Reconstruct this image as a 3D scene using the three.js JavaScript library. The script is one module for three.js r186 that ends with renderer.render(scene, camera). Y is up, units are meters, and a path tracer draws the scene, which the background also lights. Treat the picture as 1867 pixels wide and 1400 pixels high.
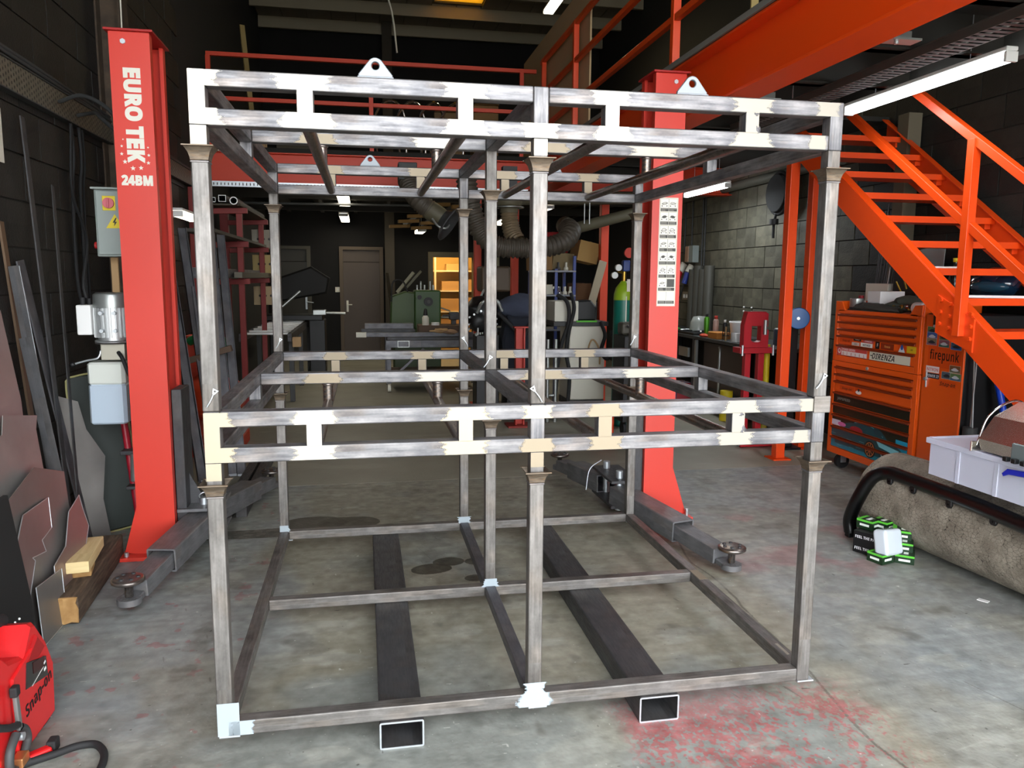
import * as THREE from 'three';
import { RoundedBoxGeometry } from 'three/addons/geometries/RoundedBoxGeometry.js';
import { TextGeometry } from 'three/addons/geometries/TextGeometry.js';
import { FontLoader } from 'three/addons/loaders/FontLoader.js';
import { mergeGeometries, toCreasedNormals } from 'three/addons/utils/BufferGeometryUtils.js';
import { RectAreaLightUniformsLib } from 'three/addons/lights/RectAreaLightUniformsLib.js';

// ---------- camera, sky, exposure ----------
RectAreaLightUniformsLib.init();
const scene = new THREE.Scene();
const camera = new THREE.PerspectiveCamera(52.51, 1867 / 1400, 0.05, 200);
camera.rotation.order = 'YXZ';
camera.position.set(0.4943, 1.5908, 2.4947);
camera.rotation.set(-0.1361, -0.1879, 0.0071);
scene.add(camera);
const renderer = new THREE.WebGLRenderer({ antialias: true });
renderer.toneMapping = THREE.LinearToneMapping;
renderer.toneMappingExposure = 1.3;
renderer.shadowMap.enabled = true;
scene.background = new THREE.Color(0.92, 0.96, 1.0);   // bright overcast sky outside the open shutter
scene.backgroundIntensity = 8.0;
const SUN = new THREE.DirectionalLight(new THREE.Color(1.0, 0.86, 0.66), 4.0);   // sun over the yard, from behind the roof
SUN.position.set(9, 16, -4); SUN.target.position.set(2, 0, 10);
SUN.castShadow = true; SUN.shadow.radius = 1;
Object.assign(SUN.shadow.camera, { left: -20, right: 20, top: 20, bottom: -20, near: 0.5, far: 60 });
scene.add(SUN, SUN.target);

// ---------- helpers ----------
let seed = 12345;
const rnd = (a = 0, b = 1) => { seed = (seed + 0x6d2b79f5) | 0; let t = Math.imul(seed ^ (seed >>> 15), 1 | seed); t = (t + Math.imul(t ^ (t >>> 7), 61 | t)) ^ t; return a + (b - a) * (((t ^ (t >>> 14)) >>> 0) / 4294967296); };
const V = (x, y, z) => new THREE.Vector3(x, y, z);
const PI = Math.PI;
const used = new Map();
const numbered = (n) => { const k = used.get(n) ?? 0; used.set(n, k + 1); return k ? n + '_' + String(k).padStart(3, '0') : n; };
function fix(g) {
  if (g.index) g = g.toNonIndexed();
  for (const k of Object.keys(g.attributes)) if (!['position', 'normal', 'uv'].includes(k)) g.deleteAttribute(k);
  if (!g.attributes.uv) g.setAttribute('uv', new THREE.BufferAttribute(new Float32Array(g.attributes.position.count * 2), 2));
  return g;
}
const merge = (...gs) => mergeGeometries(gs.flat(9).map(fix));
// uv in metres, u along the longest side
function metric(g) {
  g = fix(g); g.computeBoundingBox();
  const s = g.boundingBox.getSize(V()).toArray(), long = s.indexOf(Math.max(...s));
  const p = g.attributes.position, n = g.attributes.normal, uv = g.attributes.uv, c = [0, 0, 0], m = [0, 0, 0];
  for (let i = 0; i < p.count; i += 3) {
    m[0] = m[1] = m[2] = 0;
    for (let k = 0; k < 3; k++) { m[0] += Math.abs(n.getX(i + k)); m[1] += Math.abs(n.getY(i + k)); m[2] += Math.abs(n.getZ(i + k)); }
    const ax = m.indexOf(Math.max(...m));
    let [a, b] = [0, 1, 2].filter((k) => k !== ax);
    if (b === long) [a, b] = [b, a];
    for (let k = 0; k < 3; k++) { c[0] = p.getX(i + k); c[1] = p.getY(i + k); c[2] = p.getZ(i + k); uv.setXY(i + k, c[a] + ax * 0.37, c[b] + ax * 0.21); }
  }
  return g;
}
const box = (w, h, d, x = 0, y = 0, z = 0, r = 0) => metric((r ? new RoundedBoxGeometry(w, h, d, 1, Math.min(r, w / 2.01, h / 2.01, d / 2.01)) : new THREE.BoxGeometry(w, h, d)).translate(x, y, z));
// box given by its corners
const bb = (x0, x1, y0, y1, z0, z1, r = 0) => box(x1 - x0, y1 - y0, z1 - z0, (x0 + x1) / 2, (y0 + y1) / 2, (z0 + z1) / 2, r);
function aim(g, a, b, up = V(0, 1, 0)) {   // geometry built along +z from the origin, turned to run from a to b
  const d = b.clone().sub(a).normalize(); if (Math.abs(d.dot(up)) > 0.999) up = V(0, 0, 1);
  const x = up.clone().cross(d).normalize(), y = d.clone().cross(x);
  return g.applyMatrix4(new THREE.Matrix4().makeBasis(x, y, d).setPosition(a));
}
const A3 = (a) => Array.isArray(a) ? V(...a) : a;
function bar(a, b, w, h = w, r = 0.003, up) { a = A3(a); b = A3(b); const L = a.distanceTo(b); return aim(box(w, h, L, 0, 0, L / 2, r), a, b, up); }
function rod(a, b, r, seg = 12, r2 = r) { a = A3(a); b = A3(b); const L = a.distanceTo(b); return aim(fix(new THREE.CylinderGeometry(r2, r, L, seg).rotateX(PI / 2).translate(0, 0, L / 2)), a, b); }
const pipe = (pts, r, n = 40, rs = 10, closed = false) => fix(new THREE.TubeGeometry(new THREE.CatmullRomCurve3(pts.map(A3), closed, 'catmullrom', 0.5), n, r, rs, closed));
const shape = (pts) => new THREE.Shape(pts.map(([x, y]) => new THREE.Vector2(x, y)));
function ext(pts, depth, { holes = [], bevel = 0, z = 0, curve = 8 } = {}) {
  const s = Array.isArray(pts) ? shape(pts) : pts; for (const h of holes) s.holes.push(h);
  return fix(new THREE.ExtrudeGeometry(s, { depth: depth - 2 * bevel, bevelEnabled: bevel > 0, bevelSize: bevel, bevelThickness: bevel, bevelOffset: -bevel, bevelSegments: 1, curveSegments: curve }).translate(0, 0, z + bevel));
}
const circ = (x, y, r) => { const p = new THREE.Path(); p.absarc(x, y, r, 0, PI * 2, true); return p; };
const lathe = (pts, seg = 20) => fix(new THREE.LatheGeometry(pts.map(([x, y]) => new THREE.Vector2(x, y)), seg));
const ball = (r, x = 0, y = 0, z = 0, seg = 12) => fix(new THREE.SphereGeometry(r, seg, Math.max(6, seg * 0.6 | 0)).translate(x, y, z));
const xf = (g, p = [0, 0, 0], r = [0, 0, 0], s = [1, 1, 1]) => g.applyMatrix4(new THREE.Matrix4().compose(V(...p), new THREE.Quaternion().setFromEuler(new THREE.Euler(...r)), V(...s)));
function hollow(w, h, L, t, r = 0.006) {   // square hollow section along +z, open ends
  const rr = (w, h, r) => { const s = new THREE.Shape(); s.moveTo(-w / 2 + r, -h / 2); s.lineTo(w / 2 - r, -h / 2); s.quadraticCurveTo(w / 2, -h / 2, w / 2, -h / 2 + r); s.lineTo(w / 2, h / 2 - r); s.quadraticCurveTo(w / 2, h / 2, w / 2 - r, h / 2); s.lineTo(-w / 2 + r, h / 2); s.quadraticCurveTo(-w / 2, h / 2, -w / 2, h / 2 - r); s.lineTo(-w / 2, -h / 2 + r); s.quadraticCurveTo(-w / 2, -h / 2, -w / 2 + r, -h / 2); return s; };
  const o = rr(w, h, r); o.holes.push(rr(w - 2 * t, h - 2 * t, Math.max(0.001, r - t)));
  return metric(ext(o, L, { curve: 3 }));
}
function ribbed(pts, r, n, rs = 14, pitch = 0.035, amp = 0.09) {   // flexible duct: a tube whose radius swells at every rib
  const curve = new THREE.CatmullRomCurve3(pts.map(A3)), L = curve.getLength(), N = n ?? Math.round(L / pitch * 4), g = new THREE.TubeGeometry(curve, N, r, rs), p = g.attributes.position;
  for (let i = 0; i <= N; i++) { const c = curve.getPointAt(i / N), k = 1 + amp * ((i % 4) === 0 ? 1 : (i % 4) === 2 ? -1 : 0); for (let j = 0; j <= rs; j++) { const q = i * (rs + 1) + j, v = V().fromBufferAttribute(p, q).sub(c).multiplyScalar(k).add(c); p.setXYZ(q, v.x, v.y, v.z); } }
  g.computeVertexNormals(); return fix(g);
}
function blob(rx, ry, rz, amp, seedv, seg = 18) {   // lumpy rounded heap
  const g = new THREE.SphereGeometry(1, seg, seg * 0.7 | 0), p = g.attributes.position;
  for (let i = 0; i < p.count; i++) { const x = p.getX(i), y = p.getY(i), z = p.getZ(i), k = 1 + amp * (vn(x * 2.3 + seedv, y * 2.3 + 5, z * 2.3) - 0.5) * 2; p.setXYZ(i, x * rx * k, y * ry * k, z * rz * k); }
  g.computeVertexNormals(); return fix(g);
}
function mesh(parent, name, geo, mat) {
  const m = new THREE.Mesh(geo, mat); m.name = parent === scene ? numbered(name) : name; m.castShadow = m.receiveShadow = true; parent.add(m); return m;
}
function thing(name, label, category, group) {
  const o = new THREE.Group(); o.name = numbered(name); o.userData = { label, category }; if (group) o.userData.group = group; scene.add(o); return o;
}
function single(name, label, category, geo, mat, group) { const m = mesh(scene, name, geo, mat); m.userData = { label, category }; if (group) m.userData.group = group; return m; }
function struct(name, geo, mat) { const m = mesh(scene, name, geo, mat); m.userData = { kind: 'structure' }; return m; }
// noise
const hash = (x, y, z) => { let h = Math.imul(x, 374761393) ^ Math.imul(y, 668265263) ^ Math.imul(z, 1274126177); h = Math.imul(h ^ (h >>> 13), 1274126177); return ((h ^ (h >>> 16)) >>> 0) / 4294967296; };
function vn(x, y, z = 0) {
  const X = Math.floor(x), Y = Math.floor(y), Z = Math.floor(z); let u = x - X, v = y - Y, w = z - Z; u = u * u * (3 - 2 * u); v = v * v * (3 - 2 * v); w = w * w * (3 - 2 * w);
  const l = (a, b, t) => a + (b - a) * t;
  return l(l(l(hash(X, Y, Z), hash(X + 1, Y, Z), u), l(hash(X, Y + 1, Z), hash(X + 1, Y + 1, Z), u), v), l(l(hash(X, Y, Z + 1), hash(X + 1, Y, Z + 1), u), l(hash(X, Y + 1, Z + 1), hash(X + 1, Y + 1, Z + 1), u), v), w);
}
function v2(x, y, s) {
  const X = Math.floor(x), Y = Math.floor(y); let u = x - X, v = y - Y; u = u * u * (3 - 2 * u); v = v * v * (3 - 2 * v);
  const a = hash(X, Y, s), b = hash(X + 1, Y, s), c = hash(X, Y + 1, s), d = hash(X + 1, Y + 1, s);
  return a + (b - a) * u + (c - a) * v + (a - b - c + d) * u * v;
}
const fbm = (x, y, s, o = 4) => { let t = 0, a = 0.5, n = 0; for (let i = 0; i < o; i++) { t += a * v2(x, y, s + i); n += a; a *= 0.5; x *= 2.03; y *= 2.03; } return t / n; };
const wrapf = (f, w) => (x, y) => { const k = x / w, t = k * k * (3 - 2 * k); return t < 0.8 ? f(x, y) : f(x, y) * (1 - (t - 0.8) * 5) + f(x - w, y) * (t - 0.8) * 5; };
function tex(w, h, fn, { lin = false, rep = [1, 1], clamp = false } = {}) {
  const d = new Uint8Array(w * h * 4);
  for (let y = 0; y < h; y++) for (let x = 0; x < w; x++) { const c = fn(x, y), i = (y * w + x) * 4; if (typeof c === 'number') d[i] = d[i + 1] = d[i + 2] = c; else { d[i] = c[0]; d[i + 1] = c[1]; d[i + 2] = c[2]; } d[i + 3] = 255; }
  const t = new THREE.DataTexture(d, w, h); t.magFilter = THREE.LinearFilter; t.minFilter = THREE.LinearMipmapLinearFilter; t.generateMipmaps = true;
  if (!clamp) t.wrapS = t.wrapT = THREE.RepeatWrapping; if (!lin) t.colorSpace = THREE.SRGBColorSpace; t.repeat.set(...rep); t.needsUpdate = true; return t;
}
function canvasTex(w, h, draw) {
  const c = document.createElement('canvas'); c.width = w; c.height = h; const x = c.getContext('2d'); draw(x, w, h);
  const t = new THREE.CanvasTexture(c); t.colorSpace = THREE.SRGBColorSpace; return t;
}
const mat = (color, rough = 0.6, metal = 0, more = {}) => new THREE.MeshPhysicalMaterial({ color, roughness: rough, metalness: metal, ...more });
const clampf = THREE.MathUtils.clamp, sstep = THREE.MathUtils.smoothstep, mix3 = (a, b, t) => [a[0] + (b[0] - a[0]) * t, a[1] + (b[1] - a[1]) * t, a[2] + (b[2] - a[2]) * t];
const font = await new FontLoader().loadAsync('fonts/droid/droid_sans_bold.typeface.json');
function text(s, size, depth = 0.0008, fat = 0) { const g = new TextGeometry(s, { font, size, depth, curveSegments: 4, bevelEnabled: fat > 0, bevelSize: fat, bevelThickness: 0.0002, bevelSegments: 1 }); g.computeBoundingBox(); const b = g.boundingBox; g.translate(-(b.min.x + b.max.x) / 2, -(b.min.y + b.max.y) / 2, 0); return fix(g); }
// flat printed sticker facing local +z
const decal = (w, h, t, rough = 0.45) => [fix(new THREE.PlaneGeometry(w, h)), new THREE.MeshPhysicalMaterial({ map: t, roughness: rough })];

// ---------- materials ----------
const steelTex = (s, lo, hi, warm, grain = 0.45) => tex(512, 128, (x, y) => {
  const st = fbm(x / 60, y / 3, s, 3), bl = fbm(x / 40, y / 30, s + 9, 4), fine = v2(x / 3, y / 1.4, s + 30);
  let t = clampf(0.5 + (st - 0.5) * grain + (bl - 0.5) * 1.0 + (fine - 0.5) * 0.12, 0, 1);
  const c = mix3(lo, hi, t), w = sstep(fbm(x / 70 + 5, y / 40, s + 20, 3), 0.5, 0.75);
  return mix3(c, [c[0] * warm[0], c[1] * warm[1], c[2] * warm[2]], w);
}, { rep: [1, 4] });
const roughTex = tex(256, 256, (x, y) => 120 + 90 * fbm(x / 20, y / 5, 77, 4), { lin: true, rep: [2, 4] });
const steel = (lo, hi, warm, rough, metal, s, grain) => new THREE.MeshPhysicalMaterial({ map: steelTex(s, lo, hi, warm, grain), roughness: rough, roughnessMap: roughTex, metalness: metal });
const M = {
  rail: steel([84, 84, 88], [148, 146, 146], [1.03, 0.99, 0.95], 0.8, 0.65, 3, 0.8),
  post: steel([86, 83, 80], [146, 142, 138], [1.015, 0.99, 0.965], 0.8, 0.62, 14, 0.6),
  pipe: steel([90, 84, 80], [160, 152, 146], [1.1, 0.98, 0.86], 0.5, 0.85, 25),
  dark: steel([58, 58, 60], [90, 90, 92], [1.03, 1, 0.97], 0.85, 0.5, 36, 0.15),
  scale: steel([78, 78, 82], [118, 118, 122], [1.03, 1, 0.97], 0.8, 0.55, 47, 0.2),
  bright: mat('#b4aea1', 0.5, 0.75), warmMetal: mat('#ada38e', 0.5, 0.7), pale: mat('#9f9a8f', 0.55, 0.65), arm: steel([92, 92, 94], [136, 136, 138], [1.03, 1, 0.97], 0.8, 0.45, 69, 0.2),
  cream: mat('#968a76', 0.55, 0.55), cupSteel: steel([84, 74, 64], [134, 120, 104], [1.05, 0.98, 0.9], 0.75, 0.6, 58, 0.2),
  primer: mat('#9aa5ab', 0.7, 0.0),
  zinc: mat('#ccd2d6', 0.4, 0.8), lug: mat('#868b90', 0.5, 0.6),
  chrome: mat('#e6e6e6', 0.12, 1),
  red: mat('#cf3525', 0.42, 0, { clearcoat: 0.12, clearcoatRoughness: 0.35 }),
  redDark: mat('#a51d1c', 0.45),
  orange: mat('#e8480a', 0.4, 0, { clearcoat: 0.25, clearcoatRoughness: 0.35 }),
  toolOrange: mat('#ec5a12', 0.3, 0, { clearcoat: 0.5, clearcoatRoughness: 0.2 }),
  beamRed: mat('#cc3a14', 0.5),
  black: mat('#0d0d0e', 0.5), blackGloss: mat('#070708', 0.18, 0, { clearcoat: 0.6 }), blackMatt: mat('#141413', 0.9),
  rubber: mat('#1b1b1c', 0.75), white: mat('#e8e8e6', 0.5), whiteWarm: mat('#d9d5c6', 0.6), grey: mat('#8b9490', 0.5), greyDark: mat('#3c3d3d', 0.6),
  cap: mat('#c4c2b4', 0.4), green: mat('#2f4a22', 0.45), greenBright: mat('#57b32a', 0.5), teal: mat('#0c6a5a', 0.4), yellow: mat('#d9c21c', 0.5), blue: mat('#12508c', 0.4), blueBright: mat('#1146d0', 0.35),
  brown: mat('#5a4636', 0.7), tan: mat('#b08f66', 0.8), card: mat('#8d6a44', 0.85), cloth: mat('#3b4152', 0.95), brass: mat('#c19a45', 0.35, 0.9), lid: mat('#a7aba8', 0.35, 0.7),
};

// ---------- the room ----------
const XL = -1.3, XR = 5.2, ZB = -13.2, ZF = 3.2, YR = 6.3, PITCH = 0.247, BL = 0.494;
{
  // floor: bare and painted concrete; colours are paint, wear, stains and dust
  const NW = 2048, NH = 2048, x0 = -1.5, x1 = 5.5, zs = -3.5, z1 = 3.4;
  const near = tex(NW, NH, (px, py) => {
    const x = x0 + (px / NW) * (x1 - x0), z = z1 - (py / NH) * (z1 - zs);   // v runs towards the back
    const big = fbm(x * 0.8, z * 0.8, 1, 4), mid = fbm(x * 3.1, z * 3.1, 11, 4), fine = fbm(x * 22, z * 22, 21, 3), wob = (fbm(x * 2, z * 2, 31, 3) - 0.5);
    let c = mix3([132, 128, 112], [158, 154, 138], clampf(0.5 + (big - 0.5) * 1.2 + (mid - 0.5) * 0.8, 0, 1));
    const greyZone = Math.max(sstep(x + wob * 0.5, 2.32, 2.5), 1 - sstep(x + wob * 0.9, -0.15, 0.1));
    c = mix3(c, mix3([128, 130, 126], [152, 155, 152], mid), greyZone * (0.55 + 0.45 * sstep(mid, 0.35, 0.6)));
    const blue = sstep(fbm(x * 1.1 + 7, z * 1.1, 41, 4), 0.55, 0.7); c = mix3(c, [122, 132, 136], blue * 0.5);
    // screed strip along the bay joint
    const sj = x - 2.36 - wob * 0.12 + (z + 0.5) * 0.06, strip = Math.exp(-((sj / 0.09) ** 2)); c = mix3(c, [152, 144, 126], strip * 0.7 * sstep(mid, 0.3, 0.55));
    if (Math.abs(sj + 0.1) < 0.006) c = mix3(c, [92, 88, 78], 0.7);
    // worn red line paint
    const redA = sstep(z, -0.3, 0.1) * sstep(x + wob * 0.6, 1.35, 1.6) * (1 - sstep(x + wob * 0.5, 2.2, 2.4));
    const redB = (1 - sstep(Math.hypot((x - 3.1) / 0.85, (z + 1.7) / 1.0) + wob, 0.5, 1.0));
    const rp = fbm(x * 3.4 + 3, z * 3.4, 51, 6), rs = fbm(x * 85, z * 64, 61, 4);
    const redm = clampf(redA * sstep(rp + (rs - 0.5) * 1.25, 0.5, 0.6), 0, 1) * (0.55 + 0.35 * sstep(v2(x * 130, z * 130, 63), 0.25, 0.6)) + redB * sstep(rp, 0.5, 0.66) * 0.3;
    c = mix3(c, mix3([166, 78, 80], [176, 104, 102], rs), clampf(redm, 0, 0.9));
    const fleck = sstep(fbm(x * 14 + 40, z * 14, 71, 4), 0.715, 0.75) * (1 - sstep(x, -0.1, 0.1)); c = mix3(c, [152, 96, 96], fleck * 0.5);
    const st = sstep(fbm(x * 4.5 + 9, z * 4.5, 81, 4), 0.66, 0.75); c = mix3(c, [96, 94, 86], st * 0.4);
    const pale = sstep(fbm(x * 3.3 + 90, z * 6, 91, 5), 0.62, 0.72); c = mix3(c, [164, 164, 154], pale * 0.55);
    const sc = sstep(v2(x * 6 + z * 26, z * 3 - x * 2, 99), 0.965, 0.985); c = mix3(c, [176, 174, 164], sc * 0.35);
    const brush = fbm(x * 3 + wob * 3, z * 34, 121, 3) - 0.5; c = mix3(c, brush > 0 ? [170, 168, 158] : [86, 84, 76], Math.abs(brush) * 0.45);
    const sc2 = sstep(v2(x * 31 - z * 9, z * 4 + x * 5, 131), 0.97, 0.99); c = mix3(c, [72, 70, 64], sc2 * 0.4);
    if (v2(x * 60, z * 60, 101) > 0.975) c = mix3(c, [205, 203, 196], 0.7);
    if (v2(x * 38, z * 38, 111) > 0.985) c = mix3(c, [58, 56, 50], 0.6);
    for (const [ox, oz, r] of [[0.82, -1.62, 0.075], [0.93, -1.72, 0.06], [1.12, -1.7, 0.06], [0.15, -2.55, 0.11], [0.38, -2.52, 0.11], [1.05, -1.45, 0.04]]) { const q = Math.hypot((x - ox) / 1.4, z - oz) + wob * 0.12; if (q < r) c = mix3(c, [58, 54, 44], 0.8); }
    if (x > -0.62 && x < -0.05 && z > -2.47 + wob * 0.05 && z < -2.3 + wob * 0.05) c = mix3(c, v2(x * 40, z * 40, 141) > 0.5 ? [66, 62, 54] : [88, 82, 72], 0.75);
    const f = (fine - 0.5) * 40; return [clampf(c[0] + f, 0, 255), clampf(c[1] + f, 0, 255), clampf(c[2] + f, 0, 255)];
  }, { clamp: true });
  const far = tex(768, 1024, (px, py) => {
    const x = px / 110, z = py / 110, big = fbm(x, z, 5, 4), mid = fbm(x * 4, z * 4, 15, 4);
    let c = mix3([132, 128, 112], [158, 154, 138], clampf(0.5 + (big - 0.5) * 1.4 + (mid - 0.5) * 0.6, 0, 1));
    const st = sstep(fbm(x * 2 + 9, z * 6, 85, 4), 0.62, 0.7); c = mix3(c, [170, 166, 152], st * 0.3); return c;
  }, { clamp: true });
  const fr = tex(512, 512, (x, y) => 150 + 80 * fbm(x / 40, y / 40, 7, 5), { lin: true });
  const fb = tex(512, 512, (x, y) => 255 * fbm(x / 6, y / 6, 8, 4), { lin: true, rep: [7, 7] });
  const slab = (nm, xa, xb, za, zb, m) => {
    const g = new THREE.BoxGeometry(xb - xa, 0.2, zb - za).translate((xa + xb) / 2, -0.1, (za + zb) / 2), p = g.attributes.position, uv = g.attributes.uv;
    for (let i = 0; i < p.count; i++) uv.setXY(i, (p.getX(i) - xa) / (xb - xa), (zb - p.getZ(i)) / (zb - za));
    return struct(nm, fix(g), m);
  };
  slab('floor', x0, x1, zs + 0.004, z1, new THREE.MeshPhysicalMaterial({ map: near, roughness: 0.72, roughnessMap: fr, bumpMap: fb, bumpScale: 0.0012 }));
  slab('floor', x0, x1, ZB - 0.3, zs - 0.004, new THREE.MeshPhysicalMaterial({ map: far, roughness: 0.7, roughnessMap: fr, bumpMap: fb, bumpScale: 0.0012 }));
  struct('floor_yard', bb(-20, 24, -0.22, -0.03, z1, 30), mat('#a09c92', 0.9));
  // walls of painted blockwork: each block proud of its joints
  const wallTex = (s, lo, hi) => tex(256, 256, (x, y) => mix3(lo, hi, clampf(0.5 + (fbm(x / 30, y / 30, s, 5) - 0.5) * 2, 0, 1)), { rep: [1, 1] });
  const wbump = tex(256, 256, (x, y) => 255 * fbm(x / 4, y / 4, 18, 4), { lin: true, rep: [2, 2] });
  const wm = (s, lo, hi) => new THREE.MeshPhysicalMaterial({ map: wallTex(s, lo, hi), roughness: 0.62, bumpMap: wbump, bumpScale: 0.002 });
  const mL = [wm(1, [26, 25, 23], [40, 38, 34]), wm(2, [30, 29, 26], [46, 43, 39]), wm(3, [23, 22, 21], [36, 35, 32])];
  const mR = [wm(4, [74, 72, 60], [98, 95, 80]), wm(5, [78, 76, 63], [104, 100, 85]), wm(6, [70, 68, 57], [92, 89, 76])];
  const joint = mat('#2b2925', 0.9), jointR = mat('#24221e', 0.9), darkWall = mat('#100f0e', 0.9);
  const wl = struct('wall_left', bb(XL - 0.3, XL - 0.012, 0, YR, ZB - 0.3, ZF + 0.3), joint);
  const wr = struct('wall_right', bb(XR + 0.012, XR + 0.3, 0, YR, ZB - 0.3, ZF + 0.3), jointR);
  const blockG = metric(new THREE.BoxGeometry(0.06, PITCH - 0.011, BL - 0.011));
  const course = (wall, x, zA, zB, r0, r1, ms) => {
    for (let r = r0; r < r1; r++) for (let z = zA + (r % 2 ? BL / 2 : 0); z < zB; z += BL) {
      const b = mesh(wall, 'block', blockG, ms[(rnd() * ms.length) | 0]); b.position.set(x + rnd(-0.0025, 0.0025), (r + 0.5) * PITCH, z + BL / 2);
    }
  };
  course(wl, XL - 0.03, -6.2, 0.65, 0, 20, mL);
  course(wr, XR + 0.03, -9.4, -4.7, 1, 14, mR); course(wr, XR + 0.03, -4.7 + 0.246, -1.0, 0, 14, mL);
  // back wall with its openings, front wall with the shutter opening
  const lobbyX0 = 1.86, lobbyX1 = 2.66, lobbyH = 1.98;
  struct('wall_back', merge(bb(XL - 0.3, lobbyX0, 0, YR, ZB - 0.2, ZB), bb(lobbyX1, XR + 0.3, 0, YR, ZB - 0.2, ZB), bb(lobbyX0, lobbyX1, lobbyH, YR, ZB - 0.2, ZB)), darkWall);
  struct('wall_front', merge(bb(XL - 0.3, -1.15, 0, YR, ZF, ZF + 0.25), bb(5.0, XR + 0.3, 0, YR, ZF, ZF + 0.25), bb(-1.15, 5.0, 4.3, YR, ZF, ZF + 0.25)), mat('#3b3833', 0.9));
  // roof of ribbed sheets on purlins
  const sx0 = 1.78, sx1 = 2.62, sz0 = -11.75, sz1 = -10.3;
  const roof = struct('ceiling', merge(bb(XL - 0.3, sx0, YR, YR + 0.1, ZB - 0.3, ZF + 0.3), bb(sx1, XR + 0.3, YR, YR + 0.1, ZB - 0.3, ZF + 0.3), bb(sx0, sx1, YR, YR + 0.1, ZB - 0.3, sz0), bb(sx0, sx1, YR, YR + 0.1, sz1, ZF + 0.3)), mat('#6a6456', 0.9));
  const sky1 = struct('window_1', bb(sx0, sx1, YR + 0.03, YR + 0.036, sz0, sz1), new THREE.MeshPhysicalMaterial({ color: '#d9b54a', roughness: 0.9, transmission: 0.5, thickness: 0 })); sky1.userData.label = 'yellowed translucent roof light';
  const rib = metric(new THREE.BoxGeometry(0.42, 0.03, 5.6)), sheetM = mat('#8a8272', 0.85), purG = bb(XL, XR, -0.2, 0, -0.03, 0.03, 0.005), purM = mat('#8c836e', 0.7);
  for (let i = 0; i < 15; i++) { const s = mesh(roof, 'roof_sheet', rib, sheetM); s.position.set(XL + 0.22 + i * 0.435, YR - 0.02, -10.4); if (i > 6 && i < 9) { s.scale.z = 0.24; s.position.z = -12.5; } }
  for (let i = 0; i < 6; i++) { const s = mesh(roof, 'purlin', purG, purM); s.position.set(0, YR - 0.035, -13.0 + i * 1.15); }
  // steel stanchions of the building
  const hsec = (x, z, y1, name, label, m) => single(name, label, 'column', merge(bb(x - 0.09, x + 0.09, 0, y1, z - 0.075, z - 0.062), bb(x - 0.09, x + 0.09, 0, y1, z + 0.062, z + 0.075), bb(x - 0.006, x + 0.006, 0, y1, z - 0.062, z + 0.062)), m);
  const rust = new THREE.MeshPhysicalMaterial({ map: tex(128, 256, (x, y) => mix3([44, 36, 28], [86, 70, 54], fbm(x / 14, y / 20, 31, 5)), { rep: [2, 1] }), roughness: 0.8 });
  single('steel_stanchion', 'brown painted steel building column against the black left wall', 'column', merge(bb(XL, XL + 0.012, 0, YR, -3.82, -3.62), bb(XL + 0.012, XL + 0.15, 0, YR, -3.725, -3.715), bb(XL + 0.15, XL + 0.165, 0, YR, -3.82, -3.62)), rust);
  hsec(1.0, -12.9, YR, 'steel_stanchion', 'dark steel building column rising behind the mezzanine to the roof', mat('#3a342a', 0.8));
  single('steel_stanchion', 'pale timber-boxed column behind the orange stair treads', 'column', bb(5.06, 5.19, 0, 3.0, -3.74, -3.6, 0.004), mat('#5e5645', 0.8));
  // doors in the back wall
  const doorM = mat('#4a3f36', 0.6), frameM = mat('#54483a', 0.7);
  const door = (nm, x0, x1, m, fm, label) => {
    const d = struct(nm, bb(x0 + 0.05, x1 - 0.05, 0.01, 1.86, ZB, ZB + 0.045, 0.003), m); d.userData.label = label;
    mesh(d, 'door_frame', merge(bb(x0 - 0.02, x0 + 0.05, 0, 2.16, ZB, ZB + 0.09), bb(x1 - 0.05, x1 + 0.02, 0, 2.16, ZB, ZB + 0.09), bb(x0 + 0.05, x1 - 0.05, 2.1, 2.16, ZB, ZB + 0.09)), fm);
    mesh(d, 'over_panel', bb(x0 + 0.05, x1 - 0.05, 1.87, 2.1, ZB, ZB + 0.035), m); return d;
  };
  const d1 = door('door_1', 0.06, 0.86, doorM, frameM, 'brown door with a pale handle plate in the dark back wall');
  mesh(d1, 'handle', merge(bb(0.16, 0.2, 0.9, 1.12, ZB + 0.045, ZB + 0.055, 0.003), rod([0.18, 1.04, ZB + 0.05], [0.18, 1.04, ZB + 0.11], 0.009), rod([0.18, 1.04, ZB + 0.1], [0.27, 1.04, ZB + 0.1], 0.009)), M.whiteWarm);
  const d2 = door('door_2', -1.12, -0.52, mat('#35332c', 0.6), mat('#4a473d', 0.7), 'grey door beside the steel rack');
  mesh(d2, 'handle', merge(bb(-0.62, -0.58, 0.95, 1.4, ZB + 0.045, ZB + 0.055, 0.003), rod([-0.6, 1.1, ZB + 0.05], [-0.6, 1.1, ZB + 0.12], 0.01), rod([-0.6, 1.1, ZB + 0.11], [-0.46, 1.08, ZB + 0.11], 0.01)), M.zinc);
  const bt = struct('trim_1', bb(0.92, 1.04, 0, 2.2, ZB, ZB + 0.12, 0.004), mat('#5d4526', 0.75)); bt.userData.label = 'brown timber post beside the back door';
  const lob = struct('door_3', merge(bb(lobbyX0 - 0.1, lobbyX0, 0, lobbyH + 0.1, ZB, ZB + 0.06), bb(lobbyX1, lobbyX1 + 0.1, 0, lobbyH + 0.1, ZB, ZB + 0.06), bb(lobbyX0, lobbyX1, lobbyH, lobbyH + 0.1, ZB, ZB + 0.06)), mat('#57503f', 0.7)); lob.userData.label = 'open doorway to the lit store room';
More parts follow.
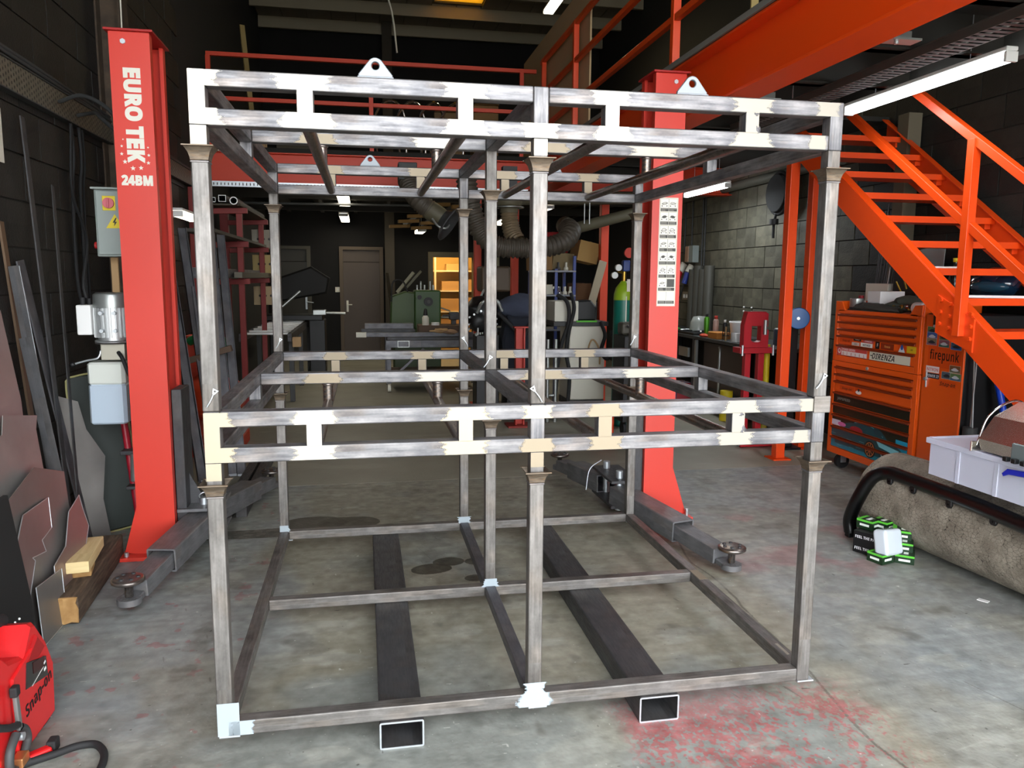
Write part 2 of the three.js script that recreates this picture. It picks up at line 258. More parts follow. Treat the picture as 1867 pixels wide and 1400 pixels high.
  // store room beyond the doorway
  struct('wall_store', merge(bb(1.3, 3.3, 0, 2.6, ZB - 2.2, ZB - 2.1), bb(1.2, 1.3, 0, 2.6, ZB - 2.2, ZB - 0.2), bb(3.3, 3.4, 0, 2.6, ZB - 2.2, ZB - 0.2), bb(1.2, 3.4, 2.6, 2.7, ZB - 2.2, ZB - 0.2)), mat('#b59a63', 0.8));
  struct('floor_store', bb(1.2, 3.4, -0.2, 0, ZB - 2.2, ZB - 0.3), mat('#8a7a58', 0.8));
  const sr = thing('store_shelving', 'pale wooden shelves stacked with cardboard boxes inside the lit store room', 'shelving');
  for (const y of [0.35, 0.82, 1.28, 1.72]) mesh(sr, 'shelf', bb(1.75, 3.1, y - 0.015, y + 0.015, ZB - 2.05, ZB - 1.65), M.whiteWarm);
  for (const x of [1.76, 2.05, 3.08]) mesh(sr, 'upright', bb(x - 0.02, x + 0.02, 0, 2.1, ZB - 1.68, ZB - 1.62), M.whiteWarm);
  for (const [x, y, w, h] of [[2.1, 0.365, 0.5, 0.3], [2.68, 0.365, 0.45, 0.26], [2.15, 0.835, 0.55, 0.28], [2.75, 0.835, 0.5, 0.3], [2.2, 1.295, 0.5, 0.2], [2.75, 1.295, 0.45, 0.24], [2.3, 1.735, 0.5, 0.14]]) single('storage_box', 'tan storage box on the shelves of the lit store room', 'box', bb(x, x + w, y, y + h, ZB - 2.02, ZB - 1.7, 0.004), M.tan, 'boxes on the store room shelves');
  const sl = thing('store_light', 'ceiling light in the small store room', 'light'); mesh(sl, 'diffuser', bb(1.9, 2.6, 2.53, 2.6, ZB - 1.2, ZB - 1.05, 0.01), new THREE.MeshStandardMaterial({ color: '#ffe2a0', emissive: '#ffd58a', emissiveIntensity: 4 }));
  const al = new THREE.RectAreaLight('#ffcf80', 110, 0.7, 0.15); al.position.set(2.25, 2.52, ZB - 1.12); al.rotation.x = -PI / 2; scene.add(al);
}

// ---------- LED and fluorescent battens ----------
const tubeGlow = new THREE.MeshStandardMaterial({ color: '#ffffff', emissive: '#f4fbff', emissiveIntensity: 9 });
const tubeGlowWarm = new THREE.MeshStandardMaterial({ color: '#ffffff', emissive: '#fff3d8', emissiveIntensity: 6 });
function batten(label, [x, y, z0], z1, w, power, glow = tubeGlow, colour = '#f2faff', top = 3.0) {
  const t = thing('tube_light', label, 'light'), L = z1 - z0, zc = (z0 + z1) / 2;
  mesh(t, 'housing', bb(x - w / 2, x + w / 2, y + 0.052, y + 0.075, z0 - 0.02, z1 + 0.02, 0.006), M.white);
  mesh(t, 'diffuser', bb(x - w / 2 + 0.004, x + w / 2 - 0.004, y, y + 0.052, z0, z1, 0.014), glow);
  for (const s of [z0 - 0.012, z1 + 0.012]) mesh(t, 'end_cap', bb(x - w / 2, x + w / 2, y - 0.002, y + 0.05, s - 0.01, s + 0.01, 0.004), M.white);
  for (const s of [z0 + L * 0.2, z1 - L * 0.2]) mesh(t, 'hanger', top ? rod([x, y + 0.07, s], [x, top, s], 0.003, 6) : bb(XL, x, y + 0.03, y + 0.06, s - 0.01, s + 0.01), M.zinc);
  const l = new THREE.RectAreaLight(colour, power, w, L); l.position.set(x, y - 0.004, zc); l.rotation.x = -PI / 2; scene.add(l); return t;
}
batten('bright LED batten under the mezzanine beside the orange stair handrail', [3.73, 2.69, -2.43], -1.1, 0.07, 34);
batten('LED batten by the olive block wall behind the red lift column', [4.5, 2.6, -6.93], -5.8, 0.07, 80);
batten('fluorescent batten under the mezzanine just behind its red edge beam', [0.25, 2.6, -9.34], -7.83, 0.16, 8, tubeGlowWarm, '#fff6e2');
batten('fluorescent batten under the mezzanine nearest the brown back door', [0.18, 2.6, -12.8], -11.3, 0.16, 8, tubeGlowWarm, '#fff6e2');
batten('small warm batten above the green machine', [1.55, 2.4, -12.7], -11.9, 0.16, 6, tubeGlowWarm, '#ffeec0');
batten('small warm batten beside the extraction fan', [2.62, 2.4, -9.8], -9.0, 0.14, 8, tubeGlowWarm, '#ffeec0');
batten('short batten above the blue shelving', [3.1, 2.55, -8.9], -8.4, 0.1, 8, tubeGlowWarm, '#ffeec0');
batten('lamp hung high above the mezzanine by the plywood sheet', [3.36, 5.6, -9.8], -8.9, 0.16, 60, tubeGlowWarm, '#ffe9b0', YR);
batten('short batten behind the red lift column on the left wall', [-1.1, 2.1, -5.6], -4.9, 0.1, 10, tubeGlowWarm, '#fff6e2', 0);

// ---------- mezzanine ----------
{
  const ibeam = (a, b, w, h, t, f, up) => { a = A3(a); b = A3(b); const L = a.distanceTo(b); return aim(merge(box(w, f, L, 0, f / 2, L / 2, 0.002), box(w, f, L, 0, h - f / 2, L / 2, 0.002), box(t, h - 2 * f, L, 0, h / 2, L / 2)), a, b, up); };
  single('mezzanine_beam', 'long orange steel beam along the open side of the mezzanine', 'beam', ibeam([2.71, 2.65, -7.05], [2.71, 2.65, 3.1], 0.21, 0.36, 0.01, 0.016), M.orange);
  const rb = thing('mezzanine_beam', 'red steel beam across the far mezzanine with a perforated cable tray fixed below', 'beam');
  mesh(rb, 'beam', ibeam([XL, 2.66, -7.2], [XR, 2.66, -7.2], 0.18, 0.34, 0.01, 0.014), M.beamRed);
  mesh(rb, 'perforated_strip', merge(...Array.from({ length: 92 }, (_, i) => bb(-1.2 + i * 0.04, -1.17 + i * 0.04, 2.615, 2.645, -7.1, -7.09)), bb(-1.25, 2.5, 2.645, 2.66, -7.12, -7.09), bb(-1.25, 2.5, 2.6, 2.615, -7.12, -7.09)), M.zinc);
  const deckM = mat('#24221e', 0.9), joistM = mat('#2c2a26', 0.8);
  const deck = struct('ceiling_mezzanine', merge(bb(2.6, 4.0, 3.01, 3.05, -7.1, 3.0), bb(4.0, XR, 3.01, 3.05, -7.1, -4.05), bb(XL, XR, 3.0, 3.05, ZB, -7.1)), deckM);
  mesh(deck, 'deck_edge', bb(2.585, 2.6, 3.01, 3.045, -7.1, 3.0), mat('#77766f', 0.6));
  for (let i = 0; i < 13; i++) mesh(deck, 'joist', metric(merge(bb(2.82, 4.0, 2.8, 3.01, -6.7 + i * 0.75, -6.64 + i * 0.75), bb(2.82, 4.0, 2.8, 2.81, -6.7 + i * 0.75, -6.6 + i * 0.75))), joistM);
  for (let i = 0; i < 10; i++) mesh(deck, 'joist', bb(XL + 0.4 + i * 0.62, XL + 0.46 + i * 0.62, 2.8, 3.0, ZB, -7.3), joistM);
  for (const z of [-9.2, -11.2]) mesh(deck, 'cross_bearer', bb(XL, XR, 2.68, 2.8, z - 0.05, z + 0.05), joistM);
  single('trimmer_beam', 'dark steel channel carrying the mezzanine edge beside the stairwell', 'beam', bb(3.95, 4.02, 2.78, 3.0, -7.0, 2.9, 0.004), joistM);
  // angle cleats bolted under the deck
  for (const z of [-2.35, -1.05]) { const c = thing('joist_cleat', 'small grey angle cleat under the mezzanine deck', 'bracket', 'angle cleats on the mezzanine joists'); mesh(c, 'angle', merge(bb(2.95, 3.16, 2.735, 2.745, z - 0.04, z + 0.04), bb(2.95, 3.16, 2.735, 2.8, z - 0.045, z - 0.038)), M.lid); mesh(c, 'bolt', rod([3.05, 2.722, z], [3.05, 2.737, z], 0.011, 6), M.zinc); }
  // cable basket beside the LED batten
  const tr = thing('cable_tray', 'perforated galvanised cable tray hung beside the bright LED batten', 'cable tray');
  const tz0 = -3.4, tz1 = 0.4, tx = 3.42, ty = 2.74, sl = [];
  for (let z = tz0; z < tz1; z += 0.05) sl.push(bb(tx - 0.075, tx + 0.075, ty, ty + 0.002, z, z + 0.028));
  mesh(tr, 'base_slats', merge(...sl), M.greyDark);
  for (const s of [-1, 1]) mesh(tr, 'side_flange', merge(bb(tx + s * 0.077 - 0.002, tx + s * 0.077 + 0.002, ty, ty + 0.045, tz0, tz1), bb(tx + s * 0.077 - 0.006, tx + s * 0.077 + 0.006, ty + 0.043, ty + 0.049, tz0, tz1)), mat('#5c5c58', 0.5, 0.4));
  for (let i = 0; i < 3; i++) mesh(tr, 'cable', pipe([[tx - 0.04 + i * 0.04, ty + 0.013, tz0], [tx - 0.03 + i * 0.03, ty + 0.013, -1.8], [tx - 0.04 + i * 0.04, ty + 0.013, tz1]], 0.009, 30, 6), i === 1 ? M.white : M.rubber);
  mesh(tr, 'hanger', merge(rod([tx + 0.07, ty + 0.04, -2.75], [tx + 0.07, 3.0, -2.75], 0.004, 6), rod([tx + 0.07, ty + 0.04, -0.4], [tx + 0.07, 3.0, -0.4], 0.004, 6)), M.zinc);
  // railings
  const railing = (label, geoms, m) => { const t = thing('mezzanine_railing', label, 'railing'); for (const [n, g] of geoms) mesh(t, n, g, m); return t; };
  const bp = []; bp.push(['top_rail', bar([-1.2, 4.06, -7.15], [2.6, 4.06, -7.15], 0.045)]); bp.push(['middle_rail', bar([-1.2, 3.58, -7.15], [2.6, 3.58, -7.15], 0.045)]);
  for (const x of [-1.18, 0.62, 2.42]) bp.push(['post', bar([x, 3.05, -7.15], [x, 4.04, -7.15], 0.05)]);
  railing('red tube railing along the far edge of the mezzanine', bp, M.beamRed);
  const rp = []; for (const y of [4.15, 3.78, 3.38]) rp.push(['rail', bar([2.66, y, -7.1], [2.66, y, -1.0], 0.045)]); for (const z of [-7.0, -5.55, -2.9]) rp.push(['post', bar([2.66, 3.05, z], [2.66, z > -3 ? 4.3 : 4.17, z], 0.055)]);
  railing('orange three-bar railing above the long orange beam', rp, M.orange);
  single('plywood_sheet', 'pale plywood sheet standing behind the orange railing', 'board', bb(2.72, 2.74, 3.05, 4.5, -8.5, -5.25, 0.002), mat('#bfa27a', 0.75));
  single('timber_batten', 'pale timber batten propped upright behind the orange mezzanine beam', 'timber', bar([3.1, 3.06, -2.6], [3.12, 5.2, -2.75], 0.05, 0.025), mat('#b19b62', 0.8));
  single('timber_batten', 'thin timber batten leaning above the red railing on the far mezzanine', 'timber', bar([-0.75, 3.06, -7.6], [-0.9, 4.6, -7.9], 0.06, 0.03), mat('#8f7b4c', 0.8));
  single('hanging_cable', 'thin white cable dangling from the roof', 'cable', pipe([[0.75, 6.2, -8.6], [0.78, 5.6, -8.5], [0.93, 5.05, -8.5], [0.99, 4.55, -8.5]], 0.012, 20, 6), M.whiteWarm);
  // steel posts under the mezzanine
  const postM = M.beamRed;
  const sp = (x, z, h, w, label, m = postM, d = w) => { const t = thing('support_post', label, 'post'); mesh(t, 'shaft', bb(x - w / 2, x + w / 2, 0.012, h, z - d / 2, z + d / 2, 0.006), m); mesh(t, 'base_plate', bb(x - w, x + w, 0, 0.012, z - d, z + d, 0.003), m); return t; };
  sp(1.89, -7.2, 2.66, 0.09, 'dark red square post under the far mezzanine beam');
  sp(3.47, -7.05, 2.66, 0.1, 'dark red post beside the green gas cylinder');
  sp(2.55, -8.2, 2.68, 0.1, 'dark red post behind the blue shelving');
  sp(4.11, -3.76, 2.8, 0.085, 'bright orange square post carrying the head of the stairs', M.orange);
  sp(4.56, -4.15, 2.8, 0.085, 'orange square post standing behind the blue grinding disc', M.orange);
  // things kept on the far mezzanine
  for (const [x, l] of [[-0.75, 'timber trestle under the left end of the pipes on the far mezzanine'], [1.45, 'timber trestle under the right end of the pipes on the far mezzanine']]) { const t = thing('timber_trestle', l, 'trestle'); mesh(t, 'top_bar', bb(x - 0.04, x + 0.04, 3.4, 3.46, -8.56, -8.26, 0.004), M.tan); for (const z of [-8.5, -8.32]) mesh(t, 'leg', bb(x - 0.03, x + 0.03, 3.05, 3.4, z - 0.025, z + 0.025, 0.003), M.tan); }
  const pk = [[[-0.95, 3.492, -8.46], [1.75, 3.492, -8.46], 0.03, M.lid, 'long silver pipe lying on the trestles on the far mezzanine'], [[-0.85, 3.497, -8.36], [1.65, 3.497, -8.36], 0.035, mat('#b79a5e', 0.5, 0.4), 'brassy tube lying beside the silver pipe on the trestles']];
  for (const [a, b, r, m, label] of pk) single('stored_pipe', label, 'pipe', rod(a, b, r, 10), m);
  const bk = thing('bent_tubing', 'bent chrome tubing frame stored on the far mezzanine', 'frame');
  for (let i = 0; i < 4; i++) mesh(bk, 'hoop', pipe([[0.7 + i * 0.28, 3.07, -7.75], [0.66 + i * 0.28, 3.55, -7.8], [0.85 + i * 0.28, 3.8, -7.88], [1.05 + i * 0.25, 3.66, -8.0], [1.08 + i * 0.25, 3.07, -8.1]], 0.018, 24, 7), M.chrome);
  mesh(bk, 'foot_bar', rod([0.6, 3.07, -7.75], [1.7, 3.07, -7.75], 0.018, 8), M.chrome);
  for (const [x, y, w, h, c, l] of [[-0.62, 3.05, 0.5, 0.42, '#4c4436', 'grey brown crate on the left of the far mezzanine'], [1.5, 3.05, 0.4, 0.5, '#7c6342', 'cardboard box behind the chrome tubing'], [2.05, 3.05, 0.35, 0.62, '#8c6a42', 'tall cardboard box in the mezzanine corner']]) { const t = thing('stored_box', l, 'box'); mesh(t, 'body', bb(x, x + w, y, y + h + 0.3, -9.1, -8.7, 0.006), mat(c, 0.85)); mesh(t, 'flap', bar([x, y + h + 0.3, -8.7], [x + w, y + h + 0.304, -8.7], 0.16, 0.006), mat(c, 0.85)); }
}

// ---------- orange stairs ----------
{
  const st = thing('staircase', 'orange steel open-tread staircase climbing to the mezzanine', 'stairs');
  const xl = 4.1, xr = 5.1, S = 0.7, top = (z) => 1.493 - S * (z + 1.779);
  const za = -3.93, zb = 0.33;
  for (const [x, t] of [[xl, 0.06], [xr, 0.06]]) {
    const pts = [[-za, top(za)], [-zb, top(zb)], [-zb, Math.max(0.0, top(zb) - 0.22)], [-(zb - 0.3), 0], [-za, top(za) - (x > 4.5 ? 0.36 : 0.23)]];
    mesh(st, 'stringer', xf(ext(pts, 0.012, {}), [x - 0.006, 0, 0], [0, PI / 2, 0]), M.orange);
    for (const o of [0, -0.222]) mesh(st, 'stringer_flange', bar([x + (x < 4.5 ? 0.03 : -0.03), top(za) + o, za], [x + (x < 4.5 ? 0.03 : -0.03), top(zb) + o + (o ? 0.2 : 0), zb - (o ? 0.29 : 0)], 0.06, 0.01, 0.002), M.orange);
  }
  for (let k = 1; k < 15; k++) {
    const y = 3.0 - 0.19 * k, z = -1.779 - (y + 0.02 - 1.493) / S;
    const td = mesh(st, 'tread', merge(bb(xl + 0.01, xr - 0.01, y - 0.04, y, z - 0.26, z - 0.0, 0.004), bb(xl + 0.01, xr - 0.01, y - 0.045, y, z - 0.006, z + 0.002)), M.orange);
    mesh(td, 'tread_cleat', merge(bb(xr - 0.06, xr - 0.012, y - 0.08, y - 0.04, z - 0.22, z - 0.04), rod([xr - 0.03, y - 0.1, z - 0.1], [xr - 0.03, y - 0.08, z - 0.1], 0.012, 6), rod([xr - 0.03, y - 0.1, z - 0.18], [xr - 0.03, y - 0.08, z - 0.18], 0.012, 6)), M.orange);
  }
  const hr = (x, dy, z0, z1, n) => mesh(st, n, bar([x, top(z0) + dy, z0], [x, top(z1) + dy, z1], 0.05, 0.05, 0.003), M.orange);
  hr(xl - 0.02, 0.5, -2.95, 0.1, 'middle_rail'); hr(xl - 0.02, 1.0, -2.9, 0.1, 'handrail');
  for (const z of [-1.68, 0.05]) mesh(st, 'baluster', bar([xl - 0.03, top(z) - 0.17, z], [xl - 0.03, top(z) + 1.0, z], 0.055, 0.055, 0.003), M.orange);
  mesh(st, 'splice_plate', xf(ext([[1.58, 1.16], [1.9, 1.16 + 0.1], [1.9, 1.5], [1.58, 1.36]].map(([a, b]) => [a, b]), 0.012), [xl - 0.016, 0, 0], [0, PI / 2, 0]), M.orange);
  for (let i = 0; i < 3; i++) for (const dz of [-1.86, -1.78, -1.6]) mesh(st, 'bolt', rod([xl - 0.03, 1.3 + i * 0.075 - (dz + 1.8) * 0.3, dz], [xl - 0.012, 1.3 + i * 0.075 - (dz + 1.8) * 0.3, dz], 0.014, 6), M.orange);
}

// ---------- welded steel stillage in three stacked units ----------
{
  const W = 2.114, D = 1.998, t = 0.05, h = t / 2, mx = W / 2, mz = -D / 2, FH = 0.097;
  const posts = [[h, -h], [mx, -h], [W - h, -h], [mx, mz], [h, -D + h], [mx, -D + h], [W - h, -D + h]];
  const R = (p, n, a, b, m = M.rail) => mesh(p, n, bar(a, b, t, t, 0.005), m);
  const stubX = [0.332, 0.816, 1.292, 1.779];
  // ground or bare weld areas: a thin irregular skin of bare metal on the front faces
  const edgeMaps = [0, 1, 2, 3].map((s) => tex(128, 32, (x, y) => { const n = fbm(x / 9, y / 7, 401 + s, 3) - 0.5, m = fbm(y / 6, s * 9, 411, 2) - 0.5, sl = (y / 31 - 0.5) * [14, -16, 8, -6][s], a = x - 15 - m * 22 + sl + n * 16, b = 112 - x - m * 18 + sl * 0.7 + n * 16; return 255 * sstep(Math.min(a, b), -3, 7); }, { lin: true, clamp: true }));
  const soft = new Map(); let turn = 0;
  const skin = (p, x0, x1, y0, y1, m = M.bright, z = 0.0005, jag = 0.02, name = 'ground_weld') => {
    let mm = m; if (jag > 0) { const k = turn++ % 4; mm = soft.get(m.uuid + k) ?? (() => { const q = m.clone(); q.alphaMap = edgeMaps[k]; q.transparent = true; soft.set(m.uuid + k, q); return q; })(); const g = x0 < 0.01 ? 0.02 : 0.025; x0 -= x0 < 0.01 ? 0 : g; x1 += g; }
    const e = new THREE.PlaneGeometry(x1 - x0, y1 - y0); if (x0 < 0.01) { const uv = e.attributes.uv; for (let i = 0; i < uv.count; i++) uv.setX(i, 0.4 + uv.getX(i) * 0.6); }
    return mesh(p, name, fix(e.translate((x0 + x1) / 2, (y0 + y1) / 2, z)), mm);
  };
  const cupG = (() => { const g = lathe([[0.0365, 0], [0.038, 0.008], [0.044, 0.022], [0.059, 0.038], [0.062, 0.0395], [0.059, 0.041], [0.0425, 0.025], [0.0362, 0.012], [0.0358, 0.002]], 4).rotateY(PI / 4); return fix(toCreasedNormals(g, 0.5)); })();
  const lipG = bb(-0.045, 0.045, 0, 0.004, 0.04, 0.052, 0.001);
  const cup = (p, x, y, z) => { const c = mesh(p, 'locating_cup', cupG, M.cupSteel); c.position.set(x, y, z); for (const k of [0, PI]) { const l = mesh(c, 'cup_lip', lipG, M.cupSteel); l.position.set(0, 0.037, 0); l.rotation.y = k; } mesh(p, 'weld_bead', bb(x - 0.027, x + 0.027, y - 0.008, y - 0.001, z - 0.027, z + 0.027, 0.003), M.rail); };
  const deckRails = (p, y, m) => {   // perimeter and cross on one level, y is the underside
    const c = y + h;
    R(p, 'front_rail', [t, c, -h], [mx - h, c, -h], m); R(p, 'front_rail', [mx + h, c, -h], [W - t, c, -h], m);
    R(p, 'rear_rail', [t, c, -D + h], [mx - h, c, -D + h], m); R(p, 'rear_rail', [mx + h, c, -D + h], [W - t, c, -D + h], m);
    for (const x of [h, W - h]) R(p, 'side_rail', [x, c, -t], [x, c, -D + t], m);
  };
  const cross = (p, y, m) => { const c = y + h; R(p, 'cross_rail', [t, c, mz], [mx - h, c, mz], m); R(p, 'cross_rail', [mx + h, c, mz], [W - t, c, mz], m); R(p, 'spine_rail', [mx, c, -t], [mx, c, mz + h], M.scale); R(p, 'spine_rail', [mx, c, mz - h], [mx, c, -D + t], M.scale); };

  // lower unit
  const base = thing('stillage', 'bottom unit of the bare steel stillage with fork pockets and seven posts on the floor', 'stillage');
  for (const x of [0.595, 1.518]) { const f = mesh(base, 'fork_pocket', xf(hollow(0.15, 0.097, 1.995, 0.006, 0.008), [x, 0.0485, -1.985]), M.dark); mesh(f, 'cut_end', xf(hollow(0.15, 0.097, 0.002, 0.0058, 0.008), [x, 0.0485, 0.0095]), M.zinc); }
  for (const f of [base]) { deckRails(f, FH, M.post); cross(f, FH, M.post); }
  for (const [x, z] of posts) {
    const lo = mesh(base, 'post', bb(x - h, x + h, FH, 0.905, z - h, z + h, 0.005), M.post);
    if (z === mz) lo.scale.set(1, 1, 1);
    cup(base, x, 0.905, z);
    mesh(base, 'foot_plate', bb(x - h + 0.004, x + h + 0.02, FH - 0.006, FH, z - h, z + h, 0.001), M.zinc);
  }
  skin(base, 0.001, 0.07, FH + 0.001, FH + 0.115, M.primer, 0.0006, 0.0, 'primed_corner'); skin(base, 0.06, 0.1, FH + 0.001, FH + 0.05, M.primer, 0.0006, 0.008, 'primed_corner');
  skin(base, mx - 0.055, mx + 0.055, FH + 0.001, FH + 0.05, M.primer, 0.0006, 0.012, 'primed_corner'); skin(base, mx - 0.024, mx + 0.024, FH + 0.05, FH + 0.09, M.primer, 0.0006, 0.001, 'primed_corner');
  for (const [x, z] of [[mx, mz + h + 0.0006], [mx, -D + t + 0.0006], [h, -D + t + 0.0006]]) skin(base, x - 0.024, x + 0.024, FH + 0.045, FH + 0.085, M.primer, z, 0.001, 'primed_corner');
  mesh(base, 'ground_weld', bb(W - 0.046, W - 0.004, FH + t, FH + t + 0.0008, mz + 0.0, mz + 0.12, 0), M.cream);
  mesh(base, 'ground_weld', bb(W - 0.03, W - 0.018, FH + t, FH + t + 0.001, -0.2, -0.11, 0), M.bright);

  // double-rail frame shared by the middle unit and the lid
  const doubleFrame = (p, y1, y2, legBottom) => {
    deckRails(p, y1, M.rail); deckRails(p, y2 - t, M.rail); cross(p, y2 - t, M.rail);
    for (const x of stubX) for (const z of [-h, -D + h]) R(p, 'spacer', [x, y1 + t - 0.002, z], [x, y2 - t + 0.002, z], M.rail);
    for (const x of [h, W - h]) R(p, 'spacer', [x, y1 + t - 0.002, mz], [x, y2 - t + 0.002, mz], M.rail);
    for (const x of stubX) { mesh(p, 'round_bearer', rod([x, y1 + h, -t], [x, y1 + h, -D + t], 0.0212, 18), M.pipe); const s = mesh(p, 'round_spacer', rod([x, y1 + h, mz], [x, y2 - t, mz], 0.0212, 16), M.pipe); mesh(s, 'weld_bead', xf(lathe([[0.021, -0.006], [0.027, 0], [0.021, 0.006]], 14), [x, y2 - t - 0.004, mz]), M.pipe); }
    for (const [x, z] of posts) { const bot = z === mz ? y2 - t : y1; mesh(p, 'corner_block', bb(x - h, x + h, z === mz ? y2 - t : y1, y2, z - h, z + h, 0.005), M.rail); mesh(p, 'leg', bb(x - 0.0235, x + 0.0235, legBottom, bot + 0.002, z - 0.0235, z + 0.0235, 0.004), M.post); }
  };
  // middle unit
  const tier = thing('stillage', 'middle unit of the bare steel stillage, a double-rail frame with tall posts', 'stillage');
  const T1 = 1.009, T2 = 1.173;
  doubleFrame(tier, T1, T2, 0.918);
  for (const [x, z] of posts) { mesh(tier, 'post', bb(x - h, x + h, T2, 1.928, z - h, z + h, 0.005), M.post); cup(tier, x, 1.928, z); }
  const tagG = ext((() => { const s = shape([[-0.004, 0], [0.004, 0], [0.012, 0.022], [-0.012, 0.022]]); s.holes.push(circ(0, 0.014, 0.004)); return s; })(), 0.002, { bevel: 0.0005 });
  const pin = (x, y, z, turn) => { const g = mesh(tier, 'locking_pin', pipe([[0, -0.055, 0], [0.002, -0.03, 0.002], [0, 0.002, 0]], 0.0035, 10, 6), M.zinc); g.position.set(x, y, z); g.rotation.z = turn; g.scale.setScalar(0.8); mesh(g, 'pin_tag', tagG, M.zinc); };
  pin(h + 0.01, T2 + 0.055, 0.004, -0.5); pin(mx - 0.012, T2 + 0.045, 0.004, 0.6); pin(W - h + 0.005, T2 + 0.07, 0.004, -0.6); pin(mx - 0.01, T2 + 0.05, mz + h + 0.004, -0.6); pin(h + 0.01, T2 + 0.06, -D + t + 0.004, -0.5); pin(mx, T2 + 0.06, -D + t + 0.004, 0.5); pin(W - h - 0.01, T2 + 0.06, -D + t + 0.004, -0.5);
  // lid
  const lid = thing('stillage', 'top frame of the bare steel stillage with lifting eyes on its rails', 'stillage');
  const L1 = 2.0275, L2 = 2.188;
  doubleFrame(lid, L1, L2, 1.942);
  const lugS = () => { const s = new THREE.Shape(); s.moveTo(-0.052, 0); s.lineTo(0.052, 0); s.lineTo(0.052, 0.008); s.lineTo(0.018, 0.051); s.quadraticCurveTo(0, 0.066, -0.018, 0.051); s.lineTo(-0.052, 0.008); s.lineTo(-0.052, 0); s.holes.push(circ(0, 0.034, 0.0115)); return s; };
  for (const [x, z] of [[0.542, -h], [1.57, -h], [0.542, -D + h], [1.57, -D + h]]) { const l = mesh(lid, 'lifting_eye', xf(ext(lugS(), 0.012, { bevel: 0.002 }), [x, L2 + 0.004, z - 0.006]), M.lug); mesh(l, 'eye_foot', bb(x - 0.055, x + 0.055, L2, L2 + 0.006, z - 0.012, z + 0.012, 0.002), M.lug); }
  // bare ground areas round the front joints
  for (const [p, y1, y2, ms] of [[lid, L1, L2, [M.bright, M.bright, M.bright, M.bright, M.pale]], [tier, T1, T2, [M.warmMetal, M.bright, M.warmMetal, M.cream, M.pale]]]) {
    skin(p, 0.002, 0.085, y2 - t + 0.002, y2 - 0.003, ms[0]); skin(p, 0.002, 0.048, y1 + t, y2 - t + 0.002, ms[0], 0.0005, 0); skin(p, 0.002, 0.095, y1 + 0.003, y1 + t, ms[0]); skin(p, 0.002, 0.048, y1 - 0.055, y1, ms[0], -0.0011, 0);
    stubX.forEach((x, i) => { const m = ms[i + 1], a = rnd(0.05, 0.085), b = rnd(0.05, 0.075); skin(p, x - a, x + b, y2 - t + 0.003, y2 - 0.004, m); skin(p, x - 0.023, x + 0.023, y1 + t - 0.004, y2 - t + 0.004, m, 0.0005, 0); skin(p, x - b, x + a, y1 + 0.003, y1 + t - 0.002, m); });
    skin(p, mx - 0.05, mx + 0.05, y1 + 0.003, y1 + t - 0.002, ms[3]); if (p === tier) skin(p, mx - 0.04, mx + 0.04, y2 - t + 0.003, y2 - 0.004, M.warmMetal); skin(p, mx - 0.022, mx + 0.022, y1 - 0.05, y1, ms[3], -0.0011, 0);
    skin(p, W - 0.11, W - 0.075, y1 + 0.003, y1 + t - 0.002, M.pale); skin(p, W - 0.09, W - 0.03, y2 - t + 0.002, y2 - 0.003, M.pale);
    for (const zb of [-D + t + 0.0005]) stubX.forEach((x) => { skin(p, x - 0.06, x + 0.06, y2 - t + 0.003, y2 - 0.004, M.cream, zb); skin(p, x - 0.022, x + 0.022, y1 + t, y2 - t, M.cream, zb, 0); });
    stubX.forEach((x, i) => skin(p, x - 0.1, x + 0.06 + i * 0.03, y2 - t + 0.004, y2 - 0.006, i % 2 ? M.bright : M.cream, mz + h + 0.0005, 0.06));
  }
  // burnt and unground weld areas at the right-hand front joints
  for (const [p, y1, y2] of [[lid, L1, L2], [tier, T1, T2]]) { mesh(p, 'weld_bead', xf(blob(0.01, 0.018, 0.004, 0.4, y1, 12), [stubX[3] + 0.02, y1 + t + 0.006, -0.002]), M.scale); mesh(p, 'weld_bead', xf(blob(0.012, 0.008, 0.004, 0.4, y2, 12), [stubX[3] + 0.012, y2 - t - 0.004, -0.002]), M.scale); }
  mesh(tier, 'patch_plate', bb(W - 0.05, W + 0.014, T2 - t - 0.004, T2 + 0.006, 0.0, 0.006, 0.002), M.post);
}

// ---------- two-post vehicle lift ----------
function liftColumn(x0, x1, zf, zb, s, label) {   // s: direction of the open side (+1 or -1 in x)
  const t = thing('lift_column', label, 'vehicle lift'), H = 2.845, xo = s > 0 ? x0 : x1, xi = s > 0 ? x1 : x0, w = Math.abs(x1 - x0);
  const dz = zf - zb, pr = [[0, 0], [w, 0], [w, 0.05], [w - 0.02, 0.05], [w - 0.02, 0.008], [0.008, 0.008], [0.008, dz - 0.008], [w - 0.02, dz - 0.008], [w - 0.02, dz - 0.05], [w, dz - 0.05], [w, dz], [0, dz]].map(([a, b]) => [s * a, b]);
  mesh(t, 'channel', xf(ext(pr, H - 0.02, { bevel: 0.0015 }), [xo, 0.02, zf], [-PI / 2, 0, 0]), M.red);
  mesh(t, 'cap_plate', bb(Math.min(xo, xi) - 0.02, Math.max(xo, xi) + 0.02, H, H + 0.012, zb - 0.02, zf + 0.02, 0.003), M.redDark);
  mesh(t, 'cap_bolt', rod([xo + s * 0.07, H - 0.05, zf + 0.008], [xo + s * 0.07, H - 0.05, zf - 0.005], 0.014, 6), M.zinc);
  return t;
}
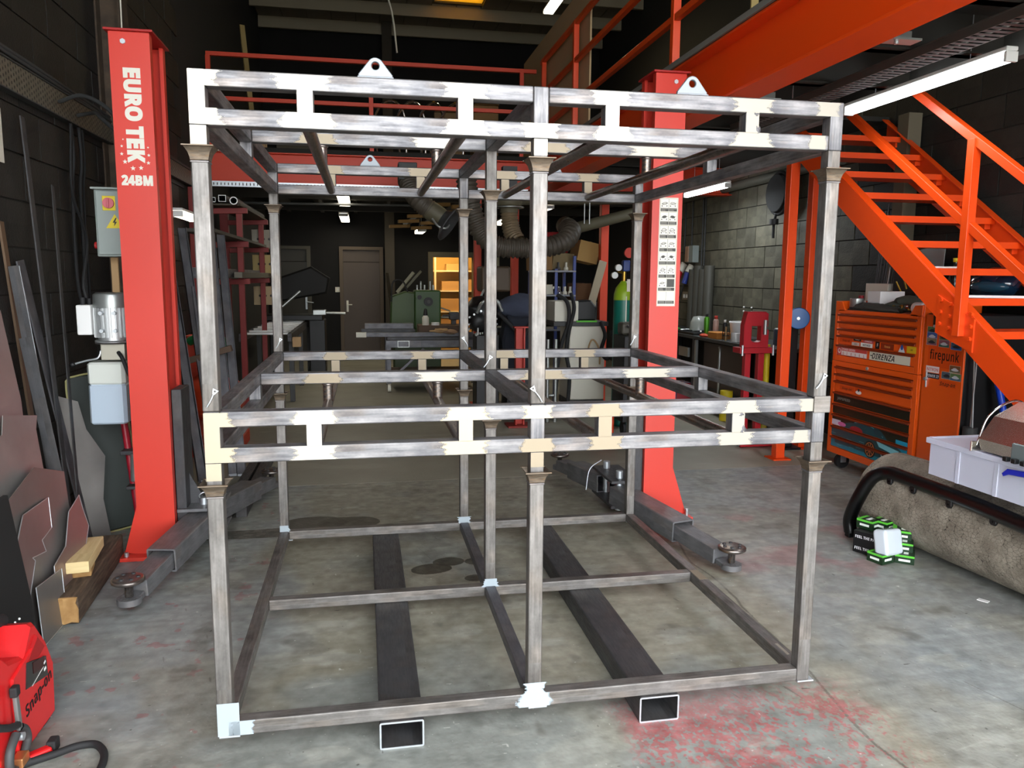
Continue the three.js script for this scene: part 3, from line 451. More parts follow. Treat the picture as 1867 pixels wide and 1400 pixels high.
{
  const L = liftColumn(-0.785, -0.585, -2.07, -2.4, 1, 'red lift column with white lettering and swing arms beside the black wall');
  // flared base gusset and plate
  mesh(L, 'base_gusset', xf(ext([[-0.785, 0.02], [-0.86, 0.03], [-0.785, 0.3]], 0.012), [0, 0, -2.085]), M.red);
  mesh(L, 'base_gusset', xf(ext([[-0.785, 0.02], [-0.86, 0.03], [-0.785, 0.3]], 0.012), [0, 0, -2.38]), M.red);
  mesh(L, 'base_plate', bb(-0.88, -0.57, 0, 0.022, -2.42, -2.0, 0.004), M.red);
  mesh(L, 'floor_bolt', merge(rod([-0.62, 0.02, -2.03], [-0.62, 0.05, -2.03], 0.012, 6), rod([-0.84, 0.02, -2.03], [-0.84, 0.045, -2.03], 0.012, 6)), M.zinc);
  const lm = mat('#dfddd0', 0.55);
  const put = (s, w, h, fat, x, y, rz) => { const g = text(s, 0.1, 0.0006, fat); g.computeBoundingBox(); const q = g.boundingBox.getSize(V()); mesh(L, 'lettering', xf(g, [x, y, -2.0697], [0, 0, rz], [w / q.x, h / q.y, 1]), lm); };
  // the maker's name reads downwards
  put('EURO', 0.27, 0.088, 0.006, -0.681, 2.53, -PI / 2); put('TEK', 0.19, 0.088, 0.006, -0.681, 2.275, -PI / 2);
  put('24BM', 0.158, 0.055, 0.006, -0.683, 2.09, 0);
  const star = (r) => shape(Array.from({ length: 10 }, (_, i) => { const a = PI / 2 + i * PI / 5, q = i % 2 ? r * 0.42 : r; return [Math.cos(a) * q, Math.sin(a) * q]; }));
  for (const [x, y, r] of [[-0.742, 2.3, 0.005], [-0.75, 2.265, 0.008], [-0.752, 2.225, 0.01], [-0.738, 2.185, 0.013], [-0.7, 2.152, 0.014], [-0.66, 2.155, 0.013], [-0.622, 2.182, 0.011], [-0.618, 2.222, 0.009], [-0.62, 2.262, 0.006]]) mesh(L, 'printed_star', xf(ext(star(r), 0.0008), [x, y, -2.0695]), lm);
  mesh(L, 'lift_cable', rod([-0.592, 0.7, -2.1], [-0.592, 2.8, -2.1], 0.006, 8), M.zinc);
  // carriage and arms
  const arm = (t, piv, pad, padR = 0.075) => {
    const a = V(...piv), b = V(...pad), d = b.clone().sub(a).normalize(), L = a.distanceTo(b), e = a.clone().addScaledVector(d, L * 0.62), i0 = a.clone().addScaledVector(d, L * 0.5), i1 = a.clone().addScaledVector(d, L * 0.93);
    const m = mesh(t, 'swing_arm', aim(hollow(0.15, 0.125, a.distanceTo(e), 0.009, 0.01), a, e), M.arm);
    mesh(m, 'inner_box', bar([i0.x, i0.y - 0.005, i0.z], [i1.x, i1.y - 0.012, i1.z], 0.115, 0.085, 0.006), M.arm);
    mesh(m, 'tongue', bar([i1.x, i1.y - 0.035, i1.z], [b.x, b.y - 0.04, b.z], 0.095, 0.03, 0.008), M.arm);
    mesh(m, 'tongue_nose', rod([b.x, b.y - 0.055, b.z], [b.x, b.y - 0.025, b.z], 0.055, 18), M.arm);
    mesh(m, 'lifting_pad', xf(lathe([[0.001, 0.075], [padR - 0.012, 0.075], [padR, 0.068], [padR, 0.055], [padR - 0.01, 0.048], [0.02, 0.046], [0.018, -0.02], [0.001, -0.02]], 20), [b.x, b.y, b.z]), M.pipe);
    for (let k = 0; k < 6; k++) mesh(m, 'pad_stud', xf(lathe([[0.001, 0.008], [0.01, 0.006], [0.011, 0]], 8), [b.x + Math.cos(k) * padR * 0.6, b.y + 0.074, b.z + Math.sin(k) * padR * 0.6]), M.dark);
  };
  const carr = L;
  mesh(carr, 'slide_block', bb(-0.585, -0.53, 0.1, 0.95, -2.34, -2.13, 0.005), M.dark);
  for (const y of [0.08, 0.24]) mesh(carr, 'pivot_plate', bb(-0.58, -0.34, y, y + 0.02, -2.46, -2.1, 0.004), M.arm);
  mesh(carr, 'gusset', xf(ext([[0, 0], [0.1, 0], [0, 0.2]], 0.012), [-0.54, 0.26, -2.24]), M.dark);
  for (const z of [-2.2, -2.36]) { mesh(carr, 'pivot_pin', rod([-0.45, 0.05, z], [-0.45, 0.3, z], 0.022, 14), M.zinc); mesh(carr, 'pull_ring', xf(fix(new THREE.TorusGeometry(0.025, 0.004, 6, 16)), [-0.45, 0.31, z], [0.5, 0.4, 0]), M.zinc); }
  arm(L, [-0.45, 0.17, -2.2], [-0.625, 0.1, -1.3]);
  arm(L, [-0.45, 0.17, -2.36], [-0.2, 0.1, -3.35]);

  const Rc = liftColumn(2.285, 2.485, -2.25, -2.5, -1, 'red lift column and swing arms with a white pictogram safety sticker');
  mesh(Rc, 'base_gusset', xf(ext([[2.485, 0.02], [2.59, 0.03], [2.485, 0.36]], 0.012), [0, 0, -2.27]), M.red);
  mesh(Rc, 'base_gusset', xf(ext([[2.485, 0.02], [2.59, 0.03], [2.485, 0.36]], 0.012), [0, 0, -2.48]), M.red);
  mesh(Rc, 'base_plate', bb(2.26, 2.62, 0, 0.02, -2.54, -2.2, 0.004), M.red);
  mesh(Rc, 'floor_bolt', rod([2.585, 0.02, -2.23], [2.585, 0.07, -2.23], 0.011, 6), M.zinc);
  mesh(Rc, 'chain', pipe([[2.295, 1.3, -2.27], [2.295, 0.6, -2.27]], 0.009, 30, 6), M.dark);
  const st = canvasTex(256, 1280, (c, w, h) => {
    c.fillStyle = '#e9e4d4'; c.fillRect(0, 0, w, h); c.strokeStyle = '#cfc8b4'; c.lineWidth = 6; c.strokeRect(6, 6, w - 12, h - 12);
    for (let r = 0; r < 8; r++) for (let k = 0; k < 2; k++) {
      const x = 16 + k * 114, y = 16 + r * 156, last = r === 7; c.fillStyle = '#f3efe2'; c.fillRect(x, y, 110, 104); c.strokeStyle = '#55524a'; c.lineWidth = 2; c.strokeRect(x, y, 110, 104);
      c.strokeStyle = '#3c3a34'; c.fillStyle = '#3c3a34'; c.lineWidth = 5;
      if (!last) { c.beginPath(); c.ellipse(x + 55, y + 52, 34 - r * 2, 12 + (r % 3) * 4, 0.15 * (k ? 1 : -1), 0, 7); (r % 3 === 1) ? c.fill() : c.stroke(); c.beginPath(); c.moveTo(x + 12, y + 60); c.lineTo(x + 98, y + 46); c.stroke(); c.fillRect(x + 14, y + 74, 12, 16); c.fillRect(x + 80, y + 72, 10, 18); if (r === 6 && k) { c.fillRect(x + 4, y + 4, 102, 96); } }
      c.fillStyle = '#35332e'; c.fillRect(x, y + 108, 110, 36); c.fillStyle = '#9b968a'; for (let i = 0; i < 3; i++) c.fillRect(x + 8, y + 114 + i * 10, 94 - ((i * 37 + r * 13) % 40), 4);
    }
  });
  const [dg, dm] = decal(0.125, 0.68, st); const sm = mesh(Rc, 'safety_sticker', dg, dm); sm.position.set(2.395, 1.755, -2.2485); sm.userData.label = 'white sticker of lift safety pictograms';
  const carr2 = Rc;
  mesh(carr2, 'slide_block', bb(2.23, 2.285, 0.1, 0.95, -2.46, -2.28, 0.005), M.dark);
  for (const y of [0.07, 0.24]) mesh(carr2, 'pivot_plate', bb(2.08, 2.28, y, y + 0.02, -2.75, -2.3, 0.004), M.dark);
  for (const z of [-2.38, -2.66]) mesh(carr2, 'pivot_pin', rod([2.16, 0.04, z], [2.16, 0.31, z], 0.024, 14), M.zinc);
  mesh(carr2, 'release_wire', pipe([[2.0, 0.12, -2.62], [2.03, 0.26, -2.64], [2.12, 0.32, -2.66]], 0.004, 14, 6), M.zinc);
  arm(Rc, [2.16, 0.15, -2.38], [2.43, 0.085, -1.27]);
  arm(Rc, [2.16, 0.15, -2.66], [2.02, 0.12, -3.45]);
}

// ---------- along the left wall ----------
{
  // perforated cable tray on edge, cables over it
  const holes = tex(128, 128, (x, y) => { const a = x % 32, b = (y + (Math.floor(x / 32) % 2) * 16) % 32; const d = Math.hypot((a - 16) / 1.0, (b - 16) / 1.5); return d < 6 ? [26, 24, 20] : mix3([104, 98, 84], [124, 117, 102], v2(x / 20, y / 20, 5)); }, { rep: [8, 8] });
  const tm = new THREE.MeshPhysicalMaterial({ map: holes, roughness: 0.6, metalness: 0.3 });
  const t = thing('wall_cable_tray', 'grey perforated cable tray running along the black left wall', 'cable tray');
  mesh(t, 'perforated_face', bb(XL + 0.035, XL + 0.04, 2.52, 2.67, -7.0, -0.4), tm);
  for (const y of [2.515, 2.67]) mesh(t, 'flange', bb(XL + 0.0, XL + 0.05, y, y + 0.008, -7.0, -0.4, 0.002), M.greyDark);
  for (let i = 0; i < 2; i++) mesh(t, 'cable', pipe([[XL + 0.03, 2.69 + i * 0.02, -0.4], [XL + 0.04, 2.7 + i * 0.02, -2], [XL + 0.03, 2.685 + i * 0.02, -4], [XL + 0.03, 2.69, -7]], 0.011, 30, 6), M.greyDark);
  for (const [i, pts] of [[[XL + 0.05, 2.6, -2.7], [XL + 0.2, 2.62, -2.6], [-0.95, 2.55, -2.5], [-0.82, 2.42, -2.42]], [[XL + 0.05, 2.58, -3.0], [XL + 0.18, 2.58, -2.9], [-1.0, 2.5, -2.6], [-0.82, 2.35, -2.42]]].entries()) single('lift_supply_cable', i ? 'lower grey cable drooping from the wall tray to the red lift column' : 'upper grey cable arching from the wall tray to the red lift column', 'cable', pipe(pts, 0.012, 24, 7), M.greyDark);
  for (const [i, z] of [-2.92, -3.06, -3.12].entries()) single('conduit', ['left black conduit running down the block wall to the motor', 'middle black conduit running down the block wall', 'thin black conduit beside the steel stanchion'][i], 'conduit', pipe([[XL + 0.03, 2.52, z], [XL + 0.035, 2.3, z], [XL + 0.02, 2.1, z + 0.01], [XL + 0.02, 1.5, z + 0.02], [XL + (i ? 0.02 : 0.1), 1.3, z + 0.03]], i === 2 ? 0.008 : 0.012, 24, 7), M.rubber);
  single('pull_cord', 'thin white cord hanging down the brown stanchion', 'cord', pipe([[XL + 0.19, 5.2, -3.6], [XL + 0.18, 3.6, -3.6], [XL + 0.17, 2.75, -3.62]], 0.006, 14, 5), M.whiteWarm);
  const jb = thing('junction_bracket', 'small black clamp bracket on the brown stanchion', 'bracket'); mesh(jb, 'clamp', bb(XL + 0.165, XL + 0.2, 2.85, 2.99, -3.83, -3.6, 0.006), M.black); mesh(jb, 'bolt', rod([XL + 0.2, 2.93, -3.7], [XL + 0.22, 2.93, -3.7], 0.012, 6), M.zinc);
  single('paper_notice', 'pale paper notice taped to the black left wall', 'notice', bb(XL + 0.005, XL + 0.008, 2.15, 2.42, -2.0, -1.75), M.whiteWarm);

  // control box on the left lift column
  const cb = thing('lift_control_box', 'grey lift control box with a yellow isolator and warning triangle', 'control box');
  mesh(cb, 'enclosure', bb(-0.975, -0.79, 1.69, 2.065, -2.44, -2.3, 0.008), M.grey); mesh(cb, 'door', bb(-0.963, -0.8, 1.702, 2.053, -2.3, -2.288, 0.004), M.grey);
  mesh(cb, 'canopy_lip', bb(-0.985, -0.785, 2.06, 2.072, -2.45, -2.275, 0.003), M.grey);
  const iso = mesh(cb, 'isolator_plate', bb(-0.928, -0.86, 1.945, 2.025, -2.288, -2.284, 0.002), M.yellow); mesh(iso, 'isolator_knob', merge(rod([-0.894, 1.985, -2.284], [-0.894, 1.985, -2.268], 0.029, 20), bb(-0.9, -0.888, 1.96, 2.01, -2.268, -2.258, 0.003)), mat('#c8646e', 0.5));
  const wt = mesh(cb, 'warning_sign', xf(ext([[-0.047, 0], [0.047, 0], [0, 0.078]], 0.0015, { bevel: 0.0004 }), [-0.868, 1.848, -2.288]), M.yellow); mesh(wt, 'lightning_symbol', xf(ext([[0.004, 0.055], [-0.012, 0.028], [-0.002, 0.029], [-0.006, 0.008], [0.011, 0.034], [0.001, 0.033], [0.01, 0.055]], 0.001), [-0.868, 1.85, -2.2863]), M.black);
  mesh(cb, 'green_button', rod([-0.975, 1.9, -2.37], [-0.99, 1.9, -2.37], 0.016, 14), mat('#0ea05a', 0.35)); mesh(cb, 'red_button', merge(rod([-0.975, 1.755, -2.37], [-0.99, 1.755, -2.37], 0.01, 12), rod([-0.99, 1.755, -2.37], [-1.003, 1.755, -2.37], 0.02, 16)), mat('#b0292a', 0.35));
  mesh(cb, 'mounting_rail', bb(-0.94, -0.9, 1.4, 1.69, -2.43, -2.41, 0.003), M.tan);

  // hydraulic power unit
  const pu = thing('hydraulic_power_unit', 'silver finned motor over a white fluid tank bolted to the left lift column', 'power unit');
  const mx = -0.925, mz = -2.34, alu = mat('#c4c6c6', 0.42, 0.75);
  mesh(pu, 'motor_body', rod([mx, 1.215, mz], [mx, 1.42, mz], 0.082, 24), alu);
  for (let i = 0; i < 22; i++) { const a = i / 22 * PI * 2; mesh(pu, 'cooling_fin', aim(box(0.004, 0.02, 0.17, 0, 0.09, 0.085), V(mx, 1.235, mz), V(mx, 1.405, mz), V(Math.cos(a), 0, Math.sin(a))), alu); }
  mesh(pu, 'fan_cowl', xf(lathe([[0.001, 0.085], [0.08, 0.085], [0.098, 0.072], [0.1, 0.01], [0.1, 0]], 28), [mx, 1.405, mz]), M.lid);
  mesh(pu, 'end_flange', xf(lathe([[0.001, 0], [0.1, 0], [0.1, 0.018], [0.001, 0.018]], 24), [mx, 1.2, mz]), alu);
  for (const [x, y] of [[-0.96, 1.375], [-0.89, 1.375], [-0.96, 1.275], [-0.89, 1.275]]) mesh(pu, 'mounting_boss', rod([x, y, mz + 0.07], [x, y, mz + 0.108], 0.011, 10), M.zinc);
  const tb = mesh(pu, 'terminal_box', bb(-1.098, -1.02, 1.25, 1.42, mz - 0.06, mz + 0.07, 0.008), M.white); mesh(tb, 'cable_gland', merge(rod([-1.08, 1.42, mz], [-1.08, 1.46, mz], 0.014, 10), rod([-1.045, 1.42, mz], [-1.045, 1.455, mz], 0.012, 10)), M.rubber);
  mesh(pu, 'valve_block', bb(-0.985, -0.855, 1.105, 1.2, mz - 0.06, mz + 0.06, 0.006), mat('#b7b3a4', 0.45, 0.5));
  const lv = mesh(pu, 'release_lever', pipe([[-0.985, 1.16, mz + 0.05], [-1.0, 1.12, mz + 0.06], [-1.06, 1.105, mz + 0.06], [-1.13, 1.085, mz + 0.06]], 0.006, 16, 8), M.zinc); mesh(lv, 'lever_knob', ball(0.017, -1.135, 1.083, mz + 0.06, 14), M.black);
  mesh(pu, 'tank_top', xf(ext([[-0.085, -0.085], [0.085, -0.085], [0.1, -0.06], [0.1, 0.06], [0.085, 0.085], [-0.085, 0.085], [-0.1, 0.06], [-0.1, -0.06]], 0.13, { bevel: 0.012 }), [-0.96, 0.965, mz], [-PI / 2, 0, 0]), mat('#cfd3cb', 0.45));
  mesh(pu, 'fluid_tank', xf(ext([[-0.085, -0.085], [0.085, -0.085], [0.1, -0.06], [0.1, 0.06], [0.085, 0.085], [-0.085, 0.085], [-0.1, 0.06], [-0.1, -0.06]], 0.232, { bevel: 0.01 }), [-0.96, 0.737, mz], [-PI / 2, 0, 0]), mat('#b3c2d0', 0.35));
  mesh(pu, 'hydraulic_hose', pipe([[-0.89, 1.15, mz + 0.06], [-0.86, 1.12, mz + 0.1], [-0.83, 1.03, mz + 0.1], [-0.8, 0.96, mz + 0.08], [-0.79, 0.9, mz + 0.04]], 0.011, 24, 8), M.rubber);
  single('motor_cable', 'black cable dropping into the motor terminal box', 'cable', pipe([[-1.06, 1.46, mz], [-1.07, 1.55, mz], [-1.1, 1.8, mz - 0.2], [-1.26, 2.1, mz - 0.5], [-1.26, 2.5, mz - 0.55]], 0.009, 24, 6), M.rubber);

  // red strut with its silver cylinder and brackets
  const ps = thing('jacking_strut', 'red tubular strut with a silver cylinder standing behind the left lift column', 'strut');
  mesh(ps, 'tube', rod([-0.955, 0.73, -2.52], [-0.875, 0.02, -2.46], 0.02, 14), mat('#a31a2c', 0.4)); mesh(ps, 'cylinder', rod([-0.88, 0.36, -2.42], [-0.872, 0.53, -2.42], 0.026, 16), M.lid); mesh(ps, 'bracket', merge(bb(-0.955, -0.86, 0.52, 0.545, -2.52, -2.41, 0.004), bb(-0.93, -0.84, 0.31, 0.33, -2.5, -2.4, 0.004), bb(-0.9, -0.82, 0.03, 0.06, -2.5, -2.42, 0.004)), M.dark); mesh(ps, 'foot', bb(-0.93, -0.82, 0, 0.03, -2.52, -2.4, 0.006), M.dark);

  // mechanic's creeper board
  const rs = (w, h, r) => { const s = new THREE.Shape(); s.moveTo(-w / 2 + r, 0); s.lineTo(w / 2 - r, 0); s.quadraticCurveTo(w / 2, 0, w / 2, r); s.lineTo(w / 2, h - r); s.quadraticCurveTo(w / 2, h, w / 2 - r, h); s.lineTo(-w / 2 + r, h); s.quadraticCurveTo(-w / 2, h, -w / 2, h - r); s.lineTo(-w / 2, r); s.quadraticCurveTo(-w / 2, 0, -w / 2 + r, 0); return s; };
  const cr = thing('creeper_board', 'dark green padded creeper board with cream piping leaning behind the motor', 'creeper');
  const place = (g) => xf(g, [-1.05, 0.01, -2.62], [-0.1, 0.45, 0.13]);
  mesh(cr, 'pad', place(ext(rs(0.3, 0.98, 0.06), 0.03, { bevel: 0.006 })), mat('#2c3430', 0.6));
  mesh(cr, 'piping', place(pipe([[-0.15, 0.5, 0.03], [-0.15, 0.06, 0.03], [-0.1, 0.0, 0.03], [0.1, 0.0, 0.03], [0.15, 0.06, 0.03], [0.15, 0.92, 0.03], [0.1, 0.98, 0.03], [-0.1, 0.98, 0.03], [-0.15, 0.92, 0.03]], 0.007, 90, 6, true)), mat('#a6a06a', 0.5));
  mesh(cr, 'frame_rail', place(bar([0.17, 0.0, 0.0], [0.17, 0.96, 0.0], 0.03, 0.03)), M.dark);

  // flat bars and strips leaning on the wall
  const flats = [
    [[-1.075, 0.0, -2.21], [-1.265, 1.66, -2.02], 0.09, 0.008, M.scale, 'widest dark flat bar leaning on the left wall'],
    [[-1.1, 0.0, -2.02], [-1.275, 2.42, -2.21], 0.05, 0.008, M.dark, 'tallest dark flat bar leaning on the left wall'],
    [[-1.02, 0.0, -1.9], [-1.275, 2.1, -2.57], 0.035, 0.006, M.dark, 'narrow steel strip slanting towards the conduits on the left wall'],
    [[-0.97, 0.0, -1.62], [-1.19, 1.63, -1.75], 0.004, 0.05, M.dark, 'thin steel strip leaning edge-on beside the widest flat bar'],
    [[-0.93, 0.0, -1.6], [-1.15, 1.28, -1.72], 0.004, 0.06, M.dark, 'shorter thin steel strip leaning edge-on behind the cut sheets'],
    [[-1.12, 0.0, -1.8], [-1.28, 1.85, -1.87], 0.045, 0.012, mat('#5f4a36', 0.7), 'brown painted lath leaning behind the flat bars'],
  ];
  for (const [a, b, w, h, m, l] of flats) { const f = single('flat_bar', l, 'flat bar', bar(a, b, w, h, 0.001, V(1, 0.1, 0)), m); if (h > w) mesh(f, 'bright_edge', bar([a[0] + 0.026, a[1], a[2]], [b[0] + 0.026, b[1], b[2]], 0.004, 0.002, 0, V(1, 0.1, 0)), M.zinc); }

  // offcut sheets: thin plates with cut outlines
  const plateM = (s, lo, hi) => new THREE.MeshPhysicalMaterial({ map: tex(128, 128, (x, y) => mix3(lo, hi, clampf(0.5 + (fbm(x / 40, y / 40, s, 5) - 0.5) * 1.6, 0, 1)), { rep: [1, 1] }), roughness: 0.42, metalness: 0.6 });
  const pm = [plateM(101, [136, 126, 122], [168, 158, 154]), plateM(102, [138, 136, 132], [172, 170, 166]), plateM(103, [120, 117, 114], [152, 148, 144]), plateM(104, [138, 118, 116], [164, 144, 140])];
  // each sheet: outline in (along wall towards the back, up), leaning
  const sheet = (name, label, pts, x, z, lean, m, th = 0.003, rim = false) => {
    const put = (g) => xf(g, [x, 0.004, z], [0, PI / 2, 0]).applyMatrix4(new THREE.Matrix4().makeTranslation(x, 0, 0).multiply(new THREE.Matrix4().makeRotationZ(lean)).multiply(new THREE.Matrix4().makeTranslation(-x, 0, 0)));
    const s = single(name, label, 'sheet metal', put(ext(pts, th)), m);
    if (rim) mesh(s, 'cut_edge', put(merge(...pts.map((p, i) => { const q = pts[(i + 1) % pts.length]; return rod([p[0], p[1], th], [q[0], q[1], th], 0.0022, 5); }))), M.zinc);
    return s;
  };
  single('wavy_offcut', 'dark wavy-edged steel offcut leaning behind the widest flat bar', 'sheet', xf(ext([[0, 0], [0.16, 0], [0.15, 0.25], [0.2, 0.5], [0.12, 0.68], [0.1, 0.85], [0, 0.9]], 0.004), [-1.15, 0.005, -2.3], [-0.08, 0.7, 0.12]), pm[2]);
  sheet('steel_sheet', 'tall brownish steel sheet at the front of the offcuts by the left wall', [[0.2, 0], [1.45, 0], [1.42, 0.6], [1.5, 1.0], [1.48, 1.43], [0.2, 1.46]], -0.99, 0, 0.115, pm[0]);
  sheet('steel_sheet', 'mid-height grey steel sheet with a notched corner among the offcuts', [[0.7, 0], [1.5, 0], [1.5, 0.86], [1.54, 0.92], [1.2, 0.98], [1.16, 0.9], [0.7, 0.86]], -0.965, 0, 0.1, pm[1]);
  sheet('steel_sheet', 'long low steel sheet leaning in front of the other offcuts', [[0.4, 0], [1.58, 0], [1.62, 0.62], [1.3, 0.72], [0.9, 0.62], [0.4, 0.66]], -0.93, 0, 0.09, pm[2]);
  sheet('cut_plate', 'red-tinged plate with a stepped notch leaning on the long low sheet', [[1.0, 0.2], [1.12, 0.34], [1.1, 0.36], [1.24, 0.34], [1.22, 0.4], [1.34, 0.42], [1.36, 0.56], [1.08, 0.56], [0.98, 0.46]], -0.918, 0, 0.088, pm[3], 0.003, true);
  sheet('cut_plate', 'large red-tinged plate with a jagged cut outline above the timber beam', [[1.05, 0.0], [1.6, 0.0], [1.72, 0.14], [1.66, 0.22], [1.74, 0.3], [1.7, 0.4], [1.68, 0.48], [1.52, 0.44], [1.42, 0.3], [1.26, 0.26], [1.24, 0.12], [1.08, 0.1]], -0.905, 0, 0.085, pm[3], 0.003, true);
  sheet('cut_plate', 'small dark rectangular plate propped at the foot of the offcuts', [[0.98, 0], [1.25, 0], [1.28, 0.24], [1.0, 0.26]], -0.885, 0, 0.08, pm[2], 0.003, true);
  const bp = single('black_panel', 'black speckled panel standing in front of the steel offcuts', 'panel', xf(ext([[0.3, 0], [0.92, 0], [0.92, 0.2], [0.8, 0.7], [0.3, 0.72]], 0.02, { bevel: 0.003 }), [-0.905, 0.004, 0], [0, PI / 2, 0.04]), M.blackMatt);
  for (let i = 0; i < 16; i++) mesh(bp, 'white_speck', ball(rnd(0.003, 0.006), -0.882, 0.03 + rnd(0, 0.2), -0.88 + rnd(0, 0.2), 6), M.white);

  // timber
  const oldWood = new THREE.MeshPhysicalMaterial({ map: tex(512, 128, (x, y) => mix3([58, 46, 36], [112, 92, 72], clampf(fbm(x / 50, y / 4, 201, 4) * 1.3 - 0.15, 0, 1)), { rep: [1.2, 3] }), roughness: 0.9 });
  const cutWood = new THREE.MeshPhysicalMaterial({ map: tex(128, 128, (x, y) => mix3([142, 104, 60], [190, 152, 98], fbm(x / 12, y / 12, 203, 4)), { rep: [3, 3] }), roughness: 0.9 });
  const pine = new THREE.MeshPhysicalMaterial({ map: tex(256, 128, (x, y) => mix3([204, 178, 124], [228, 208, 158], fbm(x / 60, y / 5, 205, 3)), { rep: [2, 4] }), roughness: 0.75 });
  const tbm = thing('timber_beam', 'old brown timber beam lying on the floor with a splintered pale end', 'timber');
  const tg = bar([-0.875, 0.068, -1.2], [-0.935, 0.068, -2.1], 0.12, 0.13, 0.008); mesh(tbm, 'beam', tg, oldWood);
  mesh(tbm, 'splintered_end', xf(ext([[-0.058, 0], [-0.03, 0.012], [0, 0.002], [0.03, 0.012], [0.058, 0.006], [0.06, 0.07], [0.05, 0.1], [0.058, 0.128], [-0.02, 0.13], [-0.052, 0.12], [-0.06, 0.06]], 0.014, { bevel: 0.003 }), [-0.875, 0.003, -1.205], [0, 0.06, 0]), cutWood);
  single('wood_block', 'small split wood block on top of the old timber beam', 'wood', xf(box(0.085, 0.045, 0.16, 0, 0, 0, 0.008), [-0.89, 0.157, -1.52], [0.02, 0.2, 0]), cutWood);
  single('pine_batten', 'clean pale pine batten resting across the wood block on the old beam', 'timber', bar([-0.87, 0.206, -1.38], [-0.925, 0.2, -1.78], 0.1, 0.055, 0.004), pine);
}

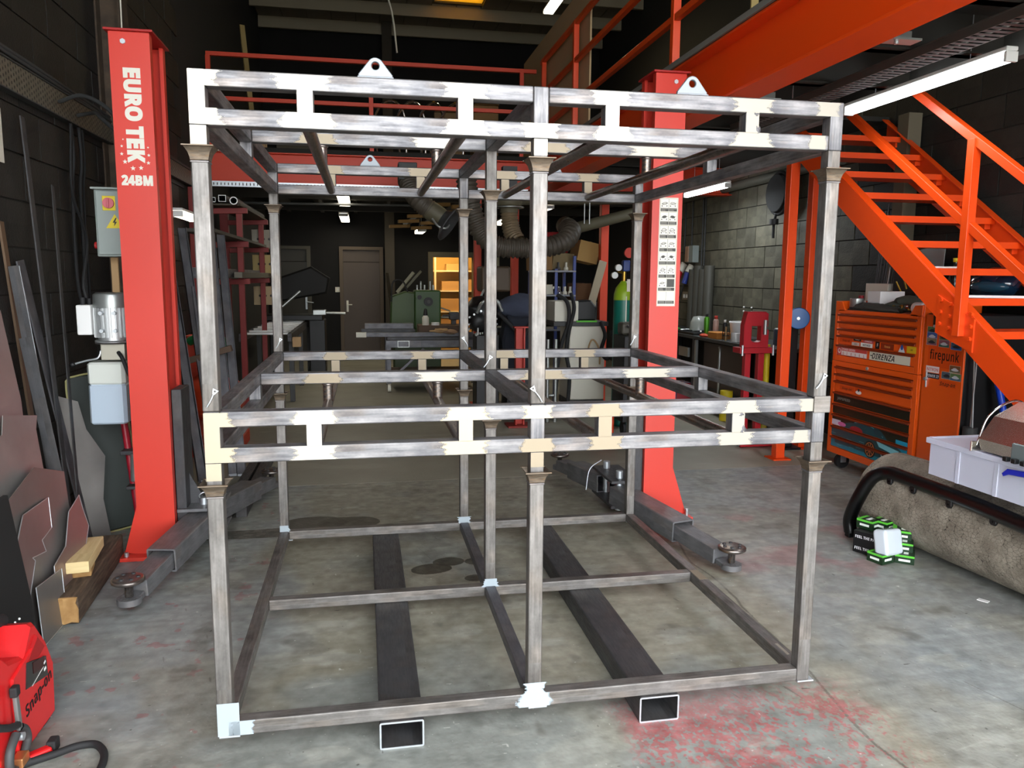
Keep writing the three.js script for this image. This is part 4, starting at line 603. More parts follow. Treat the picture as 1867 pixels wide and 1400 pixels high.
// ---------- red jump starter, bottom left ----------
{
  const js = thing('jump_starter', 'red portable jump starter with a black carry handle on the floor', 'jump starter');
  const red = mat('#cf1d20', 0.38, 0, { clearcoat: 0.2 }), rk = mat('#9c1316', 0.45), X = -0.64;
  // side profile in (towards the back, up), extruded across
  const prof = [[0.02, 0.0], [0.4, 0.0], [0.43, 0.03], [0.43, 0.22], [0.39, 0.3], [0.31, 0.4], [0.27, 0.41], [0.2, 0.33], [0.1, 0.36], [0.04, 0.42], [0.0, 0.4], [-0.02, 0.3], [-0.02, 0.03]];
  mesh(js, 'case', xf(ext(prof.map(([z, y]) => [z, y]), 0.2, { bevel: 0.012 }), [X - 0.2, 0.004, 0], [0, PI / 2, 0]), red);
  mesh(js, 'side_shell', xf(ext([[0.1, 0.02], [0.4, 0.02], [0.415, 0.2], [0.37, 0.28], [0.3, 0.34], [0.1, 0.3]], 0.012, { bevel: 0.004 }), [X - 0.004, 0.004, 0], [0, PI / 2, 0]), red);
  mesh(js, 'ridge', xf(ext([[0.2, 0.3], [0.3, 0.36], [0.36, 0.29], [0.3, 0.27]], 0.03, { bevel: 0.008 }), [X - 0.02, 0.004, 0], [0, PI / 2, 0]), rk);
  mesh(js, 'end_shell', bb(X - 0.18, X - 0.03, 0.02, 0.36, -0.01, 0.035, 0.015), red);
  const hd = mesh(js, 'carry_handle', pipe([[X - 0.1, 0.4, 0.0], [X - 0.1, 0.45, -0.05], [X - 0.1, 0.455, -0.2], [X - 0.1, 0.42, -0.3]], 0.024, 30, 14), M.rubber); mesh(hd, 'white_tape', pipe([[X - 0.1, 0.458, -0.09], [X - 0.1, 0.46, -0.14], [X - 0.1, 0.456, -0.19]], 0.0262, 12, 14), M.white);
  const pn = mesh(js, 'display_panel', xf(ext([[0.18, 0.245], [0.355, 0.205], [0.35, 0.28], [0.2, 0.33]], 0.004, { bevel: 0.001 }), [X + 0.008, -0.02, 0], [0, PI / 2, 0]), M.blackGloss);
  mesh(pn, 'display_window', xf(ext([[0.24, 0.27], [0.33, 0.25], [0.33, 0.29], [0.24, 0.31]], 0.001), [X + 0.0125, -0.02, 0], [0, PI / 2, 0]), mat('#3a0f10', 0.15));
  mesh(pn, 'panel_print', xf(merge(bb(-0.05, 0.05, -0.001, 0.001, 0, 0.001), bb(0.055, 0.07, 0.004, 0.012, 0, 0.001), bb(0.05, 0.066, -0.02, -0.01, 0, 0.001)), [X + 0.0128, 0.225, -0.27], [0, PI / 2, 0.2]), M.white);
  mesh(js, 'lettering', xf(text('Snap-on', 0.042, 0.001), [X + 0.0085, 0.158, -0.28], [0, PI / 2, 0.13], [1, 1, 1]), M.black);
  mesh(js, 'foot', merge(bb(X - 0.19, X - 0.01, 0, 0.006, -0.1, -0.04), bb(X - 0.19, X - 0.01, 0, 0.006, -0.4, -0.34)), M.rubber);
  // booster clamp and leads
  const cl = thing('booster_clamp', 'black booster clamp with copper jaws hanging on the jump starter', 'clamp');
  const cx = X + 0.022;
  mesh(cl, 'handle', bar([cx, 0.27, -0.075], [cx, 0.14, -0.085], 0.014, 0.024, 0.005), mat('#8d8f8c', 0.4, 0.6)); mesh(cl, 'handle_grip', bb(cx - 0.012, cx + 0.012, 0.26, 0.295, -0.09, -0.058, 0.006), M.rubber);
  mesh(cl, 'jaw_arm', pipe([[cx, 0.15, -0.085], [cx, 0.12, -0.12], [cx, 0.08, -0.135], [cx, 0.05, -0.11]], 0.014, 16, 8), M.greyDark); mesh(cl, 'jaw_arm', pipe([[cx, 0.14, -0.06], [cx, 0.11, -0.01], [cx, 0.06, 0.0], [cx, 0.035, -0.03]], 0.014, 16, 8), M.greyDark);
  mesh(cl, 'pivot', rod([cx - 0.01, 0.125, -0.07], [cx + 0.018, 0.125, -0.07], 0.013, 14), M.zinc); mesh(cl, 'copper_jaw', bb(cx - 0.018, cx + 0.018, 0.028, 0.06, -0.1, -0.045, 0.004), mat('#c98b5a', 0.4, 0.7));
  const c2 = thing('booster_clamp', 'red-handled booster clamp lying on the floor beside the jump starter', 'clamp');
  mesh(c2, 'handle', bar([-0.66, 0.022, -0.07], [-0.56, 0.02, -0.16], 0.035, 0.028, 0.01), red); mesh(c2, 'handle_grip', bb(-0.575, -0.545, 0.003, 0.045, -0.2, -0.155, 0.006), M.rubber); mesh(c2, 'cable_boot', rod([-0.68, 0.016, -0.04], [-0.6, 0.018, -0.1], 0.008, 12, 0.015), M.rubber);
  single('jump_lead', 'black cable curling across the floor from the jump starter', 'cable', pipe([[-0.6, 0.016, -0.1], [-0.54, 0.014, -0.135], [-0.48, 0.014, -0.17], [-0.42, 0.014, -0.165], [-0.375, 0.014, -0.09], [-0.37, 0.014, 0.02], [-0.4, 0.014, 0.15]], 0.0125, 60, 9), M.rubber);
  single('jump_lead', 'black cable hanging down the end of the jump starter', 'cable', pipe([[X - 0.09, 0.38, 0.05], [X - 0.05, 0.34, 0.055], [X + 0.0, 0.24, 0.05], [X + 0.02, 0.19, -0.01], [X + 0.024, 0.165, -0.07]], 0.012, 40, 9), M.rubber);
}

// ---------- rack and stored steel behind the left lift column ----------
{
  const rk = thing('cantilever_rack', 'red cantilever steel rack against the left wall', 'rack');
  const rm = mat('#7a1814', 0.55);
  for (const z of [-6.3, -8.1]) {
    mesh(rk, 'upright', bb(XL + 0.02, XL + 0.12, 0, 2.5, z - 0.05, z + 0.05, 0.005), rm);
    for (const y of [2.3, 1.95, 1.56]) mesh(rk, 'arm', bar([XL + 0.12, y - 0.045, z], [-0.7, y - 0.03, z], 0.05, 0.06, 0.004), rm);
  }
  mesh(rk, 'inner_upright', bb(-0.82, -0.76, 0, 2.28, -6.36, -6.3, 0.004), rm); mesh(rk, 'inner_upright', bb(-0.82, -0.76, 0, 2.28, -8.16, -8.1, 0.004), rm);
  const rackPlank = (l, x0, x1, y, za, zb, m, h = 0.02) => single('stored_section', l, 'steel section', bb(x0, x1, y, y + h, za, zb, 0.003), m);
  rackPlank('wide dark plank on the upper rack arms', -1.05, -0.74, 2.305, -8.4, -6.1, mat('#4a4438', 0.7)); rackPlank('dark plank on the middle rack arms', -1.0, -0.74, 1.955, -8.4, -4.6, mat('#4c4840', 0.7), 0.03);
  rackPlank('long grey channel on the lower rack arms', -0.98, -0.82, 1.565, -8.4, -4.5, M.scale, 0.09); rackPlank('pale grey angle on the lower rack arms', -0.8, -0.72, 1.565, -8.4, -5.9, mat('#5f5b50', 0.6), 0.06);
  const hollowAt = (l, w, x, y, za, zb, m) => { const t = thing('hollow_section', l, 'steel section'); mesh(t, 'tube', xf(hollow(w, w * 0.9, zb - za, 0.006, 0.005), [x, y, za]), m); mesh(t, 'cut_end', xf(hollow(w, w * 0.9, 0.003, 0.006, 0.005), [x, y, zb]), M.white); };
  hollowAt('small square tube lying on the top rack arms', 0.055, -1.0, 2.355, -8.2, -6.05, M.dark); hollowAt('larger square tube lying on the top rack arms beside the round pipe', 0.075, -0.9, 2.365, -8.2, -6.0, M.dark);
  const rp = thing('round_pipe', 'round steel pipe with a bright cut end on the top rack arms', 'pipe'); mesh(rp, 'tube', xf(ext((() => { const s = new THREE.Shape(); s.absarc(0, 0, 0.04, 0, PI * 2); s.holes.push(circ(0, 0, 0.033)); return s; })(), 2.2), [-0.79, 2.345, -8.2]), M.dark); mesh(rp, 'cut_end', xf(ext((() => { const s = new THREE.Shape(); s.absarc(0, 0, 0.04, 0, PI * 2); s.holes.push(circ(0, 0, 0.031)); return s; })(), 0.003), [-0.79, 2.345, -6.0]), M.white);
  for (const [i, [y, z]] of [[2.06, -8.2], [1.74, -8.2], [1.33, -8.2]].entries()) { const f = mesh(rk, 'parts_bin', bb(-0.92, -0.62, y - 0.12, y + 0.12, z - 0.3, z, 0.004), mat(['#8c8678', '#a4905c', '#a08c6a'][i], 0.7)); for (let k = 0; k < 3; k++) mesh(f, 'dark_hole', rod([-0.84 + k * 0.07, y, z], [-0.84 + k * 0.07, y, z + 0.004], 0.016, 10), M.black); }
  // channels leaning into the rack
  const lean = [[[-0.755, 0, -3.71], [-1.03, 1.82, -4.1], 'first of the dark channels leaning behind the left lift column'], [[-0.68, 0, -3.9], [-1.0, 1.98, -4.55], 'second of the dark channels leaning behind the left lift column'], [[-0.87, 0, -3.55], [-1.1, 1.6, -3.75], 'dark channel leaning hard against the side of the left lift column'], [[-0.56, 0, -3.88], [-0.79, 1.94, -4.65], 'left bar of the pair leaning on the rack by the stillage post'], [[-0.49, 0, -3.87], [-0.73, 1.94, -4.78], 'right bar of the pair leaning on the rack by the stillage post'], [[-0.66, 0, -3.8], [-0.88, 1.5, -4.3], 'short thin bar leaning between the dark channels']];
  for (const [i, [a, b, l]] of lean.entries()) { const t = thing('leaning_channel', l, 'steel channel'); mesh(t, 'web', bar(a, b, i === 5 ? 0.02 : 0.06, 0.012, 0.002), M.scale); if (i !== 5) for (const s of [-1, 1]) mesh(t, 'flange', bar([a[0] + s * 0.03, a[1], a[2] - 0.02], [b[0] + s * 0.03, b[1], b[2] - 0.02], 0.006, 0.045, 0.001), M.scale); mesh(t, 'cut_end', bar([a[0], 0.003, a[2] + 0.004], [a[0], 0.02, a[2] + 0.003], 0.06, 0.014, 0), M.zinc); }
  single('wood_strut', 'short brown wood bar wedged across the leaning channels', 'wood', bar([-0.98, 0.88, -4.22], [-0.58, 1.0, -4.2], 0.06, 0.05, 0.004), M.brown);
  for (const [i, [x, z0, z1]] of [[-0.42, -4.6, -2.6], [-0.33, -4.7, -2.75]].entries()) single('floor_channel', ['dark channel lying on the floor nearest the left lift arm', 'second dark channel lying on the floor behind the stillage'][i], 'steel channel', bb(x - 0.035, x + 0.035, 0, 0.07, z0, z1, 0.003), M.dark);
  // orange machine low behind the left column
  const om = thing('engine_crane', 'orange machine with green hose crouched behind the left lift column', 'machine');
  mesh(om, 'body', xf(blob(0.26, 0.24, 0.4, 0.12, 4), [-0.86, 0.5, -4.9]), mat('#c63a14', 0.5)); mesh(om, 'frame', merge(bb(-1.15, -0.62, 0.0, 0.12, -5.3, -4.6, 0.01), bb(-1.1, -1.0, 0.1, 1.05, -5.1, -4.95, 0.01)), mat('#b8320f', 0.5)); mesh(om, 'hose', pipe([[-1.05, 1.0, -4.9], [-0.85, 1.08, -4.8], [-0.7, 0.95, -4.75], [-0.66, 0.7, -4.7]], 0.04, 24, 8), mat('#1d6b3a', 0.5)); mesh(om, 'cable', pipe([[-0.9, 0.72, -4.6], [-0.75, 0.6, -4.5], [-0.62, 0.35, -4.5], [-0.7, 0.2, -4.5]], 0.015, 24, 6), M.rubber);
  // roller table and saw
  const rt = thing('roller_table', 'roller conveyor table with pale rollers behind the stillage', 'roller table');
  for (const x of [-1.0, -0.42]) { mesh(rt, 'side_channel', bb(x - 0.025, x + 0.025, 0.78, 0.88, -11.2, -7.5, 0.004), M.dark); for (const z of [-7.7, -9.2, -10.9]) mesh(rt, 'leg', bb(x - 0.03, x + 0.03, 0, 0.78, z - 0.03, z + 0.03, 0.003), M.greyDark); }
  for (let i = 0; i < 9; i++) mesh(rt, 'roller', rod([-0.975, 0.87, -7.65 - i * 0.42], [-0.445, 0.87, -7.65 - i * 0.42], 0.014, 12), M.white);
  const sw = thing('band_saw', 'black metal-cutting band saw over the roller table', 'band saw');
  mesh(sw, 'saw_bow', xf(ext([[-0.5, 0], [0.5, -0.12], [0.62, 0.1], [0.4, 0.36], [-0.1, 0.34], [-0.55, 0.2]], 0.2, { bevel: 0.03 }), [-0.6, 1.28, -10.6], [0, 0, 0.3]), mat('#050505', 0.7)); mesh(sw, 'bed', bb(-1.05, -0.15, 0.9, 0.98, -10.8, -10.1, 0.01), M.black); mesh(sw, 'vice', merge(bb(-0.3, -0.1, 0.98, 1.06, -10.4, -10.2, 0.008), rod([-0.1, 1.01, -10.3], [0.2, 1.0, -10.3], 0.02, 10)), M.lid); mesh(sw, 'arm_strut', rod([-0.9, 1.0, -10.3], [-0.5, 1.35, -10.4], 0.025, 8), M.lid); mesh(sw, 'pedestal', bb(-0.36, -0.12, 0, 0.9, -10.7, -10.2, 0.01), M.black);
  for (const [i, x] of [-0.36, 0.0].entries()) { const t = thing('wall_switch', ['pale wall switch beside the grey door', 'white wall socket beside the brown door'][i], 'switch'); mesh(t, 'plate', bb(x - 0.05, x + 0.05, 1.28, 1.38, ZB, ZB + 0.012, 0.004), M.whiteWarm); mesh(t, 'rocker', bb(x - 0.012, x + 0.012, 1.31, 1.35, ZB + 0.012, ZB + 0.02, 0.002), M.white); }
  single('wood_offcut', 'pale wood block on the near end of the roller table', 'wood', bb(-0.38, -0.28, 0.72, 0.84, -7.5, -7.42, 0.004), M.tan);
}

// ---------- tool chest and locker under the stairs ----------
{
  const face = (t, x, z) => { t.position.set(x, 0, z); t.rotation.y = -PI / 2; };   // local +z looks into the room, local +x runs towards the shutter
  const O = M.toolOrange, dk = mat('#7c2a08', 0.4), W = 1.05, hw = W / 2;
  const sticker = (p, w, h, x, y, z, draw, pw = 256, ph = 64, rz = 0) => { const [g, m] = decal(w, h, canvasTex(pw, ph, draw)); const s = mesh(p, 'sticker', g, m); s.position.set(x, y, z); s.rotation.z = rz; return s; };
  const word = (txt, bg, fg, fontpx, style = 'bold') => (c, w, h) => { c.fillStyle = bg; c.fillRect(0, 0, w, h); c.fillStyle = fg; c.font = `${style} ${fontpx}px sans-serif`; c.textAlign = 'center'; c.textBaseline = 'middle'; c.fillText(txt, w / 2, h / 2 + 2, w * 0.94); };
  const cab = thing('roller_cabinet', 'orange roller cabinet with a car mural over its lower drawers', 'tool cabinet'); face(cab, 4.4, -2.945);
  mesh(cab, 'carcass', merge(bb(-hw, hw, 0.13, 0.915, -0.52, -0.02, 0.004), bb(-hw, -hw + 0.045, 0.13, 0.915, -0.02, 0, 0.002), bb(hw - 0.045, hw, 0.13, 0.915, -0.02, 0, 0.002), bb(-hw + 0.045, hw - 0.045, 0.13, 0.185, -0.02, 0, 0.002), bb(-hw + 0.045, hw - 0.045, 0.875, 0.915, -0.02, 0, 0.002)), O);
  mesh(cab, 'lock', rod([-0.05, 0.895, -0.01], [-0.05, 0.895, 0.006], 0.014, 14), M.zinc);
  const mural = canvasTex(1024, 512, (c, w, h) => {
    c.fillStyle = '#211f12'; c.fillRect(0, 0, w, h);
    const g = c.createLinearGradient(0, h * 0.5, 0, h); g.addColorStop(0, '#22404a'); g.addColorStop(1, '#1585a0'); c.fillStyle = g; c.fillRect(0, h * 0.52, w, h * 0.48);
    c.fillStyle = '#12a0c8'; c.fillRect(w * 0.86, h * 0.42, w * 0.14, h * 0.22); c.fillStyle = '#1a4a54'; c.beginPath(); c.moveTo(40, 330); c.quadraticCurveTo(120, 200, 330, 170); c.quadraticCurveTo(520, 90, 700, 180); c.lineTo(780, 260); c.quadraticCurveTo(960, 290, 1000, 380); c.lineTo(980, 460); c.lineTo(60, 460); c.fill();
    c.strokeStyle = '#58c4cf'; c.lineWidth = 9; c.beginPath(); c.moveTo(330, 165); c.quadraticCurveTo(540, 95, 720, 240); c.stroke(); c.fillStyle = '#8fdce8'; c.beginPath(); c.moveTo(640, 290); c.lineTo(930, 330); c.lineTo(900, 390); c.lineTo(680, 350); c.fill();
    c.fillStyle = '#1c3f49'; c.beginPath(); c.moveTo(600, 160); c.lineTo(690, 200); c.lineTo(720, 250); c.lineTo(600, 230); c.fill(); c.fillStyle = '#a3232c'; c.beginPath(); c.ellipse(360, 250, 90, 44, 0, 0, 7); c.fill(); c.fillStyle = '#d6cfe0'; c.fillRect(0, 190, 130, 70); c.fillStyle = '#d86aa8'; c.beginPath(); c.ellipse(150, 230, 60, 26, 0, 0, 7); c.fill();
    c.fillStyle = '#0a0a0a'; c.beginPath(); c.ellipse(560, 410, 78, 96, 0, 0, 7); c.fill(); c.strokeStyle = '#d07a3c'; c.lineWidth = 9; c.beginPath(); c.ellipse(560, 410, 56, 74, 0, 0, 7); c.stroke(); for (let i = 0; i < 9; i++) { const a = i / 9 * 6.283; c.beginPath(); c.moveTo(560, 410); c.lineTo(560 + Math.cos(a) * 54, 410 + Math.sin(a) * 72); c.stroke(); }
    c.fillStyle = '#cdeef2'; c.beginPath(); c.moveTo(700, 380); c.lineTo(740, 470); c.lineTo(720, 470); c.fill(); c.fillStyle = '#c23a3e'; c.fillRect(760, 440, 90, 22); c.fillStyle = '#9fd6de'; for (let i = 0; i < 14; i++) { c.globalAlpha = 0.5; c.fillRect((i * 137) % 1000, 350 + (i * 53) % 150, 70, 6); } c.globalAlpha = 1; c.fillStyle = '#b8672e'; c.fillRect(960, 440, 64, 72);
  });
  const dx0 = -hw + 0.05, dx1 = hw - 0.05, muralY = [0.187, 0.56];
  const drawers = (p, ys) => ys.map(([y0, y1, print]) => {
    const d = mesh(p, 'drawer', bb(dx0, dx1, y0 + 0.003, y1 - 0.014, -0.1, -0.002, 0.003), O);
    mesh(d, 'drawer_pull', merge(bb(dx0 - 0.004, dx1 + 0.004, y1 - 0.014, y1 - 0.004, -0.06, 0.012, 0.003), bb(dx0, dx1, y1 - 0.02, y1 - 0.012, 0.004, 0.012, 0.002)), dk);
    if (print) { const tx = mural.clone(); tx.needsUpdate = true; tx.repeat.set(1, (y1 - 0.014 - y0) / (muralY[1] - muralY[0])); tx.offset.set(0, (y0 - muralY[0]) / (muralY[1] - muralY[0])); const [g, m] = decal(dx1 - dx0 - 0.004, y1 - y0 - 0.02, tx, 0.3); const s = mesh(d, 'mural_panel', g, m); s.position.set(0, (y0 + y1 - 0.012) / 2, -0.0008); }
    return d;
  });
  const cd = drawers(cab, [[0.815, 0.872], [0.755, 0.812], [0.66, 0.752], [0.56, 0.657, 0], [0.47, 0.558, 1], [0.37, 0.468, 1], [0.28, 0.368, 1], [0.188, 0.278, 1]]);
  mesh(cd[3], 'drawer_black_skin', bb(dx0 + 0.004, dx1 - 0.004, 0.566, 0.64, -0.002, -0.0006), mat('#1d1b10', 0.35));
  sticker(cd[3], 0.25, 0.05, -0.3, 0.605, 0.0002, (c, w, h) => { c.fillStyle = '#1d1b10'; c.fillRect(0, 0, w, h); c.fillStyle = '#8e8d84'; c.font = 'bold 40px sans-serif'; c.textBaseline = 'middle'; c.fillText('JAPSPEED', 6, h / 2, w - 12); });
  sticker(cd[2], 0.19, 0.035, -0.3, 0.7, 0.0004, word('Snap-on', '#d8480c', '#2a1208', 46, 'italic bold'));
  sticker(cd[2], 0.09, 0.055, -0.14, 0.7, 0.0008, (c, w, h) => { c.fillStyle = '#d8480c'; c.fillRect(0, 0, w, h); c.fillStyle = '#e9dcd8'; c.beginPath(); c.ellipse(w / 2, h * 0.68, w * 0.42, h * 0.28, 0, 0, 7); c.fill(); c.fillStyle = '#3b2f2f'; c.beginPath(); c.arc(w / 2, h * 0.35, h * 0.22, 0, 7); c.fill(); }, 128, 80);
  for (const [x, z] of [[-hw + 0.1, -0.08], [hw - 0.1, -0.08], [-hw + 0.1, -0.44], [hw - 0.1, -0.44]]) { const w = mesh(cab, 'castor', rod([x - 0.02, 0.06, z], [x + 0.02, 0.06, z], 0.06, 20), M.rubber); mesh(w, 'castor_fork', merge(bb(x - 0.03, x - 0.024, 0.05, 0.13, z - 0.025, z + 0.025), bb(x + 0.024, x + 0.03, 0.05, 0.13, z - 0.025, z + 0.025), rod([x - 0.035, 0.06, z], [x + 0.035, 0.06, z], 0.01, 8)), M.zinc); }

  const ch = thing('tool_chest', 'orange top tool chest covered in stickers on the roller cabinet', 'tool chest'); face(ch, 4.4, -2.945);
  const cw = hw - 0.005, y0 = 0.918;
  mesh(ch, 'carcass', merge(bb(-cw, cw, y0, 1.33, -0.48, -0.02, 0.004), bb(-cw, -cw + 0.045, y0, 1.34, -0.02, 0, 0.002), bb(cw - 0.045, cw, y0, 1.34, -0.02, 0, 0.002), bb(-cw + 0.045, cw - 0.045, y0, 0.965, -0.02, 0, 0.002), bb(-cw + 0.045, cw - 0.045, 1.315, 1.345, -0.02, 0, 0.002)), O);
  mesh(ch, 'tray_side', ext([[-cw, 1.33], [-cw + 0.13, 1.335], [-cw + 0.08, 1.41], [-cw, 1.415]], 0.012, { z: -0.012, bevel: 0.002 }), O); mesh(ch, 'tray_side', ext([[cw, 1.33], [cw - 0.13, 1.335], [cw - 0.08, 1.41], [cw, 1.415]], 0.012, { z: -0.012, bevel: 0.002 }), O);
  for (const s of [-1, 1]) mesh(ch, 'tray_wall', bb(s * cw - 0.008, s * cw + 0.008, 1.33, 1.415, -0.48, -0.012, 0.003), O);
  const td = drawers(ch, [[1.255, 1.312], [1.195, 1.252], [1.14, 1.192], [1.06, 1.137], [0.968, 1.057]]);
  sticker(td[4], 0.4, 0.068, -0.265, 1.004, 0.0006, (c, w, h) => { c.fillStyle = '#e6dcd8'; c.fillRect(0, 0, w, h); c.strokeStyle = '#c8413c'; c.lineWidth = 3; c.strokeRect(2, 2, w - 4, h - 4); c.fillStyle = '#d24a44'; c.fillRect(4, 4, 76, h - 8); c.fillStyle = '#e6dcd8'; c.beginPath(); c.arc(42, h / 2, 26, 0, 7); c.fill(); c.fillStyle = '#d24a44'; c.fillRect(28, 26, 28, 26); c.fillRect(86, 4, w - 92, 34); c.fillStyle = '#f0e6e2'; c.font = 'bold 30px sans-serif'; c.fillText('POWER DRIVEN', 94, 32, w - 104); c.fillStyle = '#b8403c'; c.font = 'bold 36px sans-serif'; for (const [i, l] of [...'DIESEL'].entries()) c.fillText(l, 100 + i * 70, 76); }, 512, 84);
  sticker(td[4], 0.47, 0.068, 0.2, 1.004, 0.0006, (c, w, h) => { c.fillStyle = '#dcd8c4'; c.fillRect(0, 0, w, h); c.fillStyle = '#12110e'; c.font = 'italic bold 76px sans-serif'; c.textBaseline = 'middle'; c.fillText('DIRENZA', 30, h / 2 + 2, w - 40); c.fillStyle = '#dcd8c4'; c.fillRect(10, h / 2 - 5, 62, 10); c.fillStyle = '#12110e'; c.fillRect(14, h / 2 - 4, 36, 9); }, 560, 84);
  const small = [[-0.35, 0.17, 0.035, 'Snap-on', '#d8480c', '#3a180c', 'italic bold'], [-0.2, 0.1, 0.026, 'PUNCH', '#1f1e1c', '#e4e0d6', 'bold', 0.022], [-0.06, 0.13, 0.024, 'COMETIC', '#cf5560', '#f4e4e2', 'bold', 0.018], [-0.22, 0.1, 0.026, 'FACE', '#c9b9b0', '#2a2422', 'bold', -0.016], [-0.08, 0.15, 0.032, 'METHOD', '#e4e2da', '#1d1c1a', 'bold', -0.014], [0.17, 0.15, 0.046, 'fleece', '#8f2f10', '#e0a25a', 'bold', -0.004], [0.44, 0.1, 0.05, 'LMF', '#d8b21c', '#2a2412', 'bold', -0.004]];
  small.forEach(([x, w, h, t, bg, fg, st, dy = 0.004], i) => sticker(td[3], w, h, x, 1.092 + dy, 0.0005 + i * 0.0001, word(t, bg, fg, 40, st), 256, Math.round(256 * h / w)));
  sticker(td[3], 0.05, 0.056, 0.055, 1.09, 0.0014, (c, w, h) => { c.fillStyle = '#141312'; c.beginPath(); c.arc(w / 2, h / 2, w / 2, 0, 7); c.fill(); c.fillStyle = '#e8e4da'; c.font = 'bold 80px sans-serif'; c.textAlign = 'center'; c.textBaseline = 'middle'; c.fillText('F', w / 2, h / 2); }, 110, 124);
  sticker(td[3], 0.075, 0.066, 0.335, 1.094, 0.0014, (c, w, h) => { c.fillStyle = '#d8480c'; c.fillRect(0, 0, w, h); c.fillStyle = '#cfd6dc'; c.beginPath(); c.moveTo(0, h); c.lineTo(w / 2, 0); c.lineTo(w, h); c.fill(); c.fillStyle = '#2b4fa0'; c.beginPath(); c.ellipse(w / 2, h * 0.45, w * 0.2, h * 0.3, 0, 0, 7); c.fill(); }, 110, 100);

  const lk = thing('side_locker', 'narrow orange side locker with car photographs and graffiti lettering beside the cabinet', 'locker'); face(lk, 4.41, -2.2);
  const lw = 0.19;
  mesh(lk, 'carcass', bb(-lw, lw, 0.2, 1.36, -0.5, -0.012, 0.005), M.black); const ld = mesh(lk, 'door', bb(-lw + 0.002, lw - 0.002, 0.205, 1.355, -0.03, 0, 0.003), O);
  mesh(ld, 'door_handle', merge(bb(-0.145, -0.135, 0.84, 0.95, 0, 0.01, 0.003), rod([-0.14, 0.9, 0.0], [-0.14, 0.9, 0.02], 0.012, 12)), M.zinc); mesh(lk, 'foot', merge(bb(-0.17, -0.1, 0, 0.2, -0.46, -0.04), bb(0.1, 0.17, 0, 0.2, -0.46, -0.04)), M.greyDark);
  sticker(lk, 0.31, 0.17, 0.01, 1.075, 0.001, (c, w, h) => { c.fillStyle = '#e04d0c'; c.fillRect(0, 0, w, h); c.fillStyle = '#3c1a10'; c.font = 'bold 92px sans-serif'; c.textAlign = 'center'; c.textBaseline = 'middle'; c.save(); c.translate(w / 2, h / 2); c.scale(0.9, 1.25); c.fillText('firepunk', 0, 0, w * 1.05); c.restore(); }, 384, 210);
  sticker(lk, 0.16, 0.042, 0.06, 0.885, 0.001, word('Snap-on', '#e04d0c', '#2a1208', 60, 'italic bold'), 256, 68);
  sticker(lk, 0.13, 0.045, -0.09, 1.0 - 0.028, 0.0012, word('NITRON', '#ecdcd8', '#cf5a52', 50), 220, 76); sticker(lk, 0.13, 0.036, -0.085, 0.927, 0.0012, word('POWER 27', '#20222a', '#d6d8de', 44), 220, 60);
  sticker(lk, 0.12, 0.09, -0.06, 1.305, 0.0012, (c, w, h) => { c.fillStyle = '#111'; c.fillRect(0, 0, w, h); c.fillStyle = '#eee'; c.fillRect(6, h - 30, w - 12, 24); c.fillStyle = '#111'; c.font = 'bold 20px sans-serif'; c.fillText('DIESEL', 14, h - 11, w - 26); }, 160, 120);
  const cols = ['#5d7a4a', '#8c4a34', '#44607c', '#6d6e58', '#3d6a5c', '#7b5230', '#6a5aa0', '#8a7c62', '#53616a', '#3c5fa4', '#8c5a6a'];
  const ph = [[-0.12, 1.235], [0.0, 1.235], [0.12, 1.235], [-0.12, 1.195], [0.0, 1.195], [0.12, 1.195], [-0.12, 1.155], [0.0, 1.15], [0.115, 1.14], [0.12, 0.985], [0.05, 0.935], [0.13, 0.933]];
  ph.forEach(([x, y], i) => sticker(lk, 0.1, 0.05, x, y + 0.01, 0.0009 + i * 0.00005, (c, w, h) => { c.fillStyle = cols[(i * 3) % cols.length]; c.fillRect(0, 0, w, h); c.fillStyle = cols[(i * 5 + 2) % cols.length]; c.fillRect(0, h * 0.65, w, h * 0.35); c.fillStyle = i % 2 ? '#c9ccd2' : '#24262c'; c.beginPath(); c.ellipse(w / 2, h * 0.6, w * 0.34, h * 0.16, 0, 0, 7); c.fill(); c.beginPath(); c.ellipse(w / 2, h * 0.48, w * 0.2, h * 0.16, 0, 0, 7); c.fill(); c.strokeStyle = '#d8d4c8'; c.lineWidth = 3; c.strokeRect(0, 0, w, h); }, 96, 48));

  // on top of the chest
  const can = thing('paint_can', 'small silver can with a dark band on the tool chest', 'can'); mesh(can, 'body', xf(lathe([[0.001, 0], [0.055, 0], [0.055, 0.1], [0.05, 0.105], [0.001, 0.105]], 20), [4.52, 1.335, -3.36]), M.lid); mesh(can, 'dark_band', xf(lathe([[0.0556, 0], [0.0556, 0.03]], 20), [4.52, 1.337, -3.36]), M.greyDark);
  single('carton', 'white open carton behind the can on the tool chest', 'box', bb(4.56, 4.78, 1.335, 1.5, -3.28, -3.12, 0.003), M.white); single('carton', 'larger white board box standing behind the tool chest', 'box', bb(4.9, 5.04, 0, 1.56, -3.8, -3.5, 0.003), M.whiteWarm);
  single('work_rag', 'crumpled dark rag draped over the tool chest front', 'rag', xf(blob(0.1, 0.04, 0.26, 0.5, 11, 22), [4.5, 1.365, -3.12]), mat('#3c3c36', 0.95)); single('work_rag', 'crumpled grey green rag heaped at the back of the tool chest', 'rag', xf(blob(0.1, 0.06, 0.18, 0.5, 17, 20), [4.62, 1.4, -2.86]), mat('#4b4f45', 0.95));
